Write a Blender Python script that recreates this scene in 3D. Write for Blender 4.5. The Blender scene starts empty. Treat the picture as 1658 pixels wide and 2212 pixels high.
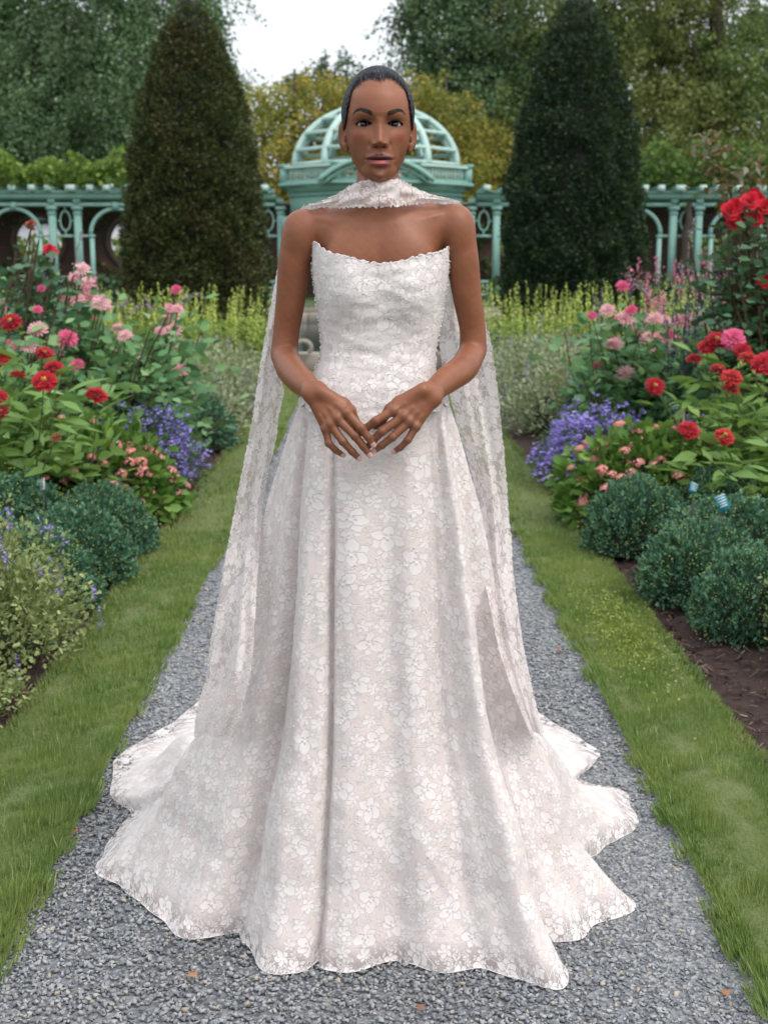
import bpy, bmesh, math, random
import numpy as np
from mathutils import Vector, Matrix, Euler, Quaternion

S = bpy.context.scene
C = S.collection
rng = np.random.default_rng(7)
random.seed(7)
PI = math.pi

# ---------------------------------------------------------------- camera
CAM_H, PITCH, YAW, FPX = 1.38, math.radians(10.9), math.radians(0.49), 2807.0
cam_d = bpy.data.cameras.new('camera')
cam = bpy.data.objects.new('camera', cam_d); C.objects.link(cam)
cam.location = (0, 0, CAM_H)
cam.rotation_euler = (PI / 2 - PITCH, 0, -YAW)
cam_d.sensor_fit = 'VERTICAL'; cam_d.sensor_height = 36.0
cam_d.lens = FPX / 2212 * 36
cam_d.clip_start = 0.05; cam_d.clip_end = 2000
cam_d.dof.use_dof = True; cam_d.dof.focus_distance = 2.47; cam_d.dof.aperture_fstop = 7.0
S.camera = cam

# ---------------------------------------------------------------- sky, cloud light, exposure
SUN_EL, SUN_AZ = math.radians(52), math.radians(128)      # high and soft, from behind the photographer's right shoulder
W = bpy.data.worlds.new('World'); S.world = W; W.use_nodes = True
nt = W.node_tree; nt.nodes.clear()
sky = nt.nodes.new('ShaderNodeTexSky'); sky.sky_type = 'NISHITA'; sky.sun_disc = False
sky.sun_elevation = SUN_EL; sky.sun_rotation = SUN_AZ; sky.air_density = 1.0; sky.dust_density = 4.0
b1 = nt.nodes.new('ShaderNodeBackground'); b1.inputs[1].default_value = 0.05
nt.links.new(sky.outputs[0], b1.inputs[0])
tc = nt.nodes.new('ShaderNodeTexCoord'); sx = nt.nodes.new('ShaderNodeSeparateXYZ')
nt.links.new(tc.outputs['Generated'], sx.inputs[0])
mr = nt.nodes.new('ShaderNodeMapRange'); mr.inputs[1].default_value = 0.0; mr.inputs[2].default_value = 1.0
nt.links.new(sx.outputs['Z'], mr.inputs[0])
nz = nt.nodes.new('ShaderNodeTexNoise'); nz.inputs['Scale'].default_value = 1.6; nz.inputs['Detail'].default_value = 4
nt.links.new(tc.outputs['Generated'], nz.inputs['Vector'])
cr = nt.nodes.new('ShaderNodeMix'); cr.data_type = 'RGBA'
cr.inputs[6].default_value = (0.735, 0.75, 0.775, 1); cr.inputs[7].default_value = (1.24, 1.25, 1.27, 1)   # cloud deck: brighter overhead
nt.links.new(mr.outputs[0], cr.inputs[0])
mu = nt.nodes.new('ShaderNodeMix'); mu.data_type = 'RGBA'; mu.blend_type = 'MULTIPLY'; mu.inputs[0].default_value = 0.14
nt.links.new(cr.outputs[2], mu.inputs[6]); nt.links.new(nz.outputs['Fac'], mu.inputs[7])
b2 = nt.nodes.new('ShaderNodeBackground'); nt.links.new(mu.outputs[2], b2.inputs[0]); b2.inputs[1].default_value = 1.0
ad = nt.nodes.new('ShaderNodeAddShader'); nt.links.new(b1.outputs[0], ad.inputs[0]); nt.links.new(b2.outputs[0], ad.inputs[1])
wo = nt.nodes.new('ShaderNodeOutputWorld'); nt.links.new(ad.outputs[0], wo.inputs[0])
sun_d = bpy.data.lights.new('sun', 'SUN'); sun_d.energy = 1.2; sun_d.angle = math.radians(24); sun_d.color = (1, 0.965, 0.92)
sun = bpy.data.objects.new('sun', sun_d); C.objects.link(sun)
sdir = Vector((math.sin(SUN_AZ) * math.cos(SUN_EL), math.cos(SUN_AZ) * math.cos(SUN_EL), math.sin(SUN_EL)))
sun.rotation_euler = sdir.to_track_quat('Z', 'Y').to_euler()
S.view_settings.view_transform = 'Standard'; S.view_settings.look = 'None'
S.view_settings.exposure = 0.3; S.view_settings.gamma = 1.0; S.view_settings.use_curve_mapping = False
S.cycles.max_bounces = 8; S.cycles.transparent_max_bounces = 24; S.cycles.diffuse_bounces = 4
S.cycles.use_denoising = True; S.cycles.use_adaptive_sampling = True

# ---------------------------------------------------------------- survey of the place: image measurements to metres
RM = np.array(Euler((PI / 2 - PITCH, 0, -YAW)).to_matrix())
def ray(px, py):
    return RM @ np.array([(px - 829) / FPX, -(py - 1106) / FPX, -1.0])
def at(px, py, Y):
    d = ray(px, py); return np.array([0, 0, CAM_H]) + d * (Y / d[1])
def gnd(px, py, z=0.0):
    d = ray(px, py); return np.array([0, 0, CAM_H]) + d * ((z - CAM_H) / d[2])

# ---------------------------------------------------------------- object helpers
def tag(o, label=None, cat=None, group=None, kind=None):
    if label: o['label'] = label
    if cat: o['category'] = cat
    if group: o['group'] = group
    if kind: o['kind'] = kind
    return o
def empty(name, loc=(0, 0, 0), rz=0.0):
    o = bpy.data.objects.new(name, None); C.objects.link(o); o.location = loc; o.rotation_euler = (0, 0, rz)
    o.empty_display_size = 0.1
    return o
def mesh_np(name, V, F, smooth=True):
    """V (n,3); F (m,k) array or list of such arrays with differing k"""
    me = bpy.data.meshes.new(name)
    Fs = F if isinstance(F, list) else [F]
    Fs = [np.asarray(f, dtype=np.int32) for f in Fs if len(f)]
    V = np.asarray(V, dtype=np.float32)
    me.vertices.add(len(V)); me.vertices.foreach_set('co', V.ravel())
    nl = sum(f.size for f in Fs); npoly = sum(len(f) for f in Fs)
    me.loops.add(nl); me.loops.foreach_set('vertex_index', np.concatenate([f.ravel() for f in Fs]))
    me.polygons.add(npoly)
    tot = np.concatenate([np.full(len(f), f.shape[1], dtype=np.int32) for f in Fs])
    st = np.concatenate([[0], np.cumsum(tot)[:-1]]).astype(np.int32)
    me.polygons.foreach_set('loop_start', st)
    me.update(calc_edges=True)
    if smooth: me.polygons.foreach_set('use_smooth', np.ones(npoly, dtype=bool))
    return me
def link(name, me, mat=None, parent=None, loc=None):
    o = bpy.data.objects.new(name, me); C.objects.link(o)
    if mat is not None and not me.materials:
        for m in (mat if isinstance(mat, (list, tuple)) else [mat]): me.materials.append(m)
    if parent is not None: o.parent = parent
    if loc is not None: o.location = loc
    return o
def obj(name, V, F, mat=None, parent=None, smooth=True, loc=None):
    return link(name, mesh_np(name, V, F, smooth), mat, parent, loc)
def copy_tree(o, parent=None):
    c = o.copy(); C.objects.link(c)
    if parent is not None: c.parent = parent
    for ch in list(o.children): copy_tree(ch, c)
    return c
def vcol(me, name, cols):
    a = me.attributes.new(name, 'FLOAT_COLOR', 'POINT')
    cols = np.asarray(cols, dtype=np.float32)
    if cols.shape[1] == 3: cols = np.hstack([cols, np.ones((len(cols), 1), np.float32)])
    a.data.foreach_set('color', cols.ravel())
def uvset(me, uv_vert):
    l = me.uv_layers.new(name='uv')
    vi = np.empty(len(me.loops), dtype=np.int32); me.loops.foreach_get('vertex_index', vi)
    l.data.foreach_set('uv', np.asarray(uv_vert, dtype=np.float32)[vi].ravel())

def rot_from_dir(d, roll):
    """(n,3) directions -> (n,3,3) frames whose Y axis runs along d, rolled about it"""
    d = d / np.maximum(np.linalg.norm(d, axis=1, keepdims=True), 1e-9)
    up = np.tile([0, 0, 1.0], (len(d), 1)); up[np.abs(d[:, 2]) > 0.98] = [1, 0, 0]
    x = np.cross(d, up); x /= np.linalg.norm(x, axis=1, keepdims=True)
    z = np.cross(x, d)
    c, s = np.cos(roll)[:, None], np.sin(roll)[:, None]
    X = x * c + z * s; Z = -x * s + z * c
    return np.stack([X, d, Z], axis=2)
def scatter(tv, tf, pos, R, sc):
    """many copies of a template in one mesh: tv (k,3), tf list of face arrays, pos (n,3), R (n,3,3), sc (n,) or (n,3)"""
    tv = np.asarray(tv, float); n, k = len(pos), len(tv)
    sc = np.asarray(sc, float)
    if sc.ndim == 1: sc = np.repeat(sc[:, None], 3, axis=1)
    V = np.einsum('nij,nkj->nki', R, tv[None] * sc[:, None, :]) + np.asarray(pos)[:, None, :]
    Fs = []
    for f in (tf if isinstance(tf, list) else [tf]):
        f = np.asarray(f, dtype=np.int64)
        Fs.append((f[None] + (np.arange(n) * k)[:, None, None]).reshape(-1, f.shape[1]))
    return V.reshape(-1, 3), Fs
def merge(parts):
    """[(V, F or [F])] -> V, [F...]"""
    Vs, Fs, off = [], {}, 0
    for V, F in parts:
        V = np.asarray(V, float)
        for f in (F if isinstance(F, list) else [F]):
            f = np.asarray(f, dtype=np.int64)
            if f.size: Fs.setdefault(f.shape[1], []).append(f + off)
        Vs.append(V); off += len(V)
    return np.vstack(Vs), [np.vstack(v) for v in Fs.values()]
def box(c, s, R=None):
    c = np.asarray(c, float); s = np.asarray(s, float) / 2
    v = np.array([[x, y, z] for x in (-1, 1) for y in (-1, 1) for z in (-1, 1)], float) * s
    if R is not None: v = v @ np.asarray(R).T
    f = np.array([[0, 1, 3, 2], [4, 6, 7, 5], [0, 4, 5, 1], [2, 3, 7, 6], [0, 2, 6, 4], [1, 5, 7, 3]])
    return v + c, f
def bar(a, b, w, h, up=(0, 0, 1)):
    """square bar from a to b, w across, h along up"""
    a, b = np.asarray(a, float), np.asarray(b, float); d = b - a; L = np.linalg.norm(d); d = d / L
    up = np.asarray(up, float)
    x = np.cross(d, up); x /= np.linalg.norm(x); z = np.cross(x, d)
    R = np.stack([x, d, z], axis=1)
    return box((a + b) / 2, (w, L, h), R)
def tube(pts, rad, n=8, cap=True):
    pts = np.asarray(pts, float); m = len(pts); rad = np.broadcast_to(rad, (m,))
    T = np.gradient(pts, axis=0); T /= np.maximum(np.linalg.norm(T, axis=1, keepdims=True), 1e-9)
    ref = np.array([0.31, 0.17, 0.93]) if abs(T[0] @ np.array([0.31, 0.17, 0.93])) < 0.9 else np.array([1.0, 0.1, 0])
    X = np.cross(T, ref); X /= np.linalg.norm(X, axis=1, keepdims=True); Y = np.cross(T, X)
    a = np.arange(n) * 2 * PI / n
    V = pts[:, None] + rad[:, None, None] * (np.cos(a)[None, :, None] * X[:, None] + np.sin(a)[None, :, None] * Y[:, None])
    i = np.arange(m - 1)[:, None] * n; j = np.arange(n)[None]; j2 = (j + 1) % n
    F = np.stack([i + j, i + n + j, i + n + j2, i + j2], axis=2).reshape(-1, 4)
    V = V.reshape(-1, 3)
    if cap:
        V = np.vstack([V, pts[0], pts[-1]])
        k = np.arange(n); k2 = (k + 1) % n
        T0 = np.stack([np.full(n, m * n), k, k2], 1); T1 = np.stack([np.full(n, m * n + 1), (m - 1) * n + k2, (m - 1) * n + k], 1)
        return V, [F, np.vstack([T0, T1])]
    return V, [F]
def lathe(prof, n=16, c=(0, 0, 0)):
    """prof [(r, z)...] revolved"""
    prof = np.asarray(prof, float); m = len(prof); a = np.arange(n) * 2 * PI / n
    V = np.stack([prof[:, None, 0] * np.cos(a), prof[:, None, 0] * np.sin(a), np.repeat(prof[:, 1:2], n, 1)], 2).reshape(-1, 3) + np.asarray(c)
    i = np.arange(m - 1)[:, None] * n; j = np.arange(n)[None]; j2 = (j + 1) % n
    return V, [np.stack([i + j, i + j2, i + n + j2, i + n + j], axis=2).reshape(-1, 4)]
def noise3(p, seed=0, octaves=3):
    """cheap smooth value noise on (n,3) points, about -1..1"""
    r = np.random.default_rng(seed); out = np.zeros(len(p)); amp = 1.0
    for o in range(octaves):
        for k in range(4):
            d = r.normal(size=3); d /= np.linalg.norm(d)
            out += amp * 0.4 * np.sin((p @ d) * 2 * PI * (2 ** o) * r.uniform(0.7, 1.4) + r.uniform(0, 6.28) + 1.7 * np.sin((p @ np.roll(d, 1)) * 4 * (2 ** o)))
        amp *= 0.5
    return out

# ---------------------------------------------------------------- materials
def new_mat(name):
    m = bpy.data.materials.new(name); m.use_nodes = True; m.node_tree.nodes.clear(); return m
class N:
    """tiny node builder"""
    def __init__(s, m): s.m = m; s.t = m.node_tree
    def n(s, typ, **kw):
        nd = s.t.nodes.new('ShaderNode' + typ)
        ins = kw.pop('ins', {})
        for k, v in kw.items(): setattr(nd, k, v)
        for k, v in ins.items():
            if isinstance(v, bpy.types.NodeSocket): s.t.links.new(v, nd.inputs[k])
            else: nd.inputs[k].default_value = v
        return nd
    def mix(s, f, a, b, blend='MIX'):
        nd = s.t.nodes.new('ShaderNodeMix'); nd.data_type = 'RGBA'; nd.blend_type = blend
        for k, v in ((0, f), (6, a), (7, b)):
            if isinstance(v, bpy.types.NodeSocket): s.t.links.new(v, nd.inputs[k])
            elif k == 0: nd.inputs[0].default_value = v
            else: nd.inputs[k].default_value = (*v[:3], 1)
        return nd.outputs[2]
    def noise(s, scale, detail=3, vec=None, rough=0.5):
        nd = s.n('TexNoise', ins={'Scale': scale, 'Detail': detail, 'Roughness': rough})
        if vec is not None: s.t.links.new(vec, nd.inputs['Vector'])
        return nd.outputs['Fac']
    def ramp(s, f, stops):
        nd = s.t.nodes.new('ShaderNodeValToRGB'); s.t.links.new(f, nd.inputs[0]); e = nd.color_ramp.elements
        while len(e) < len(stops): e.new(0.5)
        for el, (p, c) in zip(e, stops):
            el.position = p; el.color = (*c, 1) if not isinstance(c, (int, float)) else (c, c, c, 1)
        return nd.outputs[0]
    def math(s, op, a, b=0.0, clamp=False):
        nd = s.t.nodes.new('ShaderNodeMath'); nd.operation = op; nd.use_clamp = clamp
        for k, v in ((0, a), (1, b)):
            if isinstance(v, bpy.types.NodeSocket): s.t.links.new(v, nd.inputs[k])
            else: nd.inputs[k].default_value = v
        return nd.outputs[0]
    def obj(s): return s.n('TexCoord').outputs['Object']
    def pos(s): return s.n('NewGeometry').outputs['Position']
    def island(s): return s.n('NewGeometry').outputs['Random Per Island']
    def bump(s, h, strength=0.3, dist=0.01):
        return s.n('Bump', ins={'Height': h, 'Strength': strength, 'Distance': dist}).outputs[0]
    def out(s, sh): o = s.t.nodes.new('ShaderNodeOutputMaterial'); s.t.links.new(sh, o.inputs[0]); return s.m
    def principled(s, color, rough=0.6, normal=None, **ins):
        nd = s.t.nodes.new('ShaderNodeBsdfPrincipled')
        def put(k, v):
            if isinstance(v, bpy.types.NodeSocket): s.t.links.new(v, nd.inputs[k])
            elif k == 'Base Color' or k.endswith('Tint') or k == 'Emission Color': nd.inputs[k].default_value = (*v[:3], 1)
            else: nd.inputs[k].default_value = v
        put('Base Color', color); put('Roughness', rough)
        if normal is not None: put('Normal', normal)
        for k, v in ins.items(): put(k.replace('_', ' '), v)
        return nd.outputs[0]
def simple_mat(name, c, rough=0.6, var=0.15, scale=8.0, bump=0.0, bscale=60.0, spec=0.4):
    b = N(new_mat(name)); f = b.noise(scale, 4, b.obj())
    col = b.mix(f, [x * (1 - var) for x in c], [min(1, x * (1 + var)) for x in c])
    nrm = b.bump(b.noise(bscale, 3, b.obj()), bump, 0.004) if bump else None
    return b.out(b.principled(col, rough, nrm, Specular_IOR_Level=spec))
def leaf_mat(name, cols, trans=0.3, rough=0.5, patch=None, patch_scale=2.0, spec=0.3):
    """foliage: each leaf its own shade out of cols, some light shining through"""
    b = N(new_mat(name)); isl = b.island()
    n = len(cols)
    col = b.ramp(isl, [((i + 0.0) / max(1, n - 1), c) for i, c in enumerate(cols)])
    if patch is not None:
        f = b.ramp(b.noise(patch_scale, 2, b.pos()), [(0.45, 0.0), (0.62, 1.0)])
        col = b.mix(b.math('MULTIPLY', f, 0.75), col, patch)
    p = b.principled(col, rough, None, Specular_IOR_Level=spec)
    t = b.n('BsdfTranslucent'); b.t.links.new(b.mix(0.3, col, (0.25, 0.3, 0.02)), t.inputs[0])
    mx = b.n('MixShader', ins={0: trans}); b.t.links.new(p, mx.inputs[1]); b.t.links.new(t.outputs[0], mx.inputs[2])
    return b.out(mx.outputs[0])
# ================================================================ the setting: ground, beds, grass, gravel, pool
GW, BW = 0.745, 1.075          # half widths of the gravel and of the grass beside it
def sheet_mesh(x0, x1, y0, y1, nx, ny, zf, jag=None):
    X, Y = np.meshgrid(np.linspace(x0, x1, nx), np.linspace(y0, y1, ny))
    if jag is not None: X = jag(X, Y)
    V = np.stack([X, Y, zf(X, Y)], 2).reshape(-1, 3)
    i = np.arange(ny - 1)[:, None] * nx; j = np.arange(nx - 1)[None]
    return V, np.stack([i + j, i + j + 1, i + nx + j + 1, i + nx + j], 2).reshape(-1, 4)
b = N(new_mat('earth_and_lawn')); f = b.noise(.8, 5, b.pos()); M_LAWN = b.out(b.principled(b.mix(f, (.035, .06, .018), (.06, .095, .028)), .9, b.bump(b.noise(40, 3, b.pos()), .6, .03)))
V, F = sheet_mesh(-120, 120, -20, 260, 3, 3, lambda X, Y: -.03 + 0 * X)
tag(obj('ground', V, F, M_LAWN), kind='structure')
b = N(new_mat('gravel_bed')); v = b.n('TexVoronoi', ins={'Scale': 95.0, 'Randomness': 1.0}); b.t.links.new(b.pos(), v.inputs['Vector'])
hs_ = b.n('SeparateColor', ins={0: v.outputs['Color']})
cg = b.ramp(hs_.outputs[0], [(0, (.11, .122, .138)), (.5, (.20, .215, .235)), (.85, (.30, .315, .33)), (1, (.42, .40, .37))])
cg = b.mix(b.math('MULTIPLY', b.noise(3, 3, b.pos()), .5), cg, (.19, .20, .21))
M_GRAV = b.out(b.principled(cg, .8, b.bump(v.outputs['Distance'], .9, .012)))
V, F = sheet_mesh(-GW - .01, GW + .01, -3, 16.4, 40, 500, lambda X, Y: .004 * np.sin(X * 3.1 + Y) * np.sin(Y * 1.7))
tag(obj('gravel_path', V, F, M_GRAV), kind='structure')

# stones: angular chips of blue-grey traprock, lying flat, a few warm ones
def stone_template(seed, flat=.5):
    r = np.random.default_rng(seed); bm = bmesh.new()
    P = r.normal(size=(9, 3)); P /= np.linalg.norm(P, axis=1, keepdims=True); P *= np.array([1, .78, flat]) * r.uniform(.8, 1.1, (9, 1))
    for p in P: bm.verts.new(p)
    bmesh.ops.convex_hull(bm, input=bm.verts); bm.verts.ensure_lookup_table()
    vs = [v for v in bm.verts if v.link_faces]; ix = {v: i for i, v in enumerate(vs)}
    fs = np.array([[ix[v] for v in f.verts] for f in bm.faces]); V = np.array([v.co[:] for v in vs]); bm.free(); return V, fs
def rand_rot(n, tilt=.35):
    a = rng.uniform(0, 2 * PI, n); t1 = rng.normal(0, tilt, n); t2 = rng.normal(0, tilt, n)
    ca, sa = np.cos(a), np.sin(a); Rz = np.zeros((n, 3, 3)); Rz[:, 0, 0] = ca; Rz[:, 0, 1] = -sa; Rz[:, 1, 0] = sa; Rz[:, 1, 1] = ca; Rz[:, 2, 2] = 1
    Rx = np.zeros((n, 3, 3)); Rx[:, 0, 0] = 1; Rx[:, 1, 1] = np.cos(t1); Rx[:, 1, 2] = -np.sin(t1); Rx[:, 2, 1] = np.sin(t1); Rx[:, 2, 2] = np.cos(t1)
    Ry = np.zeros((n, 3, 3)); Ry[:, 1, 1] = 1; Ry[:, 0, 0] = np.cos(t2); Ry[:, 0, 2] = np.sin(t2); Ry[:, 2, 0] = -np.sin(t2); Ry[:, 2, 2] = np.cos(t2)
    return Rz @ Rx @ Ry
b = N(new_mat('traprock')); isl = b.island()
cg = b.ramp(isl, [(0, (.09, .099, .110)), (.3, (.17, .184, .198)), (.6, (.27, .288, .303)), (.88, (.40, .415, .425)), (.95, (.45, .45, .44)), (.975, (.42, .33, .22)), (1.0, (.48, .42, .33))])
cg = b.mix(b.ramp(b.noise(1.7, 4, b.pos()), [(.35, 0.0), (.7, .35)]), cg, (.17, .165, .155))
cg = b.mix(.22, cg, b.ramp(b.noise(160, 3, b.pos()), [(.3, (.13, .14, .155)), (.7, (.38, .395, .41))]))
M_STONE = b.out(b.principled(cg, .72, b.bump(b.noise(500, 3, b.pos()), .3, .001), Specular_IOR_Level=.4))
parts = []
def stones(y0, y1, n, smin, smax, tpl_n=5, xw=GW + .015):
    for k in range(tpl_n):
        tv, tf = stone_template(100 + k, rng.uniform(.38, .6)); m = n // tpl_n
        x = rng.uniform(-xw, xw, m); y = rng.uniform(y0, y1, m); s = smin + (smax - smin) * rng.random(m) ** 2.2
        parts.append(scatter(tv, tf, np.stack([x, y, s * .18 + rng.uniform(0, .004, m)], 1), rand_rot(m, .38), s))
stones(1.9, 3.3, 27000, .0046, .0105, 8)
stones(3.3, 5.2, 16000, .0058, .0115)
stones(5.2, 9, 11000, .0070, .011, 3)
stones(9, 16.4, 9000, .0095, .015, 3)
V, F = merge(parts); tag(obj('gravel', V, F, M_STONE, smooth=False), 'loose blue-grey crushed stone lying on the path', None, kind='stuff')
print('gravel', len(V))

# grass strips: turf body with crumbly edges, then blades
def jagx(X, Y): return X + (.014 * np.sin(Y * 7 + np.sign(X)) + .012 * np.sin(Y * 2.9 + 2 * np.sign(X))) * (np.abs(np.abs(X) - (GW + BW) / 2) > .14) + .008 * np.sin(Y * 23 + X)
M_TURF = N(new_mat('turf_soil')); b = M_TURF; M_TURF = b.out(b.principled(b.mix(b.noise(30, 4, b.pos()), (.09, .115, .035), (.14, .18, .06)), .95, b.bump(b.noise(80, 3, b.pos()), .8, .02)))
for s in (-1, 1):
    x0, x1 = sorted((s * GW, s * BW))
    def zf(X, Y):
        e = np.minimum(X - x0, x1 - X); return -.01 + .034 * np.clip(e / .03 + .2, 0, 1) + .006 * np.sin(Y * 3.1 + s) * np.sin(X * 19)
    V, F = sheet_mesh(x0, x1, 1.2, 16.5, 26, 700, zf, jagx); tag(obj('grass_verge', V, F, M_TURF), kind='structure')
b = N(new_mat('grass_blade')); isl = b.island(); pp = b.pos()
c1 = b.ramp(isl, [(0, (.10, .165, .045)), (.4, (.165, .25, .07)), (.75, (.235, .325, .10)), (.92, (.34, .40, .16)), (1, (.50, .47, .26))])
c1 = b.mix(b.ramp(b.noise(2.6, 3, pp), [(.42, 0.0), (.66, .7)]), c1, (.36, .40, .13))
p = b.principled(c1, .5, None, Specular_IOR_Level=.35); t = b.n('BsdfTranslucent', ins={0: (.12, .26, .03, 1)})
mx = b.n('MixShader', ins={0: .3}); b.t.links.new(p, mx.inputs[1]); b.t.links.new(t.outputs[0], mx.inputs[2]); M_BLADE = b.out(mx.outputs[0])
blade_v = np.array([[-.5, 0, 0], [.5, 0, 0], [-.38, .10, .5], [.38, .10, .5], [0, .38, 1.0]]); blade_f = [np.array([[0, 1, 3, 2]]), np.array([[2, 3, 4]])]
def blades(n, x0, x1, y0, y1, h0, h1, w, lean=.5, z=.016):
    x = rng.uniform(x0, x1, n); y = rng.uniform(y0, y1, n)
    cl = noise3(np.stack([x * 6, y * 6, 0 * x], 1), 9, 2); h = (h0 + (h1 - h0) * rng.random(n)) * (1 + .35 * np.clip(cl, -1, 1.2))
    out = np.clip((np.minimum(np.abs(x) - GW, BW - np.abs(x)) * -1 + .05) / .06, 0, 1) * np.sign(np.abs(x) - (GW + BW) / 2) * np.sign(x)
    a = rng.uniform(0, 2 * PI, n); l = rng.uniform(.1, lean, n)
    up = np.stack([np.cos(a) * l + out * .45, np.sin(a) * l, np.ones(n)], 1); up /= np.linalg.norm(up, axis=1, keepdims=True)
    sx_ = np.stack([np.cos(a + 1.57), np.sin(a + 1.57), 0 * a], 1); yv = np.cross(up, sx_); yv /= np.linalg.norm(yv, axis=1, keepdims=True)
    R = np.stack([np.cross(yv, up), yv, up], 2)
    return scatter(blade_v, blade_f, np.stack([x, y, np.full(n, z)], 1), R, np.stack([np.full(n, w) * rng.uniform(.7, 1.3, n), h * rng.uniform(.4, 1.4, n), h], 1))
for s in (-1, 1):
    x0, x1 = sorted((s * (GW - .012), s * (BW + .015)))
    ps = [blades(52000, x0, x1, 2.2, 4.0, .014, .028, .0019, .9), blades(30000, x0, x1, 4.0, 6.5, .014, .030, .0032, .9), blades(17000, x0, x1, 6.5, 16.4, .014, .030, .006, .9),
          blades(2600, x0, x1, 2.2, 6, .028, .050, .0026, 1.3)]
    xe = s * (GW - .004); m_ = 330; yc = 2.2 + rng.random(m_) ** 1.3 * 9      # tufts leaning out over the gravel
    for q in range(0, m_, 6): ps.append(blades(90, xe - .035, xe + .03, yc[q] - .05, yc[q] + .05, .016, .034, .0026 + .0004 * yc[q], 1.1, .010))
    V, F = merge(ps); tag(obj('grass', V, F, M_BLADE), 'short mown grass between gravel and flower bed', None, kind='stuff')

# flower beds: dark shredded bark over soil
b = N(new_mat('bark_mulch')); n1 = b.noise(55, 5, b.pos(), .7); n2 = b.noise(7, 3, b.pos())
M_MULCH = b.out(b.principled(b.mix(n2, b.mix(n1, (.022, .012, .009), (.075, .04, .03)), (.05, .03, .024)), .9, b.bump(n1, 1.0, .02)))
for s in (-1, 1):
    x0, x1 = sorted((s * (BW - .02), s * 5.4))
    V, F = sheet_mesh(x0, x1, 1.0, 17.5, 90, 330, lambda X, Y: .005 + .045 * np.clip((np.abs(X) - BW) / .3, 0, 1) + .012 * noise3(np.stack([X.ravel() * 5, Y.ravel() * 5, 0 * X.ravel()], 1), 4, 2).reshape(X.shape) * np.clip((np.abs(X) - BW) / .1, 0, 1))
    tag(obj('flower_bed', V, F, M_MULCH), kind='structure')
chip = np.array([[-1, -.22, 0], [1, -.15, 0], [.9, .2, .02], [-.8, .24, .02], [-.7, 0, .16], [.8, .02, .12]])
chf = np.array([[0, 1, 5], [0, 5, 4], [1, 2, 5], [2, 3, 4], [2, 4, 5], [3, 0, 4]])
b = N(new_mat('bark_chip')); M_CHIP = b.out(b.principled(b.ramp(b.island(), [(0, (.022, .010, .008)), (.5, (.06, .03, .022)), (.85, (.11, .06, .045)), (.985, (.13, .09, .07)), (1, (.25, .22, .2))]), .9))
n = 15000; sd = rng.choice([-1, 1], n); x = sd * (BW - .01 + rng.random(n) ** 1.5 * 1.3); y = 2.3 + rng.random(n) ** 1.4 * 7
zz = .012 + .045 * np.clip((np.abs(x) - BW) / .3, 0, 1)
V, F = scatter(chip, chf, np.stack([x, y, zz + rng.uniform(0, .012, n)], 1), rand_rot(n, .4), rng.uniform(.006, .022, n)); tag(obj('mulch_chips', V, F, M_CHIP, smooth=False), 'dark shredded bark mulch on the beds', None, kind='stuff')

# fallen leaves on the gravel and grass
b = N(new_mat('dry_leaf')); M_DRY = b.out(b.principled(b.ramp(b.n('ObjectInfo').outputs['Random'], [(0, (.30, .12, .05)), (.5, (.45, .22, .10)), (1, (.22, .09, .05))]), .7))
def dry_leaf(i, px, py, s, where):
    r = np.random.default_rng(i); a = np.linspace(0, 2 * PI, 14, endpoint=False); rad = .5 + .12 * np.sin(a * 5 + r.uniform(0, 6)) + .22 * np.cos(a)
    v = np.stack([rad * np.cos(a) * 1.1, rad * np.sin(a) * .8, .14 * np.sin(a * 2 + 1) + .1 * rad], 1); v = np.vstack([v, [0, 0, .02]])
    f = np.array([[14, k, (k + 1) % 14] for k in range(14)]); p = gnd(px, py)
    o = obj('fallen_leaf', v * s, f, M_DRY); o.location = (p[0], p[1], .014); o.rotation_euler = (r.uniform(-.3, .3), r.uniform(-.3, .3), r.uniform(0, 6))
    tag(o, where, 'leaf', 'fallen leaves scattered on path and grass')
for i, l in enumerate([(155, 1809, .024, 'curled orange leaf on the gravel near the left grass edge'), (35, 2012, .020, 'small tan leaf at the lower left corner of the gravel'), (1560, 2160, .020, 'brown leaf on the gravel close to the lower right corner'),
        (420, 2118, .018, 'thin brown leaf scrap on gravel in front of the left hem'), (902, 2190, .018, 'rust red leaf scrap at the very bottom of the gravel'), (1105, 1165, .03, 'tiny pale leaf at the far right gravel edge'),
        (478, 1440, .02, 'pale leaf on the gravel left of the skirt'), (405, 1318, .02, 'orange leaf on the left gravel further back'), (1208, 1412, .035, 'brown leaf lying in the right grass strip'), (355, 1350, .03, 'rusty leaf under the left chrysanthemum mound'), (1256, 1405, .03, 'dry leaf near the bare patch of the right grass')]):
    dry_leaf(i, *l)

# lily pool beyond the path, its stone coping and scrolled edge
M_COPE = simple_mat('weathered_coping', (.25, .225, .19), .85, .3, 3, .5, 20)
b = N(new_mat('pool_water')); M_WATER = b.out(b.principled((.02, .05, .035), .06, b.bump(b.noise(9, 3, b.pos()), .08, .05), Specular_IOR_Level=.8))
V, F = sheet_mesh(-3.0, 3.0, 17.2, 30.0, 2, 2, lambda X, Y: .02 + 0 * X); tag(obj('pool_water', V, F, M_WATER), kind='structure')
cp = empty('pool_coping', (0, 17, 0)); tag(cp, 'low weathered stone coping around the green pool behind the gown', 'pool edge')
def part(name, VF, mat, parent, smooth=False, bevel=0.0):
    V, F = VF; loc = Vector(parent.matrix_world.translation) if False else Vector(parent.location)
    o = obj(name, np.asarray(V) - np.array(loc), F, mat, parent, smooth)
    if parent.parent is not None: pass
    if bevel:
        m = o.modifiers.new('edge', 'BEVEL'); m.width = bevel; m.segments = 1
    return o
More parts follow.
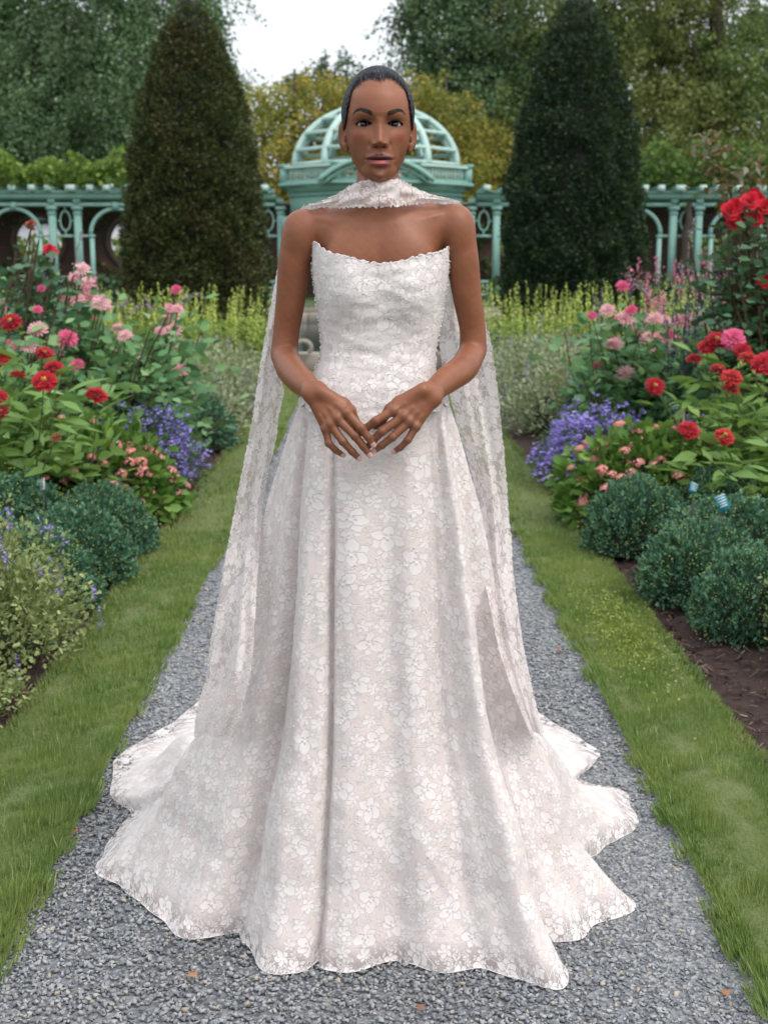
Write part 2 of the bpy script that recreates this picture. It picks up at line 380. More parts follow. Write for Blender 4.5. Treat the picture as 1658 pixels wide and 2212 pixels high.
for k in range(8): part('coping_stone', box((-3.1 + .8 * k + .42, 17.0, .10), (.785, .38, .24)), M_COPE, cp, bevel=.02)
for k in range(8): part('coping_stone', box((-3.1 + .8 * k + .42, 30.2, .10), (.785, .4, .24)), M_COPE, cp, bevel=.02)
for s in (-1, 1):
    for k in range(16): part('coping_stone', box((s * 3.2, 17.4 + .8 * k, .10), (.38, .785, .24)), M_COPE, cp, bevel=.02)
for s in (-1, 1):   # scrolled stone ends on the near edge
    q = []
    for t in np.linspace(0, 1, 22): a = t * 3.9; r_ = .15 * (1 - t * .72); q.append((s * (.86 + r_ * math.cos(a)), 16.75, .27 + r_ * math.sin(a)))
    part('scroll', merge([tube(q, np.linspace(.04, .03, 22), 8), box((s * 1.25, 16.75, .12), (.55, .22, .24))]), M_COPE, cp, True)
V, F = sheet_mesh(-40, 40, 31.5, 60, 3, 3, lambda X, Y: .30 + 0 * X); V2 = np.array([[-40, 31.5, -.1], [40, 31.5, -.1], [40, 31.5, .30], [-40, 31.5, .30]]); V, F = merge([(V, F), (V2, np.array([[0, 1, 2, 3]]))]); tag(obj("terrace", V, F, M_LAWN), kind="structure")
st = empty('terrace_steps', (0, 31.4, 0)); tag(st, 'broad stone steps up to the domed pavilion beyond the pool', 'steps')
for k in range(2): part('step', box((0, 31.2 + .35 * k, .075 + .15 * k - .0), (7 - .4 * k, .42, .15)), M_COPE, st, bevel=.01)
# ================================================================ pergola, domed pavilion, garden wall
b = N(new_mat('verdigris_paint')); f = b.noise(3.0, 4, b.pos())
up = b.n('SeparateXYZ', ins={0: b.n('NewGeometry').outputs['Normal']}).outputs[2]
base = b.mix(f, (.19, .37, .32), (.26, .45, .395)); base = b.mix(b.ramp(b.noise(14, 4, b.pos()), [(.55, 0.0), (.75, .5)]), base, (.34, .52, .46))
M_TEAL = b.out(b.principled(base, .6, b.bump(b.noise(60, 3, b.pos()), .15, .004), Specular_IOR_Level=.4))
b = N(new_mat('lit_paint')); f = b.noise(3.0, 4, b.pos())  # same green paint, the sky light on it put into a paler colour
M_PALE = b.out(b.principled(b.mix(f, (.36, .55, .495), (.50, .655, .61)), .65))
PY = 39.0; KX = at(812, 500, PY)[0]; mpp = at(813, 500, PY)[0] - KX      # metres per display pixel there
zz_ = lambda py, Y=PY: at(829, py, Y)[2]
ZB = .30
def column(cx, cy, w, z0, z1, cap=.035):
    """square fluted post with plinth and capital"""
    L = [box((cx, cy, (z0 + z1) / 2), (w, w, z1 - z0))]
    L += [box((cx, cy, z0 + .25), (w + .10, w + .10, .5)), box((cx, cy, z0 + .53), (w + .06, w + .06, .06)), box((cx, cy, z1 - .05), (w + .10, w + .10, .10)), box((cx, cy, z1 - .20), (w + .05, w + .05, .04))]
    for s in (-1, 1): L.append(box((cx + s * w * .27, cy - w / 2 - .004, (z0 + .6 + z1 - .3) / 2), (w * .10, .012, z1 - z0 - .95)))
    return merge(L)
def arc_band(cx, cy, cz, r, th, dp, a0, a1, n=18):
    a = np.linspace(a0, a1, n); V, F = [], []
    for k in a:
        for rr_ in (r, r + th):
            for y in (cy - dp / 2, cy + dp / 2): V.append((cx + rr_ * math.cos(k), y, cz + rr_ * math.sin(k)))
    for i in range(n - 1):
        o = i * 4
        for p, q in ((0, 1), (1, 3), (3, 2), (2, 0)): F.append((o + p, o + q, o + 4 + q, o + 4 + p))
    F += [(0, 2, 3, 1), ((n - 1) * 4, (n - 1) * 4 + 1, (n - 1) * 4 + 3, (n - 1) * 4 + 2)]
    return np.array(V), np.array(F)
def oval(cx, cy, cz, rx, rz, th, n=24):
    a = np.linspace(0, 2 * PI, n, endpoint=False); q = np.stack([cx + rx * np.cos(a), np.full(n, cy), cz + rz * np.sin(a)], 1); q = np.vstack([q, q[:2]])
    return tube(q, th, 6, False)
zt, zt2 = zz_(417), zz_(430); zc = zz_(441); zs_ = zz_(510); zr = zz_(612)
def pergola(side, label):
    root = empty('pergola', (KX + side * 9.5, PY, ZB)); tag(root, label, 'pergola')
    xs0 = KX + side * 2.95; x_end = KX + side * 21.5
    lo, hi = min(xs0, x_end), max(xs0, x_end)
    for nm, z, h, d, w_ in (('beam', (zt + zt2) / 2, zt - zt2, .30, 0), ('fascia', zt + .02, .05, .42, 0), ('lower_beam', zc - .02, .10, .20, 0)):
        part(nm, box(((lo + hi) / 2, PY, z), (hi - lo, d, h)), M_TEAL, root)
    part('rear_beam', box(((lo + hi) / 2, PY + 2.3, (zt + zt2) / 2), (hi - lo, .25, zt - zt2)), M_TEAL, root)
    k = 0; x = xs0 + side * .25
    while abs(x - KX) < 21.3:      # rafters run back over the walk, sawn ends showing in front
        V, F = bar((x, PY - .42, zt + .115), (x, PY + 2.7, zt + .115), .15 + .08 * (k % 4 == 2), .14)
        r = part('rafter', (V, F), M_TEAL, root); 
        e = part('rafter_end', box((x, PY - .43, zt + .125), (.20 + .08 * (k % 4 == 2), .05, .17)), M_PALE, root)
        x += side * (.56 + .10 * math.sin(k * 2.1)); k += 1
    for j in range(0, 7):
        cx = KX + side * (232 + 218 * j) * mpp
        if abs(cx - KX) > 21: break
        for s in (-1, 1):
            xc = cx + s * .37
            part('column', column(xc, PY, .20, ZB, zc - .07), M_TEAL, root)
            part('bracket', merge([box((xc + dx, PY - .11, (zc + zt2) / 2), (.05, .06, zt2 - zc)) for dx in (-.07, 0, .07)]), M_TEAL, root)
            xp = cx + s * .76
            if not (j == 0 and s * side < 0):
                part('pilaster', merge([box((xp, PY, (ZB + zs_) / 2), (.12, .14, zs_ - ZB)), box((xp, PY, zs_), (.18, .18, .07)), box((xp, PY, ZB + .25), (.18, .2, .5)), box((xp, PY, ZB + .75), (.15, .16, .06))]), M_TEAL, root)
                part('rail', merge([box((cx + s * .565, PY, zs_), (.28, .06, .07)), box((cx + s * .565, PY, zr + .05), (.28, .06, .07))]), M_TEAL, root)
        part('oval_panel', merge([oval(cx, PY, (zc + zs_) / 2 - .02, .15, .28, .028), box((cx, PY, zs_), (.56, .06, .07)), box((cx, PY, zs_ + .08), (.035, .04, .12)), box((cx, PY, zc - .12), (.035, .04, .12)),
            box((cx - .20, PY, (zc + zs_) / 2 - .02), (.12, .04, .035)), box((cx + .20, PY, (zc + zs_) / 2 - .02), (.12, .04, .035))]), M_TEAL, root)
        part('lower_fret', merge([box((cx, PY, zr + .05), (.56, .06, .07)), box((cx, PY, ZB + .12), (.56, .06, .07)), box((cx - .12, PY, zr - .2), (.035, .04, .5)), box((cx + .12, PY, zr - .2), (.035, .04, .5)), box((cx, PY, zr - .12), (.24, .04, .035)), box((cx, PY, zr - .32), (.24, .04, .035))]), M_TEAL, root)
        ac = KX + side * (232 + 218 * j + 109) * mpp
        part('arch', merge([arc_band(ac, PY, zs_ + .03, .70, .10, .14, 0, PI), box((ac, PY - .03, zs_ + .86), (.16, .2, .20))]), M_TEAL, root)
    return root
pl = pergola(-1, 'green wooden pergola running left from the domed pavilion, vines on top')
pr_ = pergola(1, 'green wooden pergola running right from the domed pavilion behind the roses')

# domed pavilion
DY = 38.6; dc = np.array([at(812, 500, DY)[0], DY + 1.4, 0]); k_ = at(813, 500, DY)[0] - at(812, 500, DY)[0]
pav = empty('domed_pavilion', (dc[0], dc[1], ZB)); tag(pav, 'pale green pavilion with an open ribbed dome, straight behind the woman\'s head', 'pavilion')
zd = lambda py: at(829, py, DY + 1.2)[2]
zb = zd(362); Hd = zd(228) - zb; Rd = 179 * k_ * 1.03
def dome_pt(a, u):   # a azimuth, u 0 base..1 top
    th = u * PI / 2; return np.array([dc[0] + Rd * math.cos(th) * math.sin(a), dc[1] - Rd * math.cos(th) * math.cos(a), zb + Hd * math.sin(th)])
NRB = 10
for i in range(NRB):
    a = i * 2 * PI / NRB
    pts = np.array([dome_pt(a, u) for u in np.linspace(0, .93, 15)]); rad = np.array([math.sin(a), -math.cos(a), 0]); tan = np.array([math.cos(a), math.sin(a), 0])
    V, F = [], []
    for p in pts:
        nn_ = (p - np.array([dc[0], dc[1], zb - .4])); nn_ /= np.linalg.norm(nn_)
        for s1, s2 in ((-1, -1), (1, -1), (1, 1), (-1, 1)): V.append(p + tan * s1 * .075 + nn_ * (s2 * .09))
    for q in range(14):
        for e in range(4): F.append((q * 4 + e, q * 4 + (e + 1) % 4, q * 4 + 4 + (e + 1) % 4, q * 4 + 4 + e))
    F += [(3, 2, 1, 0), (56, 57, 58, 59)]
    part('dome_rib', (np.array(V), np.array(F)), M_PALE, pav)
for u in (math.asin(.02) * 2 / PI, math.asin(.25) * 2 / PI, math.asin(.52) * 2 / PI, math.asin(.76) * 2 / PI):
    L = []
    for i in range(NRB):
        L.append(bar(dome_pt(i * 2 * PI / NRB, u) * np.array([1, 1, 1]), dome_pt((i + 1) * 2 * PI / NRB, u), .20, .09))
    part('dome_ring', merge(L), M_PALE, pav)
V, F = lathe([(0.001, zb + Hd * 1.0), (Rd * .25, zb + Hd * .985), (Rd * .48, zb + Hd * .90), (Rd * .50, zb + Hd * .87), (.001, zb + Hd * .86)], 20, (dc[0], dc[1], 0)); part('dome_cap', (V, F), M_TEAL, pav, True)
# octagonal lower stage: entablature, balustrade, corner blocks
def prism_ring(r, z0, z1, th, n=8, rot=PI / 8, k2=1.0):
    V, F = [], []
    for i in range(n):
        a = rot + i * 2 * PI / n
        for rr_, z in ((r, z0), (r * k2, z1), (r * k2 - th, z1), (r - th, z0)): V.append((dc[0] + rr_ * math.cos(a), dc[1] + rr_ * math.sin(a), z))
    for i in range(n):
        j = (i + 1) % n
        for e in range(4): F.append((i * 4 + e, j * 4 + e, j * 4 + (e + 1) % 4, i * 4 + (e + 1) % 4))
    return np.array(V), np.array(F)
R8 = 200 * k_ / math.cos(PI / 8)
part('frieze', prism_ring(R8 * .93, zd(470), zd(421), .3), M_TEAL, pav)
part('cornice', merge([prism_ring(R8 * .94, zd(421), zd(407), .5, k2=1.05), prism_ring(R8 * 1.055, zd(407), zd(401), .6), prism_ring(R8 * .955, zd(428), zd(424), .2)]), M_TEAL, pav)
part('top_rail', prism_ring(R8 * 1.03, zd(371), zd(366), .26), M_PALE, pav)
part('bottom_rail', prism_ring(R8 * 1.02, zd(400), zd(396), .22), M_TEAL, pav)
L = []
for i in range(8):
    a0 = PI / 8 + i * PI / 4; a1 = a0 + PI / 4; P0 = np.array([math.cos(a0), math.sin(a0)]) * R8 * .985; P1 = np.array([math.cos(a1), math.sin(a1)]) * R8 * .985
    if (P0[1] + P1[1]) / 2 > R8 * .5: continue
    if abs((P0[0] + P1[0]) / 2) < .5: continue      # the arched pediment takes the front face
    for t in np.linspace(.12, .88, 13):
        q = P0 * (1 - t) + P1 * t; L.append(box((dc[0] + q[0], dc[1] + q[1], (zd(396) + zd(371)) / 2), (.06, .06, zd(371) - zd(396))))
o = part('balusters', merge(L), M_PALE, pav); 
for i in range(8):
    a0 = PI / 8 + i * PI / 4; q = np.array([math.cos(a0), math.sin(a0)]) * R8 * .985
    part('corner_block', merge([box((dc[0] + q[0], dc[1] + q[1], (zd(402) + zd(366)) / 2), (.26, .26, zd(366) - zd(402))), box((dc[0] + q[0], dc[1] + q[1], zd(364)), (.34, .34, .07))]), M_TEAL, pav)
    part('column', column(dc[0] + q[0] * .93, dc[1] + q[1] * .93, .24, ZB, zd(470)), M_TEAL, pav)
fy = dc[1] - R8 * math.cos(PI / 8) * 1.04
# segmental pediment in front
hw = 122 * k_; rise = 48 * k_; Ra = (hw * hw + rise * rise) / (2 * rise); za = zd(400); a_h = math.asin(hw / Ra)
part('pediment_arch', merge([arc_band(dc[0], fy, za + rise - Ra, Ra - .10, .12, .30, PI / 2 - a_h, PI / 2 + a_h, 24), arc_band(dc[0], fy + .05, za + rise - Ra, Ra - .22, .07, .22, PI / 2 - a_h * .97, PI / 2 + a_h * .97, 24)]), M_TEAL, pav)
part('pediment_lattice', merge([box((dc[0] + dx, fy + .12, za + h / 2), (.05, .05, h)) for dx, h in ((-.9, .25), (-.6, .38), (-.3, .48), (0, .52), (.3, .48), (.6, .38), (.9, .25))] + [box((dc[0], fy + .1, za + .03), (2 * hw, .1, .07))]), M_TEAL, pav)
for s in (-1, 1): part('side_panel', box((dc[0] + s * 2.3, dc[1] - 1.2, (zd(470) + zd(505)) / 2), (.9, .08, zd(470) - zd(505))), M_TEAL, pav)

# brick garden wall with round windows, real courses where it shows
WY = 41.8; zw1 = zz_(436); rc = .74; zc_w = zz_(522, WY)
b = N(new_mat('old_brick'))
bk = b.n('TexBrick', ins={'Scale': 1.0, 'Color1': (.12, .038, .028, 1), 'Color2': (.065, .026, .022, 1), 'Mortar': (.12, .10, .09, 1), 'Mortar Size': .012, 'Brick Width': .22, 'Row Height': .075})
mp_ = b.n('Mapping', ins={'Rotation': (PI / 2, 0, 0)}); b.t.links.new(b.pos(), mp_.inputs[0]); b.t.links.new(mp_.outputs[0], bk.inputs[0])
M_BRICK = b.out(b.principled(b.mix(b.math('MULTIPLY', b.noise(1.3, 4, b.pos()), .5), bk.outputs[0], (.06, .05, .04)), .9, b.bump(bk.outputs['Fac'], -.6, .02)))
wall = empty('brick_garden_wall', (KX, WY, ZB)); tag(wall, 'dark red brick garden wall with round windows, behind the pergola', 'wall')
cs = sorted([KX + s * (232 + 218 * j + 109) * mpp for s in (-1, 1) for j in range(6)])
M_BAND = simple_mat('window_ring', (.14, .105, .09), .85, .2, 4)
def wall_bay(x0, x1, cx):
    n = 40; a = np.linspace(0, 2 * PI, n, endpoint=False); V, F = [], []
    for y in (WY - .15, WY + .15):
        for k in a: V.append((cx + rc * math.cos(k), y, zc_w + rc * math.sin(k)))
        for k in a:
            dx, dz = math.cos(k), math.sin(k); tx = ((x1 if dx > 0 else x0) - cx) / dx if abs(dx) > 1e-6 else 1e9; tz = ((zw1 if dz > 0 else ZB - .3) - zc_w) / dz if abs(dz) > 1e-6 else 1e9
            t = min(abs(tx), abs(tz)); V.append((cx + dx * t, y, zc_w + dz * t))
    for s in (0, 1):
        o = s * 2 * n
        for i in range(n):
            j = (i + 1) % n; F.append((o + i, o + j, o + n + j, o + n + i))
    for i in range(n):
        j = (i + 1) % n; F.append((i, 2 * n + i, 2 * n + j, j))
    V.extend([(x, y, z) for y in (WY - .15, WY + .15) for x, z in ((x0, ZB - .3), (x1, ZB - .3), (x1, zw1), (x0, zw1))])
    # corner fills
    o = len(V) - 8; T3_ = []
    for s in (0, 1):
        for ci, (x, z) in enumerate(((x0, ZB - .3), (x1, ZB - .3), (x1, zw1), (x0, zw1))):
            an = math.atan2(z - zc_w, x - cx) % (2 * PI); i = int(an / (2 * PI) * n) % n; j = (i + 1) % n; T3_.append((o + s * 4 + ci, s * 2 * n + n + i, s * 2 * n + n + j))
    return np.array(V), [np.array(F), np.array(T3_)]
xs = [cs[0] - 1.5]
for a_, b_2 in zip(cs[:-1], cs[1:]): xs.append((a_ + b_2) / 2)
xs.append(cs[-1] + 1.5)
for i, cx in enumerate(cs):
    part('wall_bay', wall_bay(xs[i], xs[i + 1], cx), M_BRICK, wall)
    part('window_ring', arc_band(cx, WY - .16, zc_w, rc, .13, .07, 0, 2 * PI, 33), M_BAND, wall)
part('wall_coping', box(((xs[0] + xs[-1]) / 2, WY, zw1 + .05), (xs[-1] - xs[0], .42, .1)), M_COPE, wall)
# sheds and clipped growth seen through the windows
sh = empty('garden_shed', (KX - 10, 50, ZB)); tag(sh, 'white garden building glimpsed through the left round windows', 'shed')
M_WHITE = simple_mat('whitewash', (.62, .64, .66), .8)
part('wall', box((KX - 9.2, 50, ZB + 1.2), (9, 3, 2.4)), M_WHITE, sh)
part('roof', bar((KX - 13.9, 50, ZB + 2.7), (KX - 4.5, 50, ZB + 2.7), 3.4, .25), simple_mat('shed_roof', (.3, .32, .33), .7), sh)
# ================================================================ trees, yews, vines
LEAF4 = (np.array([[0, 0, 0], [.5, .5, .06], [0, 1, -.04], [-.5, .5, .06]]), np.array([[0, 1, 2], [0, 2, 3]]))
def dirs_in(n, droop=0.0, spread=1.0):
    d = rng.normal(size=(n, 3)) * spread; d[:, 2] -= droop; return d / np.linalg.norm(d, axis=1, keepdims=True)
M_BARK = simple_mat('bark', (.055, .042, .034), .95, .4, 6, .8, 20)
def clump_tree(name, label, base, height, blobs, nleaf, lsize, mat, droop=.3, trunk_r=.3, group=None, aspect=.5, limbs=14, sub=48):
    """blobs: (x, y, z, rx, ry, rz) around the base; leaves gather in sprays so the outline stays broken and the sky shows through"""
    base = np.array(base, float); root = empty(name, base); tag(root, label, 'tree', group)
    B = np.array(blobs, float); vol = B[:, 3] * B[:, 4] * B[:, 5]; pr = vol ** .7; pr /= pr.sum()
    ncl = max(30, nleaf // sub); k = rng.choice(len(B), ncl, p=pr)
    u = rng.normal(size=(ncl, 3)); u /= np.linalg.norm(u, axis=1, keepdims=True); rad = rng.random(ncl) ** .38
    rad *= 1 + .22 * noise3(u * 1.7 + k[:, None], 5, 2)
    cc = B[k, :3] + u * rad[:, None] * B[k, 3:]
    # sprays: short drooping strings of leaves
    m = nleaf // ncl; t = np.linspace(0, 1, m)[None, :, None]
    ax = dirs_in(ncl, droop * .6, 1) + u * .7; ax[:, 2] = ax[:, 2] * .4 - droop * .4; L = lsize * rng.uniform(4.0, 9.0, (ncl, 1))
    P = cc[:, None] + ax[:, None] * L[:, None] * t + np.array([0, 0, -1.0]) * (L[:, None] * t ** 2 * droop * .9) + rng.normal(0, 1, (ncl, m, 3)) * lsize * (1.35 - .5 * t)
    P = P.reshape(-1, 3); n = len(P)
    D = np.repeat(ax, m, 0) * .6 + dirs_in(n, droop, .9)
    s = lsize * rng.uniform(.6, 1.35, n)
    V, F = scatter(LEAF4[0], LEAF4[1], P, rot_from_dir(D, rng.uniform(0, 2 * PI, n)), np.stack([s * aspect * 1.6, s, s], 1))
    o = obj('crown', V, F, mat, root); 
    L_ = [tube([(0, 0, -.2), (.1 * trunk_r, 0, height * .3), (-.2 * trunk_r, .1, height * .62), (0, 0, height * .93)], [trunk_r * 1.2, trunk_r * .85, trunk_r * .5, .04], 9)]
    for i in range(limbs):
        j = rng.integers(0, ncl); e = cc[j]; z0 = np.clip(e[2] * rng.uniform(.45, .8), height * .12, height * .8)
        a = np.array([0, 0, z0]); m_ = a * .5 + e * .5 + np.array([0, 0, .3 * rng.normal()])
        L_.append(tube([a, m_, e], [trunk_r * .32, trunk_r * .2, .02], 6))
    V, F = merge(L_); obj('trunk', V, F, M_BARK, root)
    return root
def tx(px, py, Y): return at(px, py, Y)
M_CYP = leaf_mat('weeping_foliage', [(0.048, 0.098, 0.051), (0.096, 0.180, 0.084), (0.155, 0.266, 0.123), (0.225, 0.343, 0.166)], .3, patch=(.05, .085, .04), patch_scale=.35)
M_OAK = leaf_mat('oak_foliage', [(0.038, 0.080, 0.028), (0.083, 0.150, 0.045), (0.156, 0.222, 0.068), (0.237, 0.294, 0.095)], .3, patch=(.20, .21, .06), patch_scale=.25)
M_ORG = leaf_mat('autumn_foliage', [(.12, .17, .04), (.22, .25, .055), (.36, .34, .07), (.50, .40, .09), (.52, .31, .08)], .35, patch=(.20, .24, .045), patch_scale=.55)
M_DRK = leaf_mat('dark_foliage', [(0.024, 0.052, 0.030), (0.047, 0.096, 0.049), (0.086, 0.148, 0.070)], .2)
def blob(px, py, Y, rx, rz, base):
    p = tx(px, py, Y) - np.array(base); return (p[0], p[1], p[2], rx, rx * .8, rz)
bs = np.array([-14.5, 54, .3])
clump_tree('weeping_tree', 'tall weeping green tree filling the upper left, behind the left yew', bs, 17,
    [blob(60, 60, 54, 3.2, 2.8, bs), blob(200, 20, 54, 3.4, 2.8, bs), blob(130, 170, 52, 3.0, 2.2, bs), blob(-60, 200, 53, 3.0, 3.0, bs), blob(330, 10, 55, 2.4, 2.2, bs), blob(60, 290, 52, 2.8, 1.5, bs), blob(240, 260, 52, 2.4, 1.9, bs), blob(140, -180, 54, 4, 3.5, bs), blob(-60, 20, 54, 3, 3, bs), blob(160, 340, 53, 3, 1.0, bs), blob(260, 130, 53, 2.0, 2.0, bs)], 80000, .135, M_CYP, .9, .45)
bs = np.array([-6.9, 57, .3])
clump_tree('weeping_tree', 'narrower weeping tree whose right edge meets the open sky, behind the left yew', bs, 15,
    [blob(440, 60, 57, 1.1, 2.4, bs), blob(400, -60, 57, 2.2, 2.6, bs), blob(500, 190, 57, .9, 1.3, bs), blob(430, 200, 57, 1.6, 2.0, bs), blob(470, 340, 56, 1.5, 1.6, bs), blob(380, 120, 57, 1.6, 2.0, bs)], 26000, .13, M_CYP, .9, .3)
bs = np.array([at(640, 500, 49)[0], 49, .3])
clump_tree('autumn_tree', 'yellow and orange autumn tree left of the dome', bs, 8.5,
    [blob(640, 260, 49, 2.0, 1.7, bs), blob(690, 215, 49, 1.6, 1.0, bs), blob(575, 290, 49, 1.2, 1.5, bs), blob(600, 380, 48, 2.0, 1.2, bs), blob(720, 320, 50, 2.0, 1.6, bs), blob(590, 215, 49, .8, .7, bs), blob(640, 430, 48, 2.4, .9, bs)], 26000, .12, M_ORG, .3, .2)
bs = np.array([at(960, 500, 50)[0], 50, .3])
clump_tree('autumn_tree', 'golden autumn tree right of the dome, green lower down', bs, 8.5,
    [blob(930, 260, 50, 1.6, 1.5, bs), blob(990, 300, 50, 1.5, 1.3, bs), blob(905, 215, 50, .8, .9, bs), blob(1040, 350, 50, 1.5, 1.2, bs), blob(960, 390, 49, 2.0, 1.1, bs), blob(870, 330, 51, 2.0, 1.6, bs)], 23000, .12, M_ORG, .3, .2)
bs = np.array([at(705, 400, 85)[0], 85, 0])
clump_tree('distant_tree', 'small dark treetop showing above the autumn tree left of her head', bs, 15.5,
    [blob(700, 165, 85, 1.3, 1.3, bs), blob(660, 180, 85, 1.0, .9, bs), blob(740, 165, 85, 1.0, 1.2, bs), blob(700, 220, 85, 2.6, 1.5, bs), blob(760, 210, 85, 1.6, 1.6, bs)], 5000, .22, M_DRK, .1, .3)
bs = np.array([3.9, 55, .3])
clump_tree('feathery_tree', 'tall feathery green tree whose left edge meets the sky above her head', bs, 17,
    [blob(955, 60, 55, 1.5, 2.2, bs), blob(1010, 20, 55, 2.4, 2.6, bs), blob(900, 20, 55, .8, 1.0, bs), blob(895, 95, 55, .7, .7, bs), blob(1000, 170, 54, 1.6, 1.6, bs), blob(1090, 120, 54, 1.9, 2.2, bs), blob(1000, -120, 55, 2.4, 2.6, bs), blob(1080, 260, 53, 2.0, 2.2, bs), blob(940, 190, 55, 1.3, .9, bs), blob(1070, 380, 52, 1.6, 1.5, bs)], 58000, .13, M_CYP, .7, .4)
bs = np.array([13.2, 52, .3])
clump_tree('broad_tree', 'broad olive green tree filling the upper right, behind the right yew', bs, 16,
    [blob(1420, 90, 52, 2.8, 2.6, bs), blob(1560, 60, 52, 3.0, 3.0, bs), blob(1400, 250, 50, 2.2, 2.2, bs), blob(1550, 230, 50, 2.6, 2.0, bs), blob(1660, 180, 51, 2.6, 3.0, bs), blob(1300, 20, 53, 2.6, 2.6, bs), blob(1430, -120, 52, 4, 3, bs), blob(1640, 330, 50, 2.4, 1.2, bs), blob(1450, 340, 50, 2.6, 1.2, bs), blob(1180, 60, 54, 2.0, 2.6, bs), blob(1140, 280, 52, 1.8, 2.4, bs)], 80000, .13, M_OAK, .45, .5)
# a dark belt of woodland further off closes the gaps low down
n = 90000; x = rng.uniform(-70, 70, n); top_ = np.interp(x, [-70, -30, -12, -9.6, -7, 1.5, 3.2, 7, 30, 70], [11, 12, 13, 10.5, 4.6, 4.6, 9.5, 13, 12, 11]) + .7 * np.sin(x * 1.1) + .5 * np.sin(x * 2.7 + 1); z = rng.random(n) * top_; y = 66 + rng.normal(0, 1.8, n)
n = len(x)
V, F = scatter(LEAF4[0], LEAF4[1], np.stack([x, y, z], 1), rot_from_dir(dirs_in(n, .3), rng.uniform(0, 6, n)), rng.uniform(.25, .6, n)); tag(obj('distant_woodland', V, F, M_DRK), 'dark belt of woodland closing the garden far behind', None, kind='stuff')

# clipped yews: every sprig a little fan of needles on a swelling surface
YP = np.array([(0, 5.40, .0), (.13, 5.36, 0), (.27, 5.2, 0), (.40, 4.97, 0), (.53, 4.65, 0), (.76, 4.0, 0), (.92, 3.3, 0), (1.02, 2.6, 0), (1.10, 1.9, 0), (1.14, 1.1, 0), (1.10, .4, 0), (1.0, .05, 0)])
def yew(name, label, px, Y, sc, mat, seed, mesh=None, rot=0.0, lean=0):
    base = at(px, 600, Y); base[2] = 0
    root = empty(name, base, rot); tag(root, label, 'tree', 'clipped yews flanking the vista')
    if mesh is None:
        n = 30000; t = rng.random(n) ** .75; zc_ = 5.4 * (1 - t) ; r_ = np.interp(zc_, YP[::-1, 1], YP[::-1, 0]); keep = rng.random(n) < (r_ + .25) / 1.4; zc_, r_ = zc_[keep], r_[keep]; n = len(zc_)
        a = rng.uniform(0, 2 * PI, n); q = np.stack([np.cos(a), np.sin(a), zc_ * .5], 1)
        lump = noise3(np.stack([np.cos(a) * r_ * 1.5, np.sin(a) * r_ * 1.5, zc_ * 1.1], 1), seed, 3); r2 = r_ * (1 + .10 * lump) - rng.random(n) ** 2 * .16
        P = np.stack([np.cos(a) * r2, np.sin(a) * r2, zc_], 1); out = np.stack([np.cos(a), np.sin(a), .45 + 0 * a], 1)
        m = 5; P = np.repeat(P, m, 0) + rng.normal(0, .022, (n * m, 3)); D = np.repeat(out, m, 0) + rng.normal(0, .75, (n * m, 3))
        s = rng.uniform(.035, .075, n * m)
        V, F = scatter(LEAF4[0], LEAF4[1], P, rot_from_dir(D, rng.uniform(0, 6.28, n * m)), np.stack([s * .55, s, s], 1))
        mesh = mesh_np('crown', V, F)
        prof = [(r * .86, z) for r, z, _ in YP]; CV, CF = lathe([(max(.001, r), z) for r, z in prof], 28); mesh2 = mesh_np('yew_core', CV, CF)
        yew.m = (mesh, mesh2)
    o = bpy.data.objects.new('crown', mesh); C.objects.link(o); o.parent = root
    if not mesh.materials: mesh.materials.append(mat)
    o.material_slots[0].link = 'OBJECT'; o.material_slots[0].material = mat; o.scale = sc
    i_ = bpy.data.objects.new('yew_core', yew.m[1]); C.objects.link(i_); i_.parent = root; i_.scale = sc
    if not yew.m[1].materials: yew.m[1].materials.append(simple_mat('yew_inside', (.012, .018, .010), .95))  # solid near-black core, the dark between the sprigs put into its colour
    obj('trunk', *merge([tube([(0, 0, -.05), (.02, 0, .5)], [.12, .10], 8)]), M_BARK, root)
    return root
M_YL = leaf_mat('yew_bronzed', [(0.018, 0.030, 0.013), (0.037, 0.060, 0.020), (0.069, 0.094, 0.027), (0.106, 0.106, 0.035)], .15, patch=(.075, .066, .026), patch_scale=1.1)
M_YR = leaf_mat('yew_dark', [(0.007, 0.021, 0.011), (0.016, 0.041, 0.021), (0.030, 0.067, 0.030), (0.052, 0.098, 0.041)], .15)
YL = yew('yew_tree', 'tall clipped conical yew with a bronze tinge, left of the dome', 424, 21.0, (.95, 1.0, .985), M_YL, 3)
YR = yew('yew_tree', 'tall clipped conical yew, very dark green, right of the dome', 1236, 21.4, (.96, .96, 1.01), M_YR, 3, yew.m[0], 2.2)

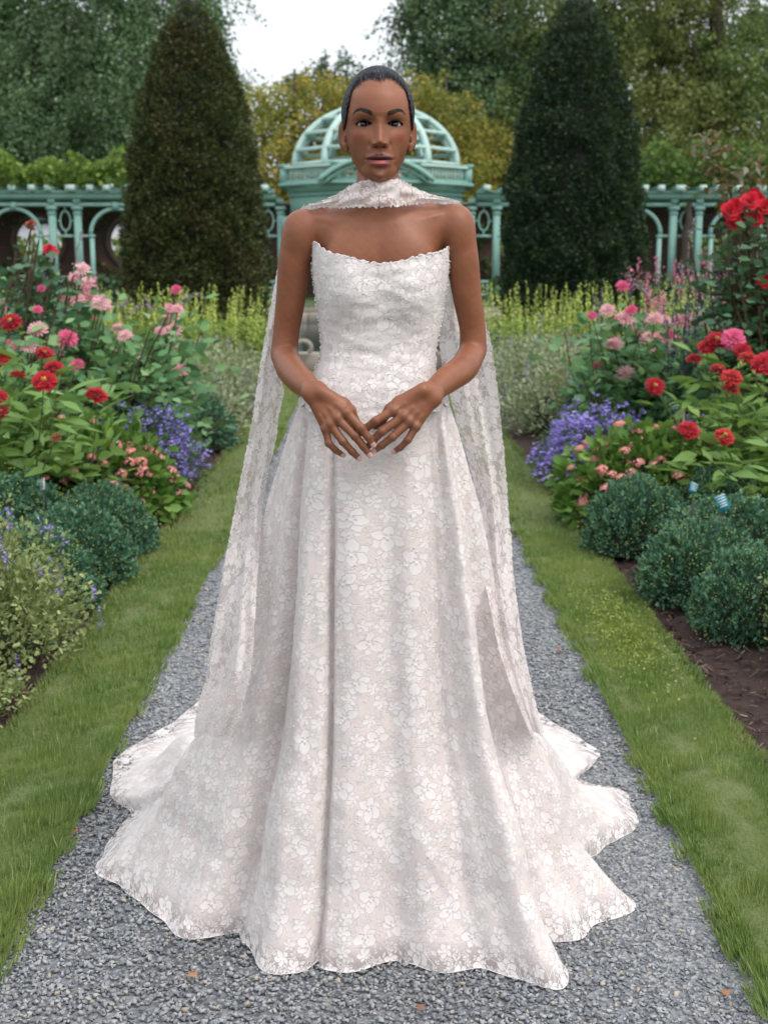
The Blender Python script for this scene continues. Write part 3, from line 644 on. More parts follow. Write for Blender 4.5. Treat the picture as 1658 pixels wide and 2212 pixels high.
# vines lying on the pergola roof
LEAF_V = (np.array([[0, 0, 0], [.42, .25, .05], [.46, .6, 0], [0, 1.05, -.05], [-.46, .6, 0], [-.42, .25, .05]]), np.array([[0, 1, 2], [0, 2, 3], [0, 3, 4], [0, 4, 5]]))
M_VINE = leaf_mat('vine_leaf', [(0.049, 0.105, 0.025), (0.105, 0.189, 0.035), (0.182, 0.280, 0.049), (0.280, 0.378, 0.084)], .35)
M_VINED = leaf_mat('vine_leaf_dark', [(0.028, 0.070, 0.020), (0.063, 0.133, 0.034), (0.119, 0.210, 0.049), (0.210, 0.308, 0.070)], .35)
def vine(label, x0, x1, hfun, n, mat, stems, ls=.13, hang=0.0):
    root = empty('climbing_vine', ((x0 + x1) / 2, PY, ZB)); tag(root, label, 'vine')
    x = rng.uniform(x0, x1, n); y = rng.uniform(-.55, 2.6, n); h = np.array([hfun(v) for v in x]); z = zt + .20 + h * rng.random(n) ** .6 * (1 + .25 * np.sin(x * 3.3 + y)) - hang * (rng.random(n) < .07) * rng.random(n)
    P = np.stack([x, PY + y, z], 1); D = dirs_in(n, .35); D[:, 1] -= .3
    V, F = scatter(*LEAF_V, P, rot_from_dir(D, rng.uniform(0, 6.28, n)), ls * rng.uniform(.6, 1.3, n)); part('foliage', (V, F), mat, root)['kind'] = 'stuff'
    for s in stems: part('stem', tube(*s, 8), M_BARK, root, True)
vine('bright green vine lying along the roof of the left pergola', KX - 18, KX - 6.9, lambda v: .75 + .15 * math.sin(v * 2.2) + .12 * math.sin(v * 5), 12000, M_VINE, [(([(KX - 12.1, PY + 1, ZB), (KX - 12, PY + .9, ZB + 1.5), (KX - 12.2, PY + .6, zt + .3)]), [.07, .06, .05])])
vine('dark green vine heaped high on the right pergola with a thick twisting trunk', KX + 7.2, KX + 19, lambda v: .45 + .75 * math.exp(-((v - KX - 10.5) / 1.6) ** 2) + .5 * math.exp(-((v - KX - 8.4) / .8) ** 2) + .12 * math.sin(v * 4), 13000, M_VINED,
     [([at(1466, 620, PY - .25), at(1468, 590, PY - .2), at(1480, 545, PY - .25), at(1478, 505, PY - .2), at(1488, 480, PY - .25), at(1486, 450, PY - .1), at(1490, 415, PY)], [.14, .13, .115, .11, .12, .09, .07])], .13, .8)
# hedge beyond the wall and behind the terrace
def hedge(label, x0, x1, y, z0, z1, n, mat, dp=.6, ls=.12):
    root = empty('hedge', ((x0 + x1) / 2, y, z0)); tag(root, label, 'hedge')
    x = rng.uniform(x0, x1, n); z = z0 + (z1 - z0) * rng.random(n) ** .8; yy = y + rng.uniform(-dp, dp, n)
    V, F = scatter(*LEAF_V, np.stack([x, yy, z], 1), rot_from_dir(dirs_in(n, 0), rng.uniform(0, 6, n)), ls * rng.uniform(.6, 1.3, n)); part('foliage', (V, F), mat, root)['kind'] = 'stuff'
hedge('loose green hedge beyond the brick wall, seen through its round windows', KX - 22, KX + 22, 45.5, .3, 2.2, 13000, M_VINE, .8, .16)
hedge('low dark hedge at the foot of the left pergola', KX - 20, KX - 3.2, 36.6, .25, .95, 5000, M_DRK, .4, .14)
hedge('low dark hedge at the foot of the right pergola', KX + 3.2, KX + 20, 36.6, .25, .95, 5000, M_DRK, .4, .14)

root = empty('wall_ivy', (KX, WY - .2, ZB)); tag(root, 'dark green ivy patches climbing the brick wall behind the pergola', 'ivy')
n = 9000; x = KX + rng.uniform(-20, 20, n); z = ZB + 2.6 * rng.random(n); keep = noise3(np.stack([x * .35, z * .5, 0 * x], 1), 77, 2) > .25; ok = np.ones(n, bool)
for cx in cs: ok &= np.hypot(x - cx, z - zc_w) > rc + .1
ok &= keep; x, z = x[ok], z[ok]; n = len(x); V, F = scatter(*LEAF_V, np.stack([x, WY - .2 - rng.random(n) * .12, z], 1), rot_from_dir(dirs_in(n, .2), rng.uniform(0, 6, n)), .13 * rng.uniform(.6, 1.3, n)); part('foliage', (V, F), M_VINED, root)['kind'] = 'stuff'
# ================================================================ the borders
def hemi(n, rx, ry, h, jit=.12, power=1.0, low=0.0):
    """points on a lumpy dome standing on the ground, with outward directions"""
    u = rng.normal(size=(n, 3)); u[:, 2] = np.abs(u[:, 2]) ** power; u /= np.linalg.norm(u, axis=1, keepdims=True)
    lump = 1 + jit * noise3(u * 2.2 + rng.uniform(0, 9), int(rng.integers(1e6)), 2)
    r = lump * (1 - np.abs(rng.normal(0, .10, n)))
    P = u * r[:, None] * np.array([rx, ry, h]); P[:, 2] += low
    return P, u
MUM_LEAF = (np.array([[0, 0, 0], [.30, .35, .07], [.16, .55, .02], [.34, .8, .05], [0, 1.1, -.04], [-.34, .8, .05], [-.16, .55, .02], [-.30, .35, .07]]), np.array([[0, 1, 2], [0, 2, 6], [0, 6, 7], [2, 3, 4], [2, 4, 6], [6, 4, 5]]))
LANCE = (np.array([[0, 0, 0], [.13, .3, .035], [.15, .55, .02], [0, 1.05, -.10], [-.15, .55, .02], [-.13, .3, .035], [0, .45, -.02]]), np.array([[0, 1, 6], [1, 2, 6], [2, 3, 6], [3, 4, 6], [4, 5, 6], [5, 0, 6]]))
OVAL = (np.array([[0, 0, 0], [.27, .28, .06], [.30, .6, .05], [0, 1.05, -.06], [-.30, .6, .05], [-.27, .28, .06], [0, .5, -.01]]), LANCE[1])
def leafy(name, P, D, tpl, s, mat, parent, kind='stuff', wide=None):
    n = len(P); s = np.asarray(s) if np.ndim(s) else np.full(n, s); sc = np.stack([s * (wide or 1), s, s], 1)
    V, F = scatter(*tpl, P, rot_from_dir(D, rng.normal(0, .9, n)), sc); o = obj(name, V, F, mat, parent)
    if kind: o['kind'] = kind
    return o
def stems(parent, tips, base_r, r, mat, n=5, name='stems', bend=.06):
    L = []
    for t in tips:
        b0 = np.array([t[0] * base_r + rng.normal(0, .02), t[1] * base_r + rng.normal(0, .02), 0]); k = np.linspace(0, 1, 5)[:, None]
        q = b0 + (t - b0) * k + np.array([rng.normal(0, bend), rng.normal(0, bend), 0]) * np.sin(PI * k); L.append(tube(q, np.linspace(r * 1.2, r * .7, 5), n, False))
    V, F = merge(L); o = obj(name, V, F, mat, parent, True); return o
M_STEM = simple_mat('green_stem', (.08, .12, .03), .6); M_STEMD = simple_mat('brown_stem', (.07, .045, .025), .8)
# low solid heart so that no daylight shows through a dense mound
M_HEART = simple_mat('mound_shade', (.016, .022, .012), .95, .3, 20)  # near-black heart: shade among the leaves put into its colour
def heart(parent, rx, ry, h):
    V, F = lathe([(rx * .98, .0), (rx * .94, h * .3), (rx * .78, h * .6), (rx * .45, h * .84), (.001, h * .92)], 18); V[:, 1] *= ry / rx; obj('mound_core', V, F, M_HEART, parent)

# ---- chrysanthemum mounds, not yet open: small dark leaves tipped with pale buds
M_MUM = leaf_mat('chrysanthemum_leaf', [(0.029, 0.084, 0.052), (0.054, 0.143, 0.089), (0.089, 0.213, 0.129), (0.135, 0.290, 0.172)], .18, .5)
M_BUD = leaf_mat('green_bud', [(.16, .26, .07), (.26, .36, .10), (.36, .42, .14)], .1)
def mum_mesh():
    P, u = hemi(9500, .5, .5, .5, .10, .9); m = P[:, 2] > .01; P, u = P[m], u[m]
    D = u + rng.normal(0, .55, u.shape) + np.array([0, 0, .35]); V, F = scatter(*MUM_LEAF, P, rot_from_dir(D, rng.normal(0, .9, len(P))), rng.uniform(.022, .042, len(P))); lv = mesh_np('foliage', V, F)
    P, u = hemi(1300, .53, .53, .535, .10, .8); t = bmesh.new(); bmesh.ops.create_icosphere(t, subdivisions=1, radius=1); tv = np.array([v.co[:] for v in t.verts]); tf = np.array([[v.index for v in f.verts] for f in t.faces]); t.free()
    V, F = scatter(tv * np.array([1, 1, .8]), tf, P, np.tile(np.eye(3), (len(P), 1, 1)), rng.uniform(.0045, .0075, len(P))); bd = mesh_np('buds', V, F); return lv, bd
mum_sets = [mum_mesh() for _ in range(2)]
def shared(name, me, mat, parent, kind=None, scale=None):
    o = bpy.data.objects.new(name, me); C.objects.link(o); o.parent = parent
    if not me.materials: me.materials.append(mat)
    if me.materials[0] != mat: o.material_slots[0].link = 'OBJECT'; o.material_slots[0].material = mat
    if kind: o['kind'] = kind
    if scale is not None: o.scale = scale
    return o
def mum(x, y, r, h, label, k):
    root = empty('chrysanthemum_mound', (x, y, .04), k * 1.3); tag(root, label, 'shrub', 'dark green chrysanthemum mounds at the bed edge')
    lv, bd = mum_sets[k % 2]; h *= .9; sc = (r * 2, r * 2 * (.9 + .1 * (k % 3)), h * 2)
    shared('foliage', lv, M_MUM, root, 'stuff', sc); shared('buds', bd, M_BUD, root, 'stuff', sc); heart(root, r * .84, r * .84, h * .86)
G1 = 'dark green chrysanthemum mounds at the bed edge'
for k, a in enumerate([(-1.36, 5.02, .27, .33, 'budded green mound nearest the camera in the left bed, beside the catmint'), (-1.30, 5.48, .27, .33, 'budded green mound touching the left grass, second along'), (-1.78, 5.30, .34, .38, 'budded green mound set back in the left bed, half behind the catmint'),
        (-1.28, 6.02, .26, .33, 'budded green mound in front of the lantana, left bed'), (-1.72, 5.95, .34, .40, 'large budded green mound below the red zinnias, left bed'), (-2.2, 5.6, .32, .34, 'budded green mound at the left frame edge under the zinnia leaves'),
        (1.40, 4.62, .25, .33, 'frontmost budded green mound of the right bed, over bare mulch'), (1.34, 5.12, .26, .33, 'second budded green mound from the front, right bed'), (1.60, 5.62, .33, .34, 'wide budded green mound in the middle of the right group'),
        (1.26, 6.02, .27, .36, 'budded green mound beside the lantana on the right grass edge'), (1.70, 6.30, .26, .36, 'small budded green mound below the blue plant labels'), (2.02, 5.42, .30, .30, 'budded green mound behind the right catmint')]): mum(*a, k)

# ---- catmint: pale grey-green haze of small leaves with violet flower tips
M_CAT = leaf_mat('catmint_leaf', [(0.145, 0.221, 0.083), (0.231, 0.307, 0.121), (0.332, 0.401, 0.181), (0.432, 0.487, 0.184)], .3, patch=(.24, .28, .11), patch_scale=5)
M_CATG = leaf_mat('lavender_leaf', [(0.162, 0.222, 0.137), (0.269, 0.337, 0.209), (0.376, 0.436, 0.291), (0.464, 0.497, 0.293)], .25, patch=(.22, .24, .09), patch_scale=2.5)
M_VIO = leaf_mat('violet_flower', [(0.186, 0.137, 0.483), (0.291, 0.230, 0.662), (0.431, 0.296, 0.703)], .2); M_MAUVE = leaf_mat('faded_flower', [(.20, .13, .17), (.30, .20, .25)], .2)
def haze_plant(name, cat, x, y, rx, ry, h, label, n, ls, mat, flowers=90, woody=False, group=None, spikes=60, fl_mat=None):
    root = empty(name, (x, y, .04)); tag(root, label, cat, group)
    P, u = hemi(n, rx, ry, h, .16, .75); P *= (rng.random(n) ** .25)[:, None] ; P[:, 2] += .01
    D = u + rng.normal(0, .7, u.shape) + np.array([0, 0, .5]); leafy('foliage', P, D, MUM_LEAF, rng.uniform(.6, 1.3, n) * ls, mat, root)
    tips, u = hemi(spikes, rx * 1.08, ry * 1.08, h * 1.12, .14, .6); stems(root, tips, .25, .0016, M_STEMD if woody else M_STEM, 3)
    if spikes:     # leafy side shoots along the stems
        m = 16; t = np.tile(np.linspace(.45, 1, m), spikes)[:, None]; q = np.repeat(tips, m, 0); q = q * (.25 + .75 * t) * np.array([1, 1, 0]) + q * t * np.array([0, 0, 1]) + rng.normal(0, .008, (spikes * m, 3))
        leafy('side_shoots', q, rng.normal(0, 1, q.shape) + np.array([0, 0, .5]), MUM_LEAF, ls * .9, mat, root)
    if flowers:
        k = rng.choice(len(tips), min(flowers, len(tips)), replace=False); m = 14
        q = np.repeat(tips[k], m, 0) + rng.normal(0, 1, (len(k) * m, 3)) * np.array([.006, .006, .022]); leafy('flowers', q, rng.normal(0, 1, q.shape), OVAL, rng.uniform(.008, .016, len(q)), fl_mat or M_VIO, root)
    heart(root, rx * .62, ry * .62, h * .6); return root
haze_plant('catmint', 'plant', -1.44, 4.36, .48, .46, .47, 'large catmint with violet tips spilling over the mulch, lower left', 9500, .021, M_CAT, 60, spikes=260)
haze_plant('catmint', 'plant', -1.33, 3.74, .28, .30, .23, 'small low catmint clump in the lower left corner by the grass', 3200, .020, M_CAT, 22, spikes=90)
haze_plant('catmint', 'plant', 1.64, 4.12, .34, .42, .50, 'woody straggling catmint cut off by the right frame edge', 3600, .021, M_CAT, 20, True, spikes=150, fl_mat=M_VIO)

# ---- lantana with rounded pink and apricot flower heads
M_LAN = leaf_mat('lantana_leaf', [(0.044, 0.120, 0.022), (0.088, 0.205, 0.036), (0.146, 0.284, 0.056), (0.232, 0.370, 0.080)], .28)
M_LANF = leaf_mat('lantana_flower', [(0.70, 0.20, 0.26), (0.634, 0.204, 0.241), (0.720, 0.299, 0.290), (0.771, 0.378, 0.238), (0.800, 0.472, 0.314)], .2, rough=.6)
def cluster(n, r):     # a dome of tiny florets
    u = rng.normal(size=(n, 3)); u[:, 2] = np.abs(u[:, 2]); u /= np.linalg.norm(u, axis=1, keepdims=True); t = np.array([[-.5, -.5, 0], [.5, -.5, 0], [.5, .5, 0], [-.5, .5, 0]]); f = np.array([[0, 1, 2, 3]])
    R = rot_from_dir(np.cross(u, rng.normal(size=(n, 3))), np.zeros(n)); z = u; x = R[:, :, 0] - (R[:, :, 0] * z).sum(1)[:, None] * z; x /= np.linalg.norm(x, axis=1, keepdims=True); R = np.stack([x, np.cross(z, x), z], 2)
    return scatter(t, f, u * r * np.array([1, 1, .62]), R, np.full(n, r * .42))
LANF = [mesh_np('flower_head', *cluster(34, .028)) for _ in range(2)]
def bush(name, cat, x, y, rx, ry, h, label, n, ls, mat, tpl=OVAL, low=0.0, heart_on=True, group=None):
    root = empty(name, (x, y, .04)); tag(root, label, cat, group)
    P, u = hemi(n, rx, ry, h, .15, .8, low); D = u + rng.normal(0, .45, u.shape) + np.array([0, 0, -.05]); leafy('foliage', P, D, tpl, rng.uniform(.6, 1.25, n) * ls, mat, root)
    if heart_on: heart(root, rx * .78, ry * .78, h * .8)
    return root
def heads(root, n, rx, ry, h, meshes, mat, name, s0=.8, s1=1.2, front=True, power=.6, tilt=.8, low=0.0):
    P, u = hemi(n * 3, rx, ry, h, .08, power, low); m = (P[:, 2] > h * .18)
    if front: m &= (u[:, 1] < .35)
    P, u = P[m][:n], u[m][:n]
    for i, (p, d) in enumerate(zip(P, u)):
        o = shared(name, meshes[i % len(meshes)], mat, root); o.location = p
        dd = Vector((d[0] * tilt, d[1] * tilt, d[2] + .5)); o.rotation_euler = dd.to_track_quat('Z', 'Y').to_euler(); o.scale = [rng.uniform(s0, s1)] * 3
L1 = bush('lantana', 'plant', -1.50, 6.85, .47, .42, .47, 'lantana with pink and apricot heads in the left bed, behind the green mounds', 2300, .062, M_LAN)
heads(L1, 62, .53, .48, .53, LANF, M_LANF, 'flower_head')
L2 = bush('lantana', 'plant', 1.46, 6.72, .46, .42, .47, 'lantana thick with pink and apricot heads in the right bed, by the purple asters', 2400, .062, M_LAN)
heads(L2, 74, .52, .48, .53, LANF, M_LANF, 'flower_head')

# ---- violet-blue asters
M_AST = leaf_mat('aster_leaf', [(0.039, 0.091, 0.029), (0.078, 0.156, 0.052), (0.117, 0.208, 0.078)], .2); M_ASTF = leaf_mat('aster_flower', [(0.181, 0.130, 0.553), (0.291, 0.227, 0.791), (0.412, 0.335, 0.800), (0.518, 0.416, 0.800)], .2)
def aster(x, y, rx, ry, h, label, n):
    root = bush('aster', 'plant', x, y, rx, ry, h, label, 2600, .035, M_AST, LANCE)
    P, u = hemi(n, rx * 1.03, ry * 1.03, h * 1.05, .16, .7); P = P[P[:, 2] > h * .1]; n = len(P); D = rng.normal(0, 1, (n, 3)); k = 5
    q = np.repeat(P, k, 0) + rng.normal(0, .006, (n * k, 3)); a = np.tile(np.arange(k) * 2 * PI / k, n); D = np.stack([np.cos(a), np.sin(a) - .3, .25 + 0 * a], 1)
    leafy('flowers', q, D, OVAL, .021, M_ASTF, root)
aster(-1.40, 7.85, .36, .55, .46, 'violet-blue asters spilling toward the left grass behind the lantana', 1000)
aster(1.40, 7.95, .38, .66, .44, 'violet-blue asters spilling toward the right grass', 1500)
aster(2.0, 7.6, .5, .4, .44, 'violet-blue asters showing behind the right lantana', 380)
aster(1.55, 9.35, .22, .22, .52, 'small separate clump of violet asters before the grey-green mounds, right', 160)

# ---- grey-green lavender and catmint mounds further along
for a in [(-1.52, 10.1, .58, .66, .60, 'grey-green mound overhanging the left grass, nearest of its row'), (-1.55, 11.6, .62, .7, .68, 'grey-green mound second along the left grass'), (-1.65, 13.2, .6, .7, .58, 'grey-green mound furthest along the left grass'), (-2.7, 10.9, .6, .6, .62, 'grey-green mound set back behind the dahlias, left bed'),
          (1.58, 10.3, .62, .66, .64, 'grey-green mound overhanging the right grass, nearest of its row'), (1.60, 11.9, .68, .7, .74, 'broad grey-green mound second along the right grass'), (1.65, 13.6, .6, .7, .6, 'grey-green mound furthest along the right grass')]:
    haze_plant('lavender_mound', 'shrub', *a, 3400, .034, M_CATG, 26, group='grey-green mounds along the far borders', spikes=110)
bush('low_shrub', 'shrub', -1.22, 9.5, .20, .3, .36, 'small dark green shrub at the left grass edge before the grey mounds', 1300, .034, M_MUM, MUM_LEAF)

# ---- yellow-green flower spires
M_SPI = leaf_mat('spire_leaf', [(0.299, 0.440, 0.081), (0.499, 0.660, 0.120), (0.720, 0.800, 0.200), (0.800, 0.800, 0.339)], .35)
def spires(x, y, rx, ry, h, n, label, mat, cat='plant', name='flower_spires', group='yellow-green flower spires', fol=1900, w=.015, base_mat=None, top=.45, ls=.02):
    if name == 'flower_spires': n = int(n * 1.5); ls = .025
    root = empty(name, (x, y, .04)); tag(root, label, cat, group)
    bx_ = rng.uniform(-1, 1, n) * rx; by_ = rng.uniform(-1, 1, n) * ry; hh = h * rng.uniform(.68, 1.08, n)
    tips = np.stack([bx_ * 1.25 + rng.normal(0, .04, n), by_ * 1.2, hh], 1); stems(root, tips, .8, .003, M_STEM, 3, bend=.03)
    m = 34; t = np.tile(np.linspace(1 - top, 1, m), n)[:, None]; q0 = np.stack([bx_, by_, 0 * bx_], 1); q = np.repeat(q0, m, 0) + (np.repeat(tips - q0, m, 0)) * t
    q += rng.normal(0, 1, q.shape) * (w * (1.25 - t)) * np.array([1, 1, .4]); leafy('florets', q, rng.normal(0, 1, q.shape) + np.array([0, 0, .8]), OVAL, rng.uniform(.7, 1.2, len(q)) * ls, mat, root)
    P = np.stack([rng.uniform(-1.15, 1.15, fol) * rx, rng.uniform(-1.1, 1.1, fol) * ry, h * .68 * rng.random(fol) ** .8], 1); leafy('foliage', P, rng.normal(0, 1, P.shape) + np.array([0, 0, .9]), LANCE, .075, base_mat or mat, root)
    return root
M_SPIB = leaf_mat('spire_foliage', [(0.128, 0.224, 0.048), (0.224, 0.336, 0.072), (0.320, 0.448, 0.096)], .3)
for a in [(-1.75, 14.6, .5, .55, 1.02, 60, 'yellow-green flower spires beside the left arm of the gown'), (-2.65, 14.2, .6, .6, 1.04, 70, 'yellow-green flower spires in front of the left yew'), (-3.6, 14.6, .6, .5, .95, 55, 'yellow-green flower spires at the outer side of the left yew'),
          (1.95, 14.4, .6, .55, 1.04, 75, 'yellow-green flower spires just right of the hanging scarf'), (2.95, 14.0, .62, .6, 1.08, 85, 'yellow-green flower spires in front of the right yew'), (3.9, 14.6, .6, .5, 1.0, 50, 'yellow-green flower spires behind the pink dahlias, right')]:
    spires(*a, M_SPI, base_mat=M_SPIB)

# ---- flower heads built petal by petal
def bloom(rings, r, cup=.35, pw=.28, centre=None, seed=0):
    rr_ = np.random.default_rng(seed); parts_ = []
    tpl = np.array([[0, 0, 0], [.5, .45, .10], [.42, .85, .12], [0, 1.02, .06], [-.42, .85, .12], [-.5, .45, .10], [0, .5, 0]]); tf = LANCE[1]
    for k, (n, rad, el) in enumerate(rings):
        a = np.arange(n) * 2 * PI / n + rr_.uniform(0, 6) + rr_.normal(0, .06, n); e = el + rr_.normal(0, .10, n)
        D = np.stack([np.cos(a) * np.cos(e), np.sin(a) * np.cos(e), np.sin(e)], 1); up = np.stack([-np.cos(a) * np.sin(e), -np.sin(a) * np.sin(e), np.cos(e)], 1)
        R = np.stack([np.cross(D, up), D, up], 2); L = r * rad * rr_.uniform(.88, 1.08, n)
        parts_.append(scatter(tpl, tf, D * r * .10 + np.array([0, 0, k * r * .045]), R, np.stack([L * pw * 2, L, L], 1)))
    return mesh_np('flower', *merge(parts_))
ZIN = [bloom([(20, 1.0, -.22), (18, .92, .0), (16, .76, .22), (13, .58, .5), (9, .38, .85), (7, .2, 1.2)], .049, pw=.20, seed=k) for k in range(2)]
DAH = [bloom([(15, 1.0, -.12), (14, .9, .18), (12, .75, .5), (9, .55, .85)], .050, pw=.13, seed=10 + k) for k in range(3)]
ROS = [bloom([(7, 1.0, .25), (7, .85, .6), (6, .65, .95), (5, .45, 1.25)], .040, pw=.42, seed=20 + k) for k in range(2)]
def petal_mat(name, cols, tip=None):
    b = N(new_mat(name)); c = b.ramp(b.n('ObjectInfo').outputs['Random'], [(i / max(1, len(cols) - 1), c) for i, c in enumerate(cols)]); c = b.mix(b.math('MULTIPLY', b.island(), .35), c, tip or cols[-1])
    p = b.principled(c, .6, Specular_IOR_Level=.25, Sheen_Weight=.2); t = b.n('BsdfTranslucent'); b.t.links.new(c, t.inputs[0]); mx = b.n('MixShader', ins={0: .25}); b.t.links.new(p, mx.inputs[1]); b.t.links.new(t.outputs[0], mx.inputs[2]); return b.out(mx.outputs[0])
M_RED = petal_mat('zinnia_petal', [(.36, .004, .022), (.44, .007, .030), (.47, .012, .028)], (.58, .022, .045)); M_CORAL = petal_mat('coral_petal', [(.52, .022, .03), (.56, .045, .035)])
M_PINK = petal_mat('dahlia_petal', [(.72, .28, .36), (.76, .40, .45), (.80, .52, .54)], (.85, .68, .66)); M_HOT = petal_mat('bright_pink_petal', [(.70, .10, .24), (.72, .15, .30)])
M_ROSE = petal_mat('rose_petal', [(.55, .006, .018), (.62, .010, .03), (.58, .010, .045)]); M_OLDR = petal_mat('faded_rose_petal', [(.30, .07, .035), (.38, .12, .06)], (.22, .06, .03))
t = bmesh.new(); bmesh.ops.create_icosphere(t, subdivisions=2, radius=1); BALL = (np.array([v.co[:] for v in t.verts]), np.array([[v.index for v in f.verts] for f in t.faces])); t.free()
EYE_ME = mesh_np('flower_eye', BALL[0] * np.array([.012, .012, .008]) + np.array([0, 0, .014]), BALL[1]); M_YEL = simple_mat('yellow_eye', (.55, .38, .05), .7)
def bloom_plant(name, cat, label, base, blooms, mat_leaf, leaf_tpl, leaf_s, per_stem, extra, group=None, stem_r=.004, leaf_parts=0, spread=.14, zlow=.1, thick=None, bmat=M_STEM):
    """blooms: (px, py, Y, mesh set, material, scale, tilt to camera). Each bloom and its stem stand where the photograph shows them."""
    base = np.array([base[0], base[1], .04]); root = empty(name, base); tag(root, label, cat, group); tips = []
    for i, (px, py, Y, ms, mt, sc, tilt) in enumerate(blooms):
        p = at(px, py, Y) - base; tips.append(p); o = shared('flower', ms[i % len(ms)], mt, root); o.location = p
        d = Vector((rng.normal(0, .25), -tilt + rng.normal(0, .15), 1)); o.rotation_euler = d.to_track_quat('Z', 'Y').to_euler(); o.scale = [sc * rng.uniform(.9, 1.1)] * 3
        if ms is ZIN and i % 3 == 0:
            e = shared('flower_eye', EYE_ME, M_YEL, o)
    tips = np.array(tips); ex = []
    for _ in range(extra):
        q = tips[rng.integers(len(tips))].copy(); q += rng.normal(0, 1, 3) * np.array([.11, .22, .05]); q[2] -= rng.uniform(.06, .35); q[2] = max(.25, q[2]); ex.append(q)
    al = np.vstack([tips - np.array([0, 0, .012])] + ([np.array(ex)] if ex else [])); k = np.linspace(0, 1, 6)[:, None]; L, LPs, LD = [], [], []
    for t_ in al:
        b0 = np.array([t_[0] * .55 + rng.normal(0, .05), t_[1] * .6 + rng.normal(0, .05), -.02]); q = b0 + (t_ - b0) * k + np.array([rng.normal(0, .04), rng.normal(0, .04), 0]) * np.sin(PI * k); L.append(tube(q, np.linspace(stem_r * 1.5, stem_r * .8, 6), 4, False))
        m = per_stem; tt_ = rng.uniform(zlow, .93, m); pos = b0 + (t_ - b0) * tt_[:, None] + rng.normal(0, spread * .25, (m, 3)); a = rng.uniform(0, 2 * PI, m)
        LPs.append(pos); LD.append(np.stack([np.cos(a), np.sin(a), rng.uniform(-.25, .65, m)], 1))
    V, F = merge(L); obj('stems', V, F, bmat, root)
    P = np.vstack(LPs); D = np.vstack(LD); s = rng.uniform(.65, 1.3, len(P)) * leaf_s
    P = P + D * (rng.random(len(P)) ** 1.5 * spread)[:, None]
    near_ = np.argsort(P[:, 1] + base[1] - 1.2 * P[:, 2])[:leaf_parts]; rest = np.setdiff1d(np.arange(len(P)), near_)
    if leaf_parts:
        if not hasattr(bloom_plant, 'lm'): bloom_plant.lm = {}
        key = mat_leaf.name
        if key not in bloom_plant.lm: bloom_plant.lm[key] = mesh_np('leaf', *leaf_tpl)
        R = rot_from_dir(D, rng.normal(0, .5, len(P)))
        for i in near_:
            o = shared('leaf', bloom_plant.lm[key], mat_leaf, root); o.location = P[i]; o.rotation_euler = Matrix(R[i].tolist()).to_euler(); o.scale = [s[i] * (.9 + .5 * rng.random())] * 3
    leafy('foliage', P[rest], D[rest], leaf_tpl, s[rest], mat_leaf, root)
    return root
M_ZL = leaf_mat('zinnia_leaf', [(0.071, 0.163, 0.038), (0.133, 0.261, 0.061), (0.202, 0.350, 0.095), (0.293, 0.448, 0.129)], .35)
b = N(new_mat('zinnia_leaf_single')); c_ = b.ramp(b.n('ObjectInfo').outputs['Random'], [(0, (.07, .15, .04)), (.5, (.135, .25, .07)), (.85, (.21, .33, .09)), (1, (.32, .37, .11))])
p_ = b.principled(c_, .5, Specular_IOR_Level=.3); t_n = b.n('BsdfTranslucent', ins={0: (.2, .35, .05, 1)}); mx = b.n('MixShader', ins={0: .3}); b.t.links.new(p_, mx.inputs[1]); b.t.links.new(t_n.outputs[0], mx.inputs[2]); M_ZL1 = b.out(mx.outputs[0])
M_DL = leaf_mat('dahlia_leaf', [(0.057, 0.147, 0.063), (0.102, 0.242, 0.102), (0.167, 0.347, 0.141), (0.242, 0.421, 0.171)], .28)
M_RL = leaf_mat('rose_leaf', [(0.033, 0.091, 0.049), (0.064, 0.158, 0.081), (0.108, 0.232, 0.108)], .2, .4); M_RLN = leaf_mat('young_rose_leaf', [(.10, .05, .03), (.18, .10, .05), (.12, .14, .06), (.30, .30, .24)], .3)
def CL(x, y): return (x / 2.5645, 553 + y / 2.5645)          # left detail view to photograph
def CR(x, y): return (1037.9 + x / 2.6734, 553 + y / 2.6734)
Z = lambda q, Y, s=1.0, m=None, t=.9: (q[0], q[1], Y, ZIN, m or M_RED, s, t)
D_ = lambda q, Y, s=1.0, m=None, t=.8: (q[0], q[1], Y, DAH, m or M_PINK, s, t)
GZ = 'red zinnias in the borders'
# left zinnias, three plants
bloom_plant('zinnia_plant', 'flowers', 'zinnias with the largest crimson bloom of the left bed and a coral one below right', (-2.0, 6.7), [Z(CL(245, 690), 6.0, 1.05, None, 1.3), Z(CL(535, 768), 6.2, 1.0, M_CORAL, .7), Z(CL(300, 620), 6.5, .95, None, .5), Z(CL(310, 1005), 6.0, .6, M_OLDR, .5)], M_ZL, LANCE, .13, 18, 4, GZ, leaf_parts=40, zlow=.45)
bloom_plant('zinnia_plant', 'flowers', 'zinnias with scarlet blooms above left, one flat and coral, left bed', (-2.3, 6.6), [Z(CL(245, 540), 6.6, 1.0, None, .5), Z(CL(100, 660), 6.3, .9, M_CORAL, .2), Z(CL(-5, 780), 6.1, .9), Z(CL(10, 865), 6.1, .7)], M_ZL, LANCE, .135, 26, 12, GZ, leaf_parts=60)
bloom_plant('zinnia_plant', 'flowers', 'zinnias at the left frame edge, topmost deep crimson bloom', (-2.75, 6.8), [Z(CL(60, 365), 6.9, 1.1), Z(CL(15, 565), 6.5, .8, M_CORAL), Z(CL(-60, 480), 6.6, 1)], M_ZL, LANCE, .135, 26, 14, GZ, leaf_parts=40)
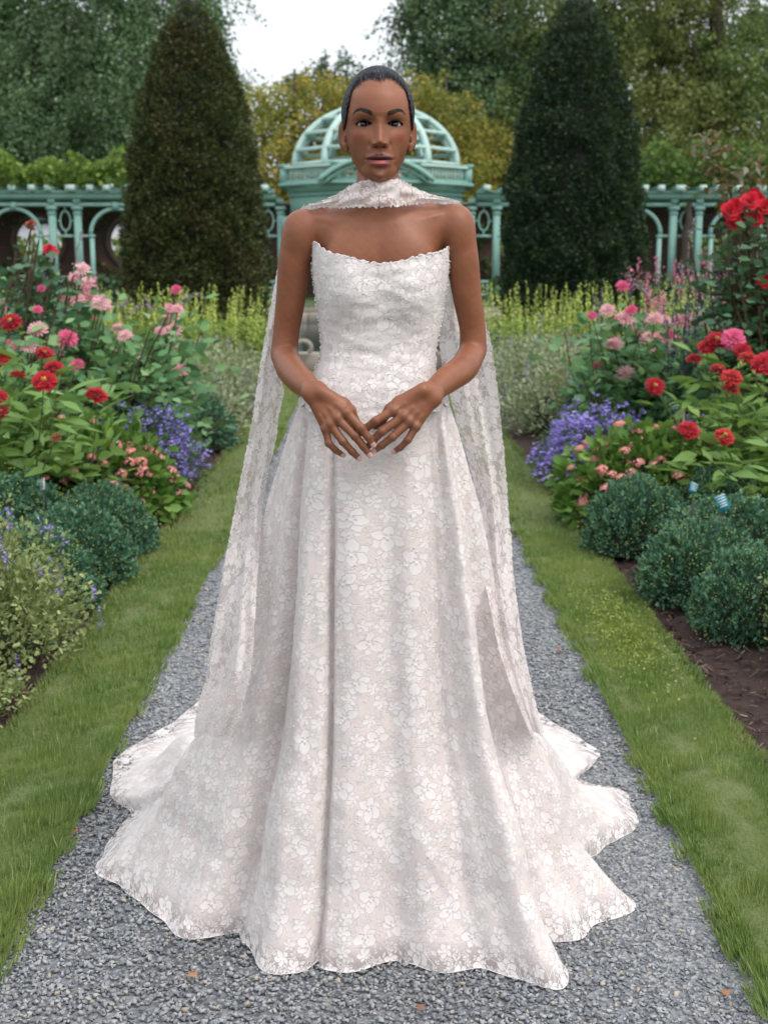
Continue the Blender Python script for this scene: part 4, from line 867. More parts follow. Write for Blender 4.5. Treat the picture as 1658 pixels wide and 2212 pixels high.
# right zinnias
bloom_plant('zinnia_plant', 'flowers', 'zinnias with a lone cerise bloom nodding left of the others, right bed', (2.25, 7.1), [Z(CR(1005, 750), 6.5, 1.05, None, 1.5), Z(CR(1200, 1002), 6.2, 1.0, None, .6), Z(CR(1230, 593), 6.9, .95, None, .2)], M_ZL, LANCE, .11, 11, 1, GZ, leaf_parts=20, zlow=.55)
bloom_plant('zinnia_plant', 'flowers', 'zinnias with a row of scarlet blooms under the pinkish one, right bed', (2.45, 6.8), [Z(CR(1370, 655), 6.6, .95, None, .2), Z(CR(1445, 700), 6.4, 1.1, M_CORAL, .6), Z(CR(1445, 768), 6.4, .8, None, .1), Z(CR(1405, 1040), 6.1, .9, M_CORAL, .9), Z(CR(1300, 525), 6.9, .9)], M_ZL, LANCE, .125, 26, 14, GZ, leaf_parts=60)
bloom_plant('zinnia_plant', 'flowers', 'zinnias reaching highest at the right frame edge, crowded scarlet and rose blooms', (2.85, 7.0), [Z(CR(1360, 485), 6.9, 1.1), Z(CR(1455, 475), 6.8, 1.2, M_HOT), Z(CR(1510, 548), 6.7, 1.05), Z(CR(1535, 588), 6.6, 1.0, M_CORAL, .2), Z(CR(1625, 625), 6.5, 1.2), Z(CR(1665, 600), 6.6, 1.1)], M_ZL, LANCE, .125, 26, 12, GZ, leaf_parts=40)
# dahlias
GD = 'pale pink dahlias in the borders'
bloom_plant('dahlia_plant', 'flowers', 'pink dahlias in the left bed nearest the path, dark leaves below', (-2.0, 8.4), [D_(CL(*q), 8.0 + .3 * (i % 3), s) for i, (q, s) in enumerate([((890, 415), .7), ((960, 412), 1.1), ((950, 335), 1.1), ((985, 295), .8), ((940, 290), .8), ((925, 355), .6), ((785, 570), .6), ((995, 635), 1.1), ((665, 405), 1.0), ((695, 445), 1.0)])] + [D_(CL(975, 187), 8.3, .8, M_HOT)], M_DL, OVAL, .085, 34, 34, GD, .005, 0, .2, .30, bmat=M_STEMD)
bloom_plant('dahlia_plant', 'flowers', 'tall pink dahlias grouped high in the middle of the left bed', (-2.35, 8.7), [D_(CL(*q), 8.4 + .25 * (i % 3), s) for i, (q, s) in enumerate([((455, 75), 1.2), ((415, 115), 1.0), ((485, 150), 1.0), ((365, 225), 1.1), ((415, 240), 1.2), ((495, 228), 1.2), ((560, 262), 1.2), ((590, 282), .9), ((500, 352), 1.0), ((310, 305), .7), ((370, 310), 1.1)])], M_DL, OVAL, .085, 34, 30, GD, .005, 0, .2, .3, bmat=M_STEMD)
bloom_plant('dahlia_plant', 'flowers', 'pink dahlias low behind the red zinnias, left bed', (-2.5, 7.7), [D_(CL(*q), 7.3 + .3 * (i % 3), s, m) for i, (q, s, m) in enumerate([((210, 408), 1.2, None), ((375, 458), 1.3, M_HOT), ((85, 530), 1.1, None), ((165, 500), 1.1, None), ((315, 528), .9, None), ((75, 590), .8, M_HOT), ((430, 605), .8, M_HOT), ((55, 495), .8, M_HOT), ((120, 560), .9, None), ((210, 297), .6, M_HOT), ((230, 180), .5, M_HOT)])], M_DL, OVAL, .085, 34, 26, GD, .005, 0, .2, .2, bmat=M_STEMD)
bloom_plant('dahlia_plant', 'flowers', 'pink dahlias nearest the scarf side of the right bed', (1.95, 8.8), [D_(CR(*q), 8.4 + .3 * (i % 3), s, m) for i, (q, s, m) in enumerate([((770, 510), 1.1, None), ((680, 650), 1.1, M_HOT), ((755, 775), 1.2, None), ((640, 345), .7, M_HOT), ((730, 315), 1.2, None), ((755, 385), 1.0, M_HOT), ((835, 680), 1.2, None), ((875, 637), 1.4, None), ((820, 175), 1.1, M_HOT)])], M_DL, OVAL, .085, 34, 34, GD, .005, 0, .2, .3, bmat=M_STEMD)
bloom_plant('dahlia_plant', 'flowers', 'densest group of pale pink dahlias, middle of the right bed', (1.95, 8.9), [D_(CR(*q), 8.6 + .3 * (i % 3), s, m) for i, (q, s, m) in enumerate([((830, 360), 1.3, None), ((850, 400), 1.4, None), ((890, 435), 1.4, None), ((870, 312), .8, M_HOT), ((965, 475), 1.0, None), ((970, 505), 1.2, None), ((1020, 480), 1.1, None), ((985, 580), 1.3, None), ((945, 625), 1.1, M_HOT), ((1005, 365), 1.2, None), ((1060, 370), .9, None)])], M_DL, OVAL, .085, 34, 34, GD, .005, 0, .2, .3, bmat=M_STEMD)
bloom_plant('dahlia_plant', 'flowers', 'pink dahlias beside the purple salvia, right bed', (2.05, 8.3), [D_(CR(*q), 8.2 + .3 * (i % 3), s, m) for i, (q, s, m) in enumerate([((1165, 380), 1.5, None), ((1085, 455), 1.0, M_HOT), ((1125, 500), 1.4, None), ((1120, 520), 1.0, None), ((1290, 640), .8, None)])], M_DL, OVAL, .085, 34, 34, GD, .005, 0, .2, .3, bmat=M_STEMD)
# tall shaded shrubbery behind keeps the beds full
for a in [(-3.3, 9.6, .8, .7, 1.05, 'leafy dark green shrub behind the dahlias at the left frame edge'), (-4.0, 12.2, 1.1, .9, 1.15, 'broad green shrub in front of the left pergola'), (3.3, 9.8, .8, .8, 1.15, 'leafy dark green shrub behind the purple salvia, right bed'), (4.4, 12.3, 1.1, .9, 1.15, 'broad green shrub in front of the right pergola'), (-2.1, 9.5, .55, .5, .75, 'green shrub between dahlias and grey mounds, left bed'), (2.4, 9.9, .6, .5, .80, 'green shrub between dahlias and grey mounds, right bed')]:
    bush('leafy_shrub', 'shrub', *a, 3000, .085, M_DL, OVAL)
# outer halves of the borders: green perennials, one of each side repeated
oside = []
for k, (x, y, r, h, lb) in enumerate([(-3.2, 6.2, .55, .8, 'green perennial outside the left zinnias'), (-3.5, 7.6, .6, .9, 'green perennial outside the left dahlias'), (-4.5, 9.2, .6, .95, 'outermost green perennial of the left bed, level with the dahlias'), (-4.4, 6.8, .55, .7, 'low outer green perennial of the left bed'), (-3.2, 11.4, .6, .8, 'green perennial before the left yew'), (-2.9, 4.9, .5, .6, 'green perennial outside the left mounds'), (-4.0, 5.2, .5, .55, 'outermost low green perennial by the left mounds'),
        (3.5, 6.2, .55, .8, 'green perennial outside the right zinnias'), (3.9, 7.8, .6, .9, 'green perennial outside the climbing rose'), (4.6, 9.4, .6, .95, 'outermost green perennial of the right bed, level with the dahlias'), (4.5, 6.4, .55, .7, 'low outer green perennial of the right bed'), (3.2, 11.6, .6, .8, 'green perennial before the right yew'), (2.9, 4.7, .5, .6, 'green perennial outside the right mounds'), (3.9, 5.0, .5, .55, 'outermost low green perennial by the right mounds')]):
    if k == 0: ob0 = bush('perennial_clump', 'plant', x, y, .55, .55, .8, lb, 2200, .085, M_ZL, OVAL, group='green perennials in the outer beds'); continue
    c = copy_tree(ob0); c.location = (x, y, .04); c.rotation_euler = (0, 0, k * 1.1); c.scale = (r / .55, r / .55, h / .8); c['label'] = lb
# purple salvia spikes, mauve ones, pink phlox
M_SAL = leaf_mat('salvia_flower', [(0.054, 0.026, 0.180), (0.090, 0.042, 0.264), (0.144, 0.060, 0.312)], .15)
spires(2.12, 7.95, .26, .22, 1.22, 46, 'dark purple salvia spikes behind the scarlet zinnias, right bed', M_SAL, name='salvia', group='purple salvia spikes', w=.013, base_mat=M_DL, top=.38, fol=900)
spires(1.75, 9.4, .16, .2, 1.08, 14, 'small group of purple salvia spikes among the pink dahlias, right', M_SAL, name='salvia', group='purple salvia spikes', w=.013, base_mat=M_DL, top=.35, fol=300)
spires(-3.0, 8.9, .24, .3, 1.15, 20, 'purple salvia spikes at the left behind the crimson zinnia', M_SAL, name='salvia', group='purple salvia spikes', w=.013, base_mat=M_DL, top=.35, fol=500)
M_PHL = leaf_mat('phlox_flower', [(.55, .09, .24), (.66, .16, .32), (.70, .28, .42)], .2)
def phlox(x, y, label, n, h):
    root = spires(x, y, .34, .3, h, n, label, M_PHL, name='phlox', group='bright pink phlox', w=.045, base_mat=M_DL, top=.14, fol=700, ls=.024); return root
phlox(2.45, 10.2, 'bright pink phlox behind the purple salvia, right bed', 34, 1.34); phlox(-2.5, 10.0, 'bright pink phlox among leaves at the left frame edge', 16, 1.12)
# arching dried seed wands
M_WAND = simple_mat('dry_stem', (.30, .24, .16), .8); M_SEED = leaf_mat('faded_blue_seed', [(.17, .15, .22), (.25, .22, .28), (.30, .26, .22)], .1)
def wands(label, pts_list, Y, loc):
    root = empty('seed_wands', (loc[0], loc[1], .04)); tag(root, label, 'plant', 'arching dried flower wands'); b0 = np.array([loc[0], loc[1], .04]); L, SP = [], []
    for pts in pts_list:
        q = np.array([at(a, c, Y) for a, c in pts]) - b0; q = np.vstack([[[rng.normal(0, .1), rng.normal(0, .1), .3]], q]); t = np.linspace(0, 1, 16); tq = np.linspace(0, 1, len(q)); q = np.stack([np.interp(t, tq, q[:, c]) for c in range(3)], 1); L.append(tube(q, np.linspace(.004, .002, 16), 4, False))
        for k in range(26): i = rng.uniform(8, 15); a = q[int(i)] * (1 - i % 1) + q[min(15, int(i) + 1)] * (i % 1); SP.append(a + rng.normal(0, .008, 3))
    for l_ in L: obj('stem', *l_, M_WAND, root)
    SP = np.array(SP); leafy('seed_heads', SP, rng.normal(0, 1, SP.shape), OVAL, .022, M_SEED, root)
wands('arching grey-blue seed wands left of the left yew, above the dahlias', [[(300, 700), (330, 670), (312, 640)], [(340, 690), (372, 660), (410, 640), (440, 640)], [(260, 700), (290, 665), (330, 655)], [(170, 640), (160, 590), (172, 520), (177, 500)], [(380, 680), (400, 655), (398, 632)], [(250, 690), (262, 660), (280, 648)]], 9.0, (-2.1, 9.0))
wands('arching grey-blue seed wands in front of the right yew, over the dahlias', [[(1420, 660), (1380, 620), (1352, 592)], [(1430, 670), (1390, 630), (1370, 600)], [(1500, 640), (1482, 580), (1492, 500), (1498, 478)], [(1480, 640), (1472, 590), (1470, 560)], [(1590, 620), (1598, 570), (1592, 510)], [(1300, 745), (1240, 745), (1185, 730)], [(1560, 660), (1545, 620), (1515, 600)]], 9.0, (2.4, 9.0))
# roses
bloom_plant('rose_bush', 'flowers', 'rose with two old dark red blooms high at the left frame edge', (-2.75, 8.2), [(68, 488, 8.0, ROS, M_OLDR, 1.0, .8), (66, 496, 8.0, ROS, M_OLDR, .8, .4), (108, 543, 8.0, ROS, M_ROSE, 1.2, .8), (118, 552, 8.0, ROS, M_ROSE, 1.0, .5)], M_RL, OVAL, .075, 26, 26, 'red roses', .006, 0, .16, .4, bmat=M_STEMD)
RR = [(1054.9 + x / 2.7485, 297.7 + y / 2.7485) for x, y in [(1420, 450), (1455, 420), (1500, 400), (1545, 385), (1590, 380), (1565, 350), (1635, 420), (1455, 525), (1570, 490), (1630, 855), (1560, 990), (1620, 990)]]
bloom_plant('climbing_rose', 'flowers', 'tall climbing rose with deep red clusters at the right frame edge', (2.75, 7.9), [(x, y, 7.5 + .1 * (i % 3), ROS, M_ROSE, 1.35, 1.6) for i, (x, y) in enumerate(RR)] + [(1630 + dx, 655 + dy, 7.6, ROS, M_OLDR, .9, .6) for dx, dy in ((0, 40), (16, 52), (-8, 60), (8, 76), (24, 70), (0, 92), (18, 96), (30, 50))] + [(1629, 462, 7.7, ROS, M_OLDR, .8, .4)], M_RL, OVAL, .07, 44, 60, 'red roses', .008, 0, .22, .25, bmat=M_STEMD)
tp = [(1530, 292), (1520, 330), (1535, 345), (1560, 330), (1550, 380), (1580, 375), (1600, 400), (1615, 370), (1560, 410), (1640, 350), (1590, 430), (1650, 395), (1530, 310), (1575, 440), (1625, 430)]
root = empty('rose_shoots', (2.7, 7.9, .04)); tag(root, 'bare young rose shoots with reddish leaves rising above the red clusters, right edge', 'plant'); b0 = np.array([2.7, 7.9, .04]); L = []; Pq = []
for a in [[(1650, 620), (1600, 480), (1560, 380), (1530, 292)], [(1655, 600), (1630, 450), (1612, 360)], [(1640, 640), (1585, 500), (1575, 372)]]:
    q = np.array([at(x, y, 7.7) for x, y in a]) - b0; q = np.vstack([[[.1, 0, 0]], q]); t_ = np.linspace(0, 1, 12); q = np.stack([np.interp(t_, np.linspace(0, 1, len(q)), q[:, c]) for c in range(3)], 1); L.append(tube(q, np.linspace(.007, .003, 12), 5, False))
for l_ in L: obj('stem', *l_, M_STEMD, root)
for x, y in tp: Pq.append(np.tile(at(x, y, 7.7) - b0, (16, 1)) + rng.normal(0, .045, (16, 3)))
Pq = np.vstack(Pq); leafy('foliage', Pq, rng.normal(0, 1, Pq.shape) + np.array([0, -.3, .1]), OVAL, rng.uniform(.035, .065, len(Pq)), M_RLN, root)
# fresh green leafy plant at the right edge, its leaves large enough to pick out
M_FRS = leaf_mat('fresh_leaf', [(.09, .18, .03), (.16, .27, .045), (.24, .34, .06)], .35)
b = N(new_mat('fresh_leaf_single')); c_ = b.ramp(b.n('ObjectInfo').outputs['Random'], [(0, (.07, .16, .03)), (.5, (.15, .27, .045)), (1, (.27, .36, .06))]); p_ = b.principled(c_, .5); t_n = b.n('BsdfTranslucent', ins={0: (.3, .4, .05, 1)}); mx = b.n('MixShader', ins={0: .3}); b.t.links.new(p_, mx.inputs[1]); b.t.links.new(t_n.outputs[0], mx.inputs[2]); M_FRS1 = b.out(mx.outputs[0])
def leafy_stems(x, y, label, n, h, r):
    root = empty('leafy_plant', (x, y, .04)); tag(root, label, 'plant', 'fresh green leafy plants'); me_ = getattr(leafy_stems, 'me', None) or mesh_np('leaf', *OVAL); leafy_stems.me = me_; L = []
    for k in range(n):
        a = rng.uniform(0, 6.28); rr2 = r * rng.random() ** .5; b_ = np.array([rr2 * math.cos(a) * .5, rr2 * math.sin(a) * .5, 0]); t_ = np.array([rr2 * math.cos(a), rr2 * math.sin(a), h * rng.uniform(.7, 1.05)]); L.append(tube(np.array([b_, (b_ + t_) / 2, t_]), [.004, .003, .002], 4, False))
        for m in range(9):
            f = .3 + .7 * m / 8; q = b_ + (t_ - b_) * f
            for s in (0, PI):
                an = m * 1.57 + s + a; o = shared('leaf', me_, M_FRS1, root); o.location = q; d = Vector((math.cos(an), math.sin(an), .5 + .5 * (m / 8))); o.rotation_euler = d.to_track_quat('Y', 'Z').to_euler(); o.scale = [(.075 - .035 * m / 8) * rng.uniform(.8, 1.2)] * 3
    V, F = merge(L); obj('stems', V, F, M_STEM, root)
leafy_stems(2.18, 6.15, 'fresh yellow-green leafy plant behind the larger blue label, right edge', 15, .52, .26); leafy_stems(2.62, 6.3, 'fresh yellow-green leafy plant cut off by the right frame edge', 15, .55, .28)

# ---- plant labels on stakes
M_BLUE = simple_mat('label_teal', (.02, .20, .27), .5); M_CARD = simple_mat('label_white', (.42, .50, .50), .5); M_STAKE = simple_mat('label_stake', (.03, .03, .03), .5)
def label_stake(px, py, Y, w, h, tilt, label, teal=True):
    p = at(px, py, Y); root = empty('plant_label', (p[0], p[1], 0)); tag(root, label, 'plant label'); R = np.array(Euler((math.radians(-18), math.radians(tilt), math.radians(12 if px > 800 else -20))).to_matrix()); c = np.array([0, 0, p[2]])
    for nm, vf, m in (('stake', tube([(0, .01, -.1), (0, .008, p[2] * .5), (0, .006, p[2])], .004, 6), M_STAKE), ('card', box(c, (w, .003, h), R), M_BLUE if teal else M_CARD)): obj(nm, *vf, m, root, False)
    V, F = merge([box(c + R @ np.array([0, -.0026, h * k]), (w * ww_, .001, h * .075), R) for k, ww_ in ((.28, .75), (.10, .8), (-.06, .6), (-.22, .7))] + [box(c + R @ np.array([0, -.0024, h * .44]), (w * .94, .001, h * .07), R)]); obj('print', V, F, M_CARD if teal else M_STAKE, root, False)
label_stake(1497, 1054, 5.5, .038, .046, 24, 'smaller teal plant label on a dark stake, in shade below the dahlias, right bed')
label_stake(1559, 1086, 5.15, .046, .066, -20, 'larger teal plant label with white print, before the leafy plant, right bed')
label_stake(92, 1046, 5.75, .024, .054, -14, 'small white plant label low among the zinnia stems, left bed', False)
st_ = obj('garden_stake', *tube([(0, 0, 0), (0.01, 0, .62)], .006, 6), M_WAND); p = gnd(1470, 1120); st_.location = (at(1462, 1120, 6.7)[0], 6.7, .03); tag(st_, 'thin grey wooden stake standing in the shade behind the right mounds', 'stake')

M_CLO = leaf_mat('clover_leaf', [(0.180, 0.255, 0.045), (0.255, 0.330, 0.068), (0.345, 0.390, 0.105)], .3)
n = 2200; a = rng.normal(0, 1, (n, 2)); x = 1.60 * 0 + .93 + a[:, 0] * .07; y = 4.72 + a[:, 1] * .32; k = (x > GW + .02) & (x < BW + .02); x, y = x[k], y[k]; n = len(x)
D = rng.normal(0, 1, (n, 3)) + np.array([0, 0, .1]); V, F = scatter(*OVAL, np.stack([x, y, .034 + rng.random(n) * .012], 1), rot_from_dir(D, rng.uniform(0, 6, n)), rng.uniform(.008, .015, n)); tag(obj('clover', V, F, M_CLO), 'yellow-green clover patch in the right grass strip', None, kind='stuff')
# ================================================================ the person
Y0 = 2.60
def zat(py, Y=Y0): return at(829, py, Y)[2]
def sm(a, b, k):
    h = np.clip(0.5 + 0.5 * (b - a) / k, 0, 1)
    return b * (1 - h) + a * h - k * h * (1 - h)
def cap(P, a, b, ra, rb):
    a = np.asarray(a, float); b = np.asarray(b, float); d = b - a; L2 = d @ d
    q = P - a; t = np.clip((q @ d) / L2, 0, 1)
    return np.linalg.norm(q - t[:, None] * d, axis=1) - (ra + (rb - ra) * t)
def ell(P, c, r, R=None):
    q = P - np.asarray(c, float)
    if R is not None: q = q @ R
    r = np.asarray(r, float)
    k0 = np.linalg.norm(q / r, axis=1); k1 = np.linalg.norm(q / (r * r), axis=1)
    return k0 * (k0 - 1.0) / np.maximum(k1, 1e-6)
def smooth_chain(pts, rad, m=7):
    pts = np.asarray(pts); n = len(pts); out, ro = [], []
    for i in range(n - 1):
        p0, p1, p2, p3 = pts[max(0, i - 1)], pts[i], pts[i + 1], pts[min(n - 1, i + 2)]
        for t in np.arange(m) / m:
            out.append(.5 * (2 * p1 + (p2 - p0) * t + (2 * p0 - 5 * p1 + 4 * p2 - p3) * t * t + (3 * p1 - p0 - 3 * p2 + p3) * t ** 3))
            ro.append(rad[i] * (1 - t) + rad[i + 1] * t)
    out.append(pts[-1]); ro.append(rad[-1])
    return out, ro
def chain(P, pts, rad, k=0.006):
    f = None
    if len(pts) > 9: rad = np.asarray(rad) - .0011
    for i in range(len(pts) - 1):
        g = cap(P, pts[i], pts[i + 1], rad[i], rad[i + 1])
        f = g if f is None else sm(f, g, k)
    return f

# ---- head, in millimetres: x to the image's right, z up from the chin, y back from the ear plane
HC = at(818.5, 390, 2.515); HEAD = np.array([HC[0], 2.598, HC[2] - 0.001])
HLX = [0, 12, 22, 34, 47, 53, 56, 59.5, 62, 66, 80]; HLZ = [184, 188, 188, 183, 171, 156, 140, 124, 108, 92, 84]
HEAD[0] -= .0018
RF = np.array(Euler((0, 0, math.radians(2.0))).to_matrix())       # head turned a little
def to_face(P): return ((P - HEAD) @ RF) * 1000.0
def from_face(q): return HEAD + np.asarray(q, float) @ RF.T / 1000.0
class Tab:
    """smoothed lookup table"""
    def __init__(s, xs, ys, sig=2.2):
        s.g = np.arange(min(xs) - 12, max(xs) + 12, .5); y = np.interp(s.g, xs, ys); k = np.exp(-(np.arange(-20, 21) * .5 / sig) ** 2 / 2); k /= k.sum()
        s.y = np.convolve(np.pad(y, 20, 'edge'), k, 'same')[20:-20]
    def __call__(s, x): return np.interp(x, s.g, s.y)
Fz = np.array([-6, 0, 4, 10, 20, 30, 38, 48, 60, 75, 90, 104, 112, 122, 135, 150, 165, 180, 200, 240])
Ff = np.array([60, 74, 80, 84.5, 83, 84, 85.5, 86.5, 87, 87, 86, 86, 88, 90.5, 90, 86, 78, 55, 15, 2])
Wf = np.array([7, 12, 16.5, 24, 32.5, 39.5, 44.5, 49.5, 54.0, 58.5, 60.5, 61.5, 62, 62.2, 62, 59, 52, 36, 10, 1])
Bf = np.array([2, 6, 12, 20, 34, 46, 55, 63, 70, 76, 80, 84, 86, 88, 90, 90, 84, 60, 15, 2])
tW, tF, tB = Tab(Fz, Wf, 3.5), Tab(Fz, Ff, 2.2), Tab(Fz, Bf, 4)
tNH = Tab([54, 57, 60, 64, 68, 72, 80, 90, 100, 108, 116], [0, 0.2, 1.6, 12.0, 17.8, 18.8, 14.8, 10.0, 6.4, 3.6, 0.5], 1.7)
tNW = Tab([54, 60, 68, 74, 82, 92, 104, 116], [8, 9.2, 9.4, 8.6, 7.6, 7.0, 7.0, 8.5], 3)
EX, EZ, EYC, ER = 29.5, 104.0, -60.0, 12.0
gs = lambda v, c, s: np.exp(-((v - c) / s) ** 2)
def lid_top(u):      # u: -1 inner .. 1 outer corner
    return 104.0 + 0.9 * u + 5.9 * np.clip(1 - np.abs(u + 0.05) ** 2.2, 0, 1) ** 0.85
def lid_low(u):
    return 104.0 + 0.9 * u - 4.5 * np.clip(1 - np.abs(u - 0.1) ** 2.3, 0, 1) ** 0.85
def almond(x, z):
    u = (np.abs(x) - EX) / 14.6
    return np.maximum(np.maximum(z - lid_top(u), lid_low(u) - z), (np.abs(u) - 1) * 14)
def face_h(x, z):
    ax = np.abs(x)
    h = np.zeros_like(x)
    # nose
    nh = tNH(z); nw = tNW(z)
    h += nh * np.exp(-(ax / nw) ** 2.0)
    h += 8.6 * gs(ax, 11.6, 4.2) * gs(z, 67.0, 4.8)
    h += 1.5 * gs(ax, 0, 9) * gs(z, 69, 6)
    h -= 2.4 * gs(ax, 19.0, 3.2) * gs(z, 66, 6)
    h -= 3.5 * gs(ax, 6.6, 2.8) * gs(z, 60.3, 1.6)
    # sockets and brow
    h -= 5.8 * gs(ax, 29, 15) * gs(z, 104, 10.5)
    h -= 4.5 * gs(ax, 15, 5.5) * gs(z, 108, 9)
    h += 1.7 * gs(ax, 30, 19) * gs(z, 122, 6)
    h -= 1.2 * gs(ax, 0, 8) * gs(z, 116, 6)
    # cheeks
    h += 3.6 * gs(ax, 43, 13) * gs(z, 86, 11)
    h += 1.6 * gs(ax, 27, 10) * gs(z, 80, 11)
    h -= 1.8 * gs(ax, 42, 12) * gs(z, 52, 15)
    h -= 0.35 * gs(ax, 22 + (66 - z) * 0.28, 2.6) * gs(z, 56, 8)
    # mouth
    u = np.clip(1 - (ax / 26.0) ** 2, 0, 1)
    h += 2.2 * gs(ax, 0, 26) * gs(z, 40, 15)
    cup = 1.1 * gs(ax, 6.0, 4) - 0.7 * gs(ax, 0, 3)
    h += 5.4 * u ** 0.6 * gs(z, 43.4 + cup * 0.5, 4.1 + 0.4 * cup)
    h += 7.6 * u ** 0.9 * gs(z, 30.6, 5.6)
    h -= 1.3 * gs(ax, 31, 13) * gs(z, 110.8, 1.3) * (z > 104)
    h -= 3.9 * u ** 0.35 * gs(z, 38.7 + 1.2 * (ax / 26) ** 2, 1.05)
    h -= 2.2 * gs(ax, 27.5, 3) * gs(z, 40.2, 3)
    h -= 0.9 * gs(ax, 0, 2.6) * gs(z, 53, 4.5)
    h += 0.5 * gs(ax, 3.8, 1.8) * gs(z, 53, 4.5)
    h -= 3.0 * gs(ax, 0, 17) * gs(z, 21.5, 4.5)
    h += 2.6 * gs(ax, 0, 15) * gs(z, 8, 9)
    return h
def head_f(q):
    x, y, z = q[:, 0], q[:, 1], q[:, 2]
    W_ = tW(z); F_ = tF(z); B_ = tB(z)
    front = np.clip(-(y + 25) / 25, 0, 1)
    yy = y + face_h(x, z) * front
    D = np.where(yy < 0, F_, B_)
    n = 2.25
    rho = ((np.abs(x) / W_) ** n + (np.abs(yy) / D) ** n) ** (1 / n)
    f = (rho - 1) * np.minimum(W_, D) * 0.9
    f = np.maximum(f, -(z + 1.0 - 0.001 * x * x)); f = -sm(-f, -(z - 160), 10)
    cr = ell(q, (0, 2, 136), (64.6, 91.5, 79.5))
    f = sm(f, cr, 14)
    # chin and jaw underside run back to the neck
    f = sm(f, ell(q, (0, -50, 22), (29, 31, 20)), 7)
    for s in (-1, 1):
        f = sm(f, cap(q, (s * 14, -60, 12), (s * 40, -3, 47), 7, 9), 10)       # jaw line
        f = sm(f, np.linalg.norm(q - np.array([s * EX, EYC, EZ]), axis=1) - 13.3, 2.2)
    # ears
    for s in (-1, 1):
        R = np.array(Euler((0.10, s * 0.10, s * -0.55)).to_matrix())
        e = ell(q, (s * 67.0, 6, 90), (5.0, 16, 28), R)
        cav = ell(q, (s * 71.2, 0, 92), (4.6, 9.5, 18), R)
        e = -sm(-e, cav, 3)
        e = sm(e, cap(q, (s * 63, -4, 72), (s * 61, -4, 62), 4.6, 4.2), 4)
        e = sm(e, cap(q, (s * 64.5, -8, 88), (s * 63.5, -7, 80), 2.2, 2.4), 2)
        f = sm(f, e, 3.5)
    # lids open
    r_e = np.sqrt((np.abs(x) - EX) ** 2 + (y - EYC) ** 2 + (z - EZ) ** 2)
    carve = np.maximum(np.maximum(almond(x, z), 11.0 - r_e), y + 50)
    f = -sm(-f, carve, 0.5)
    return f

# ---- arms and hands, joints measured from the photograph
def JP(l): return [at(a, b, Y) for a, b, Y, r in l], [r for a, b, Y, r in l]
ARML = [(651, 493, 2.615, .0325), (637, 560, 2.62, .0318), (628.5, 640, 2.63, .0290), (619, 712, 2.64, .0256), (613.5, 765, 2.64, .0262)]
FORL = [(614, 767, 2.64, .0262), (629, 799, 2.575, .0284), (653, 826, 2.505, .0258), (680, 849, 2.435, .0170)]
ARMR = [(984, 481, 2.615, .0325), (997, 555, 2.62, .0322), (1008.5, 640, 2.63, .0284), (1020, 708, 2.64, .0254), (1021, 757, 2.64, .0262)]
FORR = [(1020, 760, 2.64, .0262), (1000, 795, 2.575, .0284), (963, 822, 2.505, .0258), (926, 852, 2.435, .0170)]
def h3(cx, cy, Y): return at((740 + cx / 3.948) / 1.1755, (940 + cy / 3.948) / 1.1755, Y)
HY = 2.408
HAND_L = dict(wrist=[(185, 235), (265, 190)], mcp=[(548, 425), (455, 478), (388, 540), (342, 592)],
    fingers=[[(548, 425, 0), (695, 578, -.010), (765, 672, -.006), (812, 738, -.001)],
             [(455, 478, 0), (632, 655, -.007), (716, 760, -.001), (776, 840, .005)],
             [(388, 540, .001), (515, 715, -.004), (608, 818, .003), (670, 877, .010)],
             [(342, 592, .004), (372, 733, .002), (440, 803, .008), (510, 848, .014)]],
    thumb=[(300, 225, .010), (520, 340, .016), (592, 400, .018), (640, 520, .024), (668, 612, .026)])
HAND_R = dict(wrist=[(1345, 200), (1425, 290)], mcp=[(1020, 405), (1118, 462), (1178, 515), (1245, 568)],
    fingers=[[(1020, 405, 0), (842, 507, -.006), (755, 575, .004), (680, 640, .012)],
             [(1118, 462, 0), (905, 612, -.006), (830, 690, .003), (765, 765, .010)],
             [(1178, 515, .001), (1010, 672, -.005), (905, 755, .003), (835, 803, .009)],
             [(1245, 568, .004), (1165, 700, .001), (1092, 775, .007), (1030, 814, .013)]],
    thumb=[(1310, 200, .010), (1080, 320, .016), (985, 385, .018), (905, 500, .022), (842, 555, .024)])
FR = [[.0089, .0078, .0070, .0060], [.0091, .0080, .0071, .0060], [.0086, .0075, .0067, .0057], [.0077, .0067, .0060, .0052]]
def hand_data(H, s):
    d = {}
    w = [h3(*p, 2.430) for p in H['wrist']]
    d['w'] = w; wc = (w[0] + w[1]) / 2
    ts = [0.62, 0.45, 0.28, 0.1]
    if s > 0: pass
    d['meta'] = []
    dirw = (w[1] - w[0])
    fing = []
    for i, ch in enumerate(H['fingers']):
        P_ = [h3(cx, cy, HY + dy) for cx, cy, dy in ch]
        fing.append(P_)
    # wrist ends ordered: index side first
    idx = fing[0][0]; a, b = w
    if np.linalg.norm(a - idx) > np.linalg.norm(b - idx): a, b = b, a
    for i in range(4):
        st = a + (b - a) * (i / 3.0)
        d['meta'].append((st, fing[i][0]))
    d['f'] = fing
    d['t'] = [h3(cx, cy, HY + dy) for cx, cy, dy in H['thumb']]
    d['a'], d['b'] = a, b
    return d
HLd, HRd = hand_data(HAND_L, -1), hand_data(HAND_R, 1)
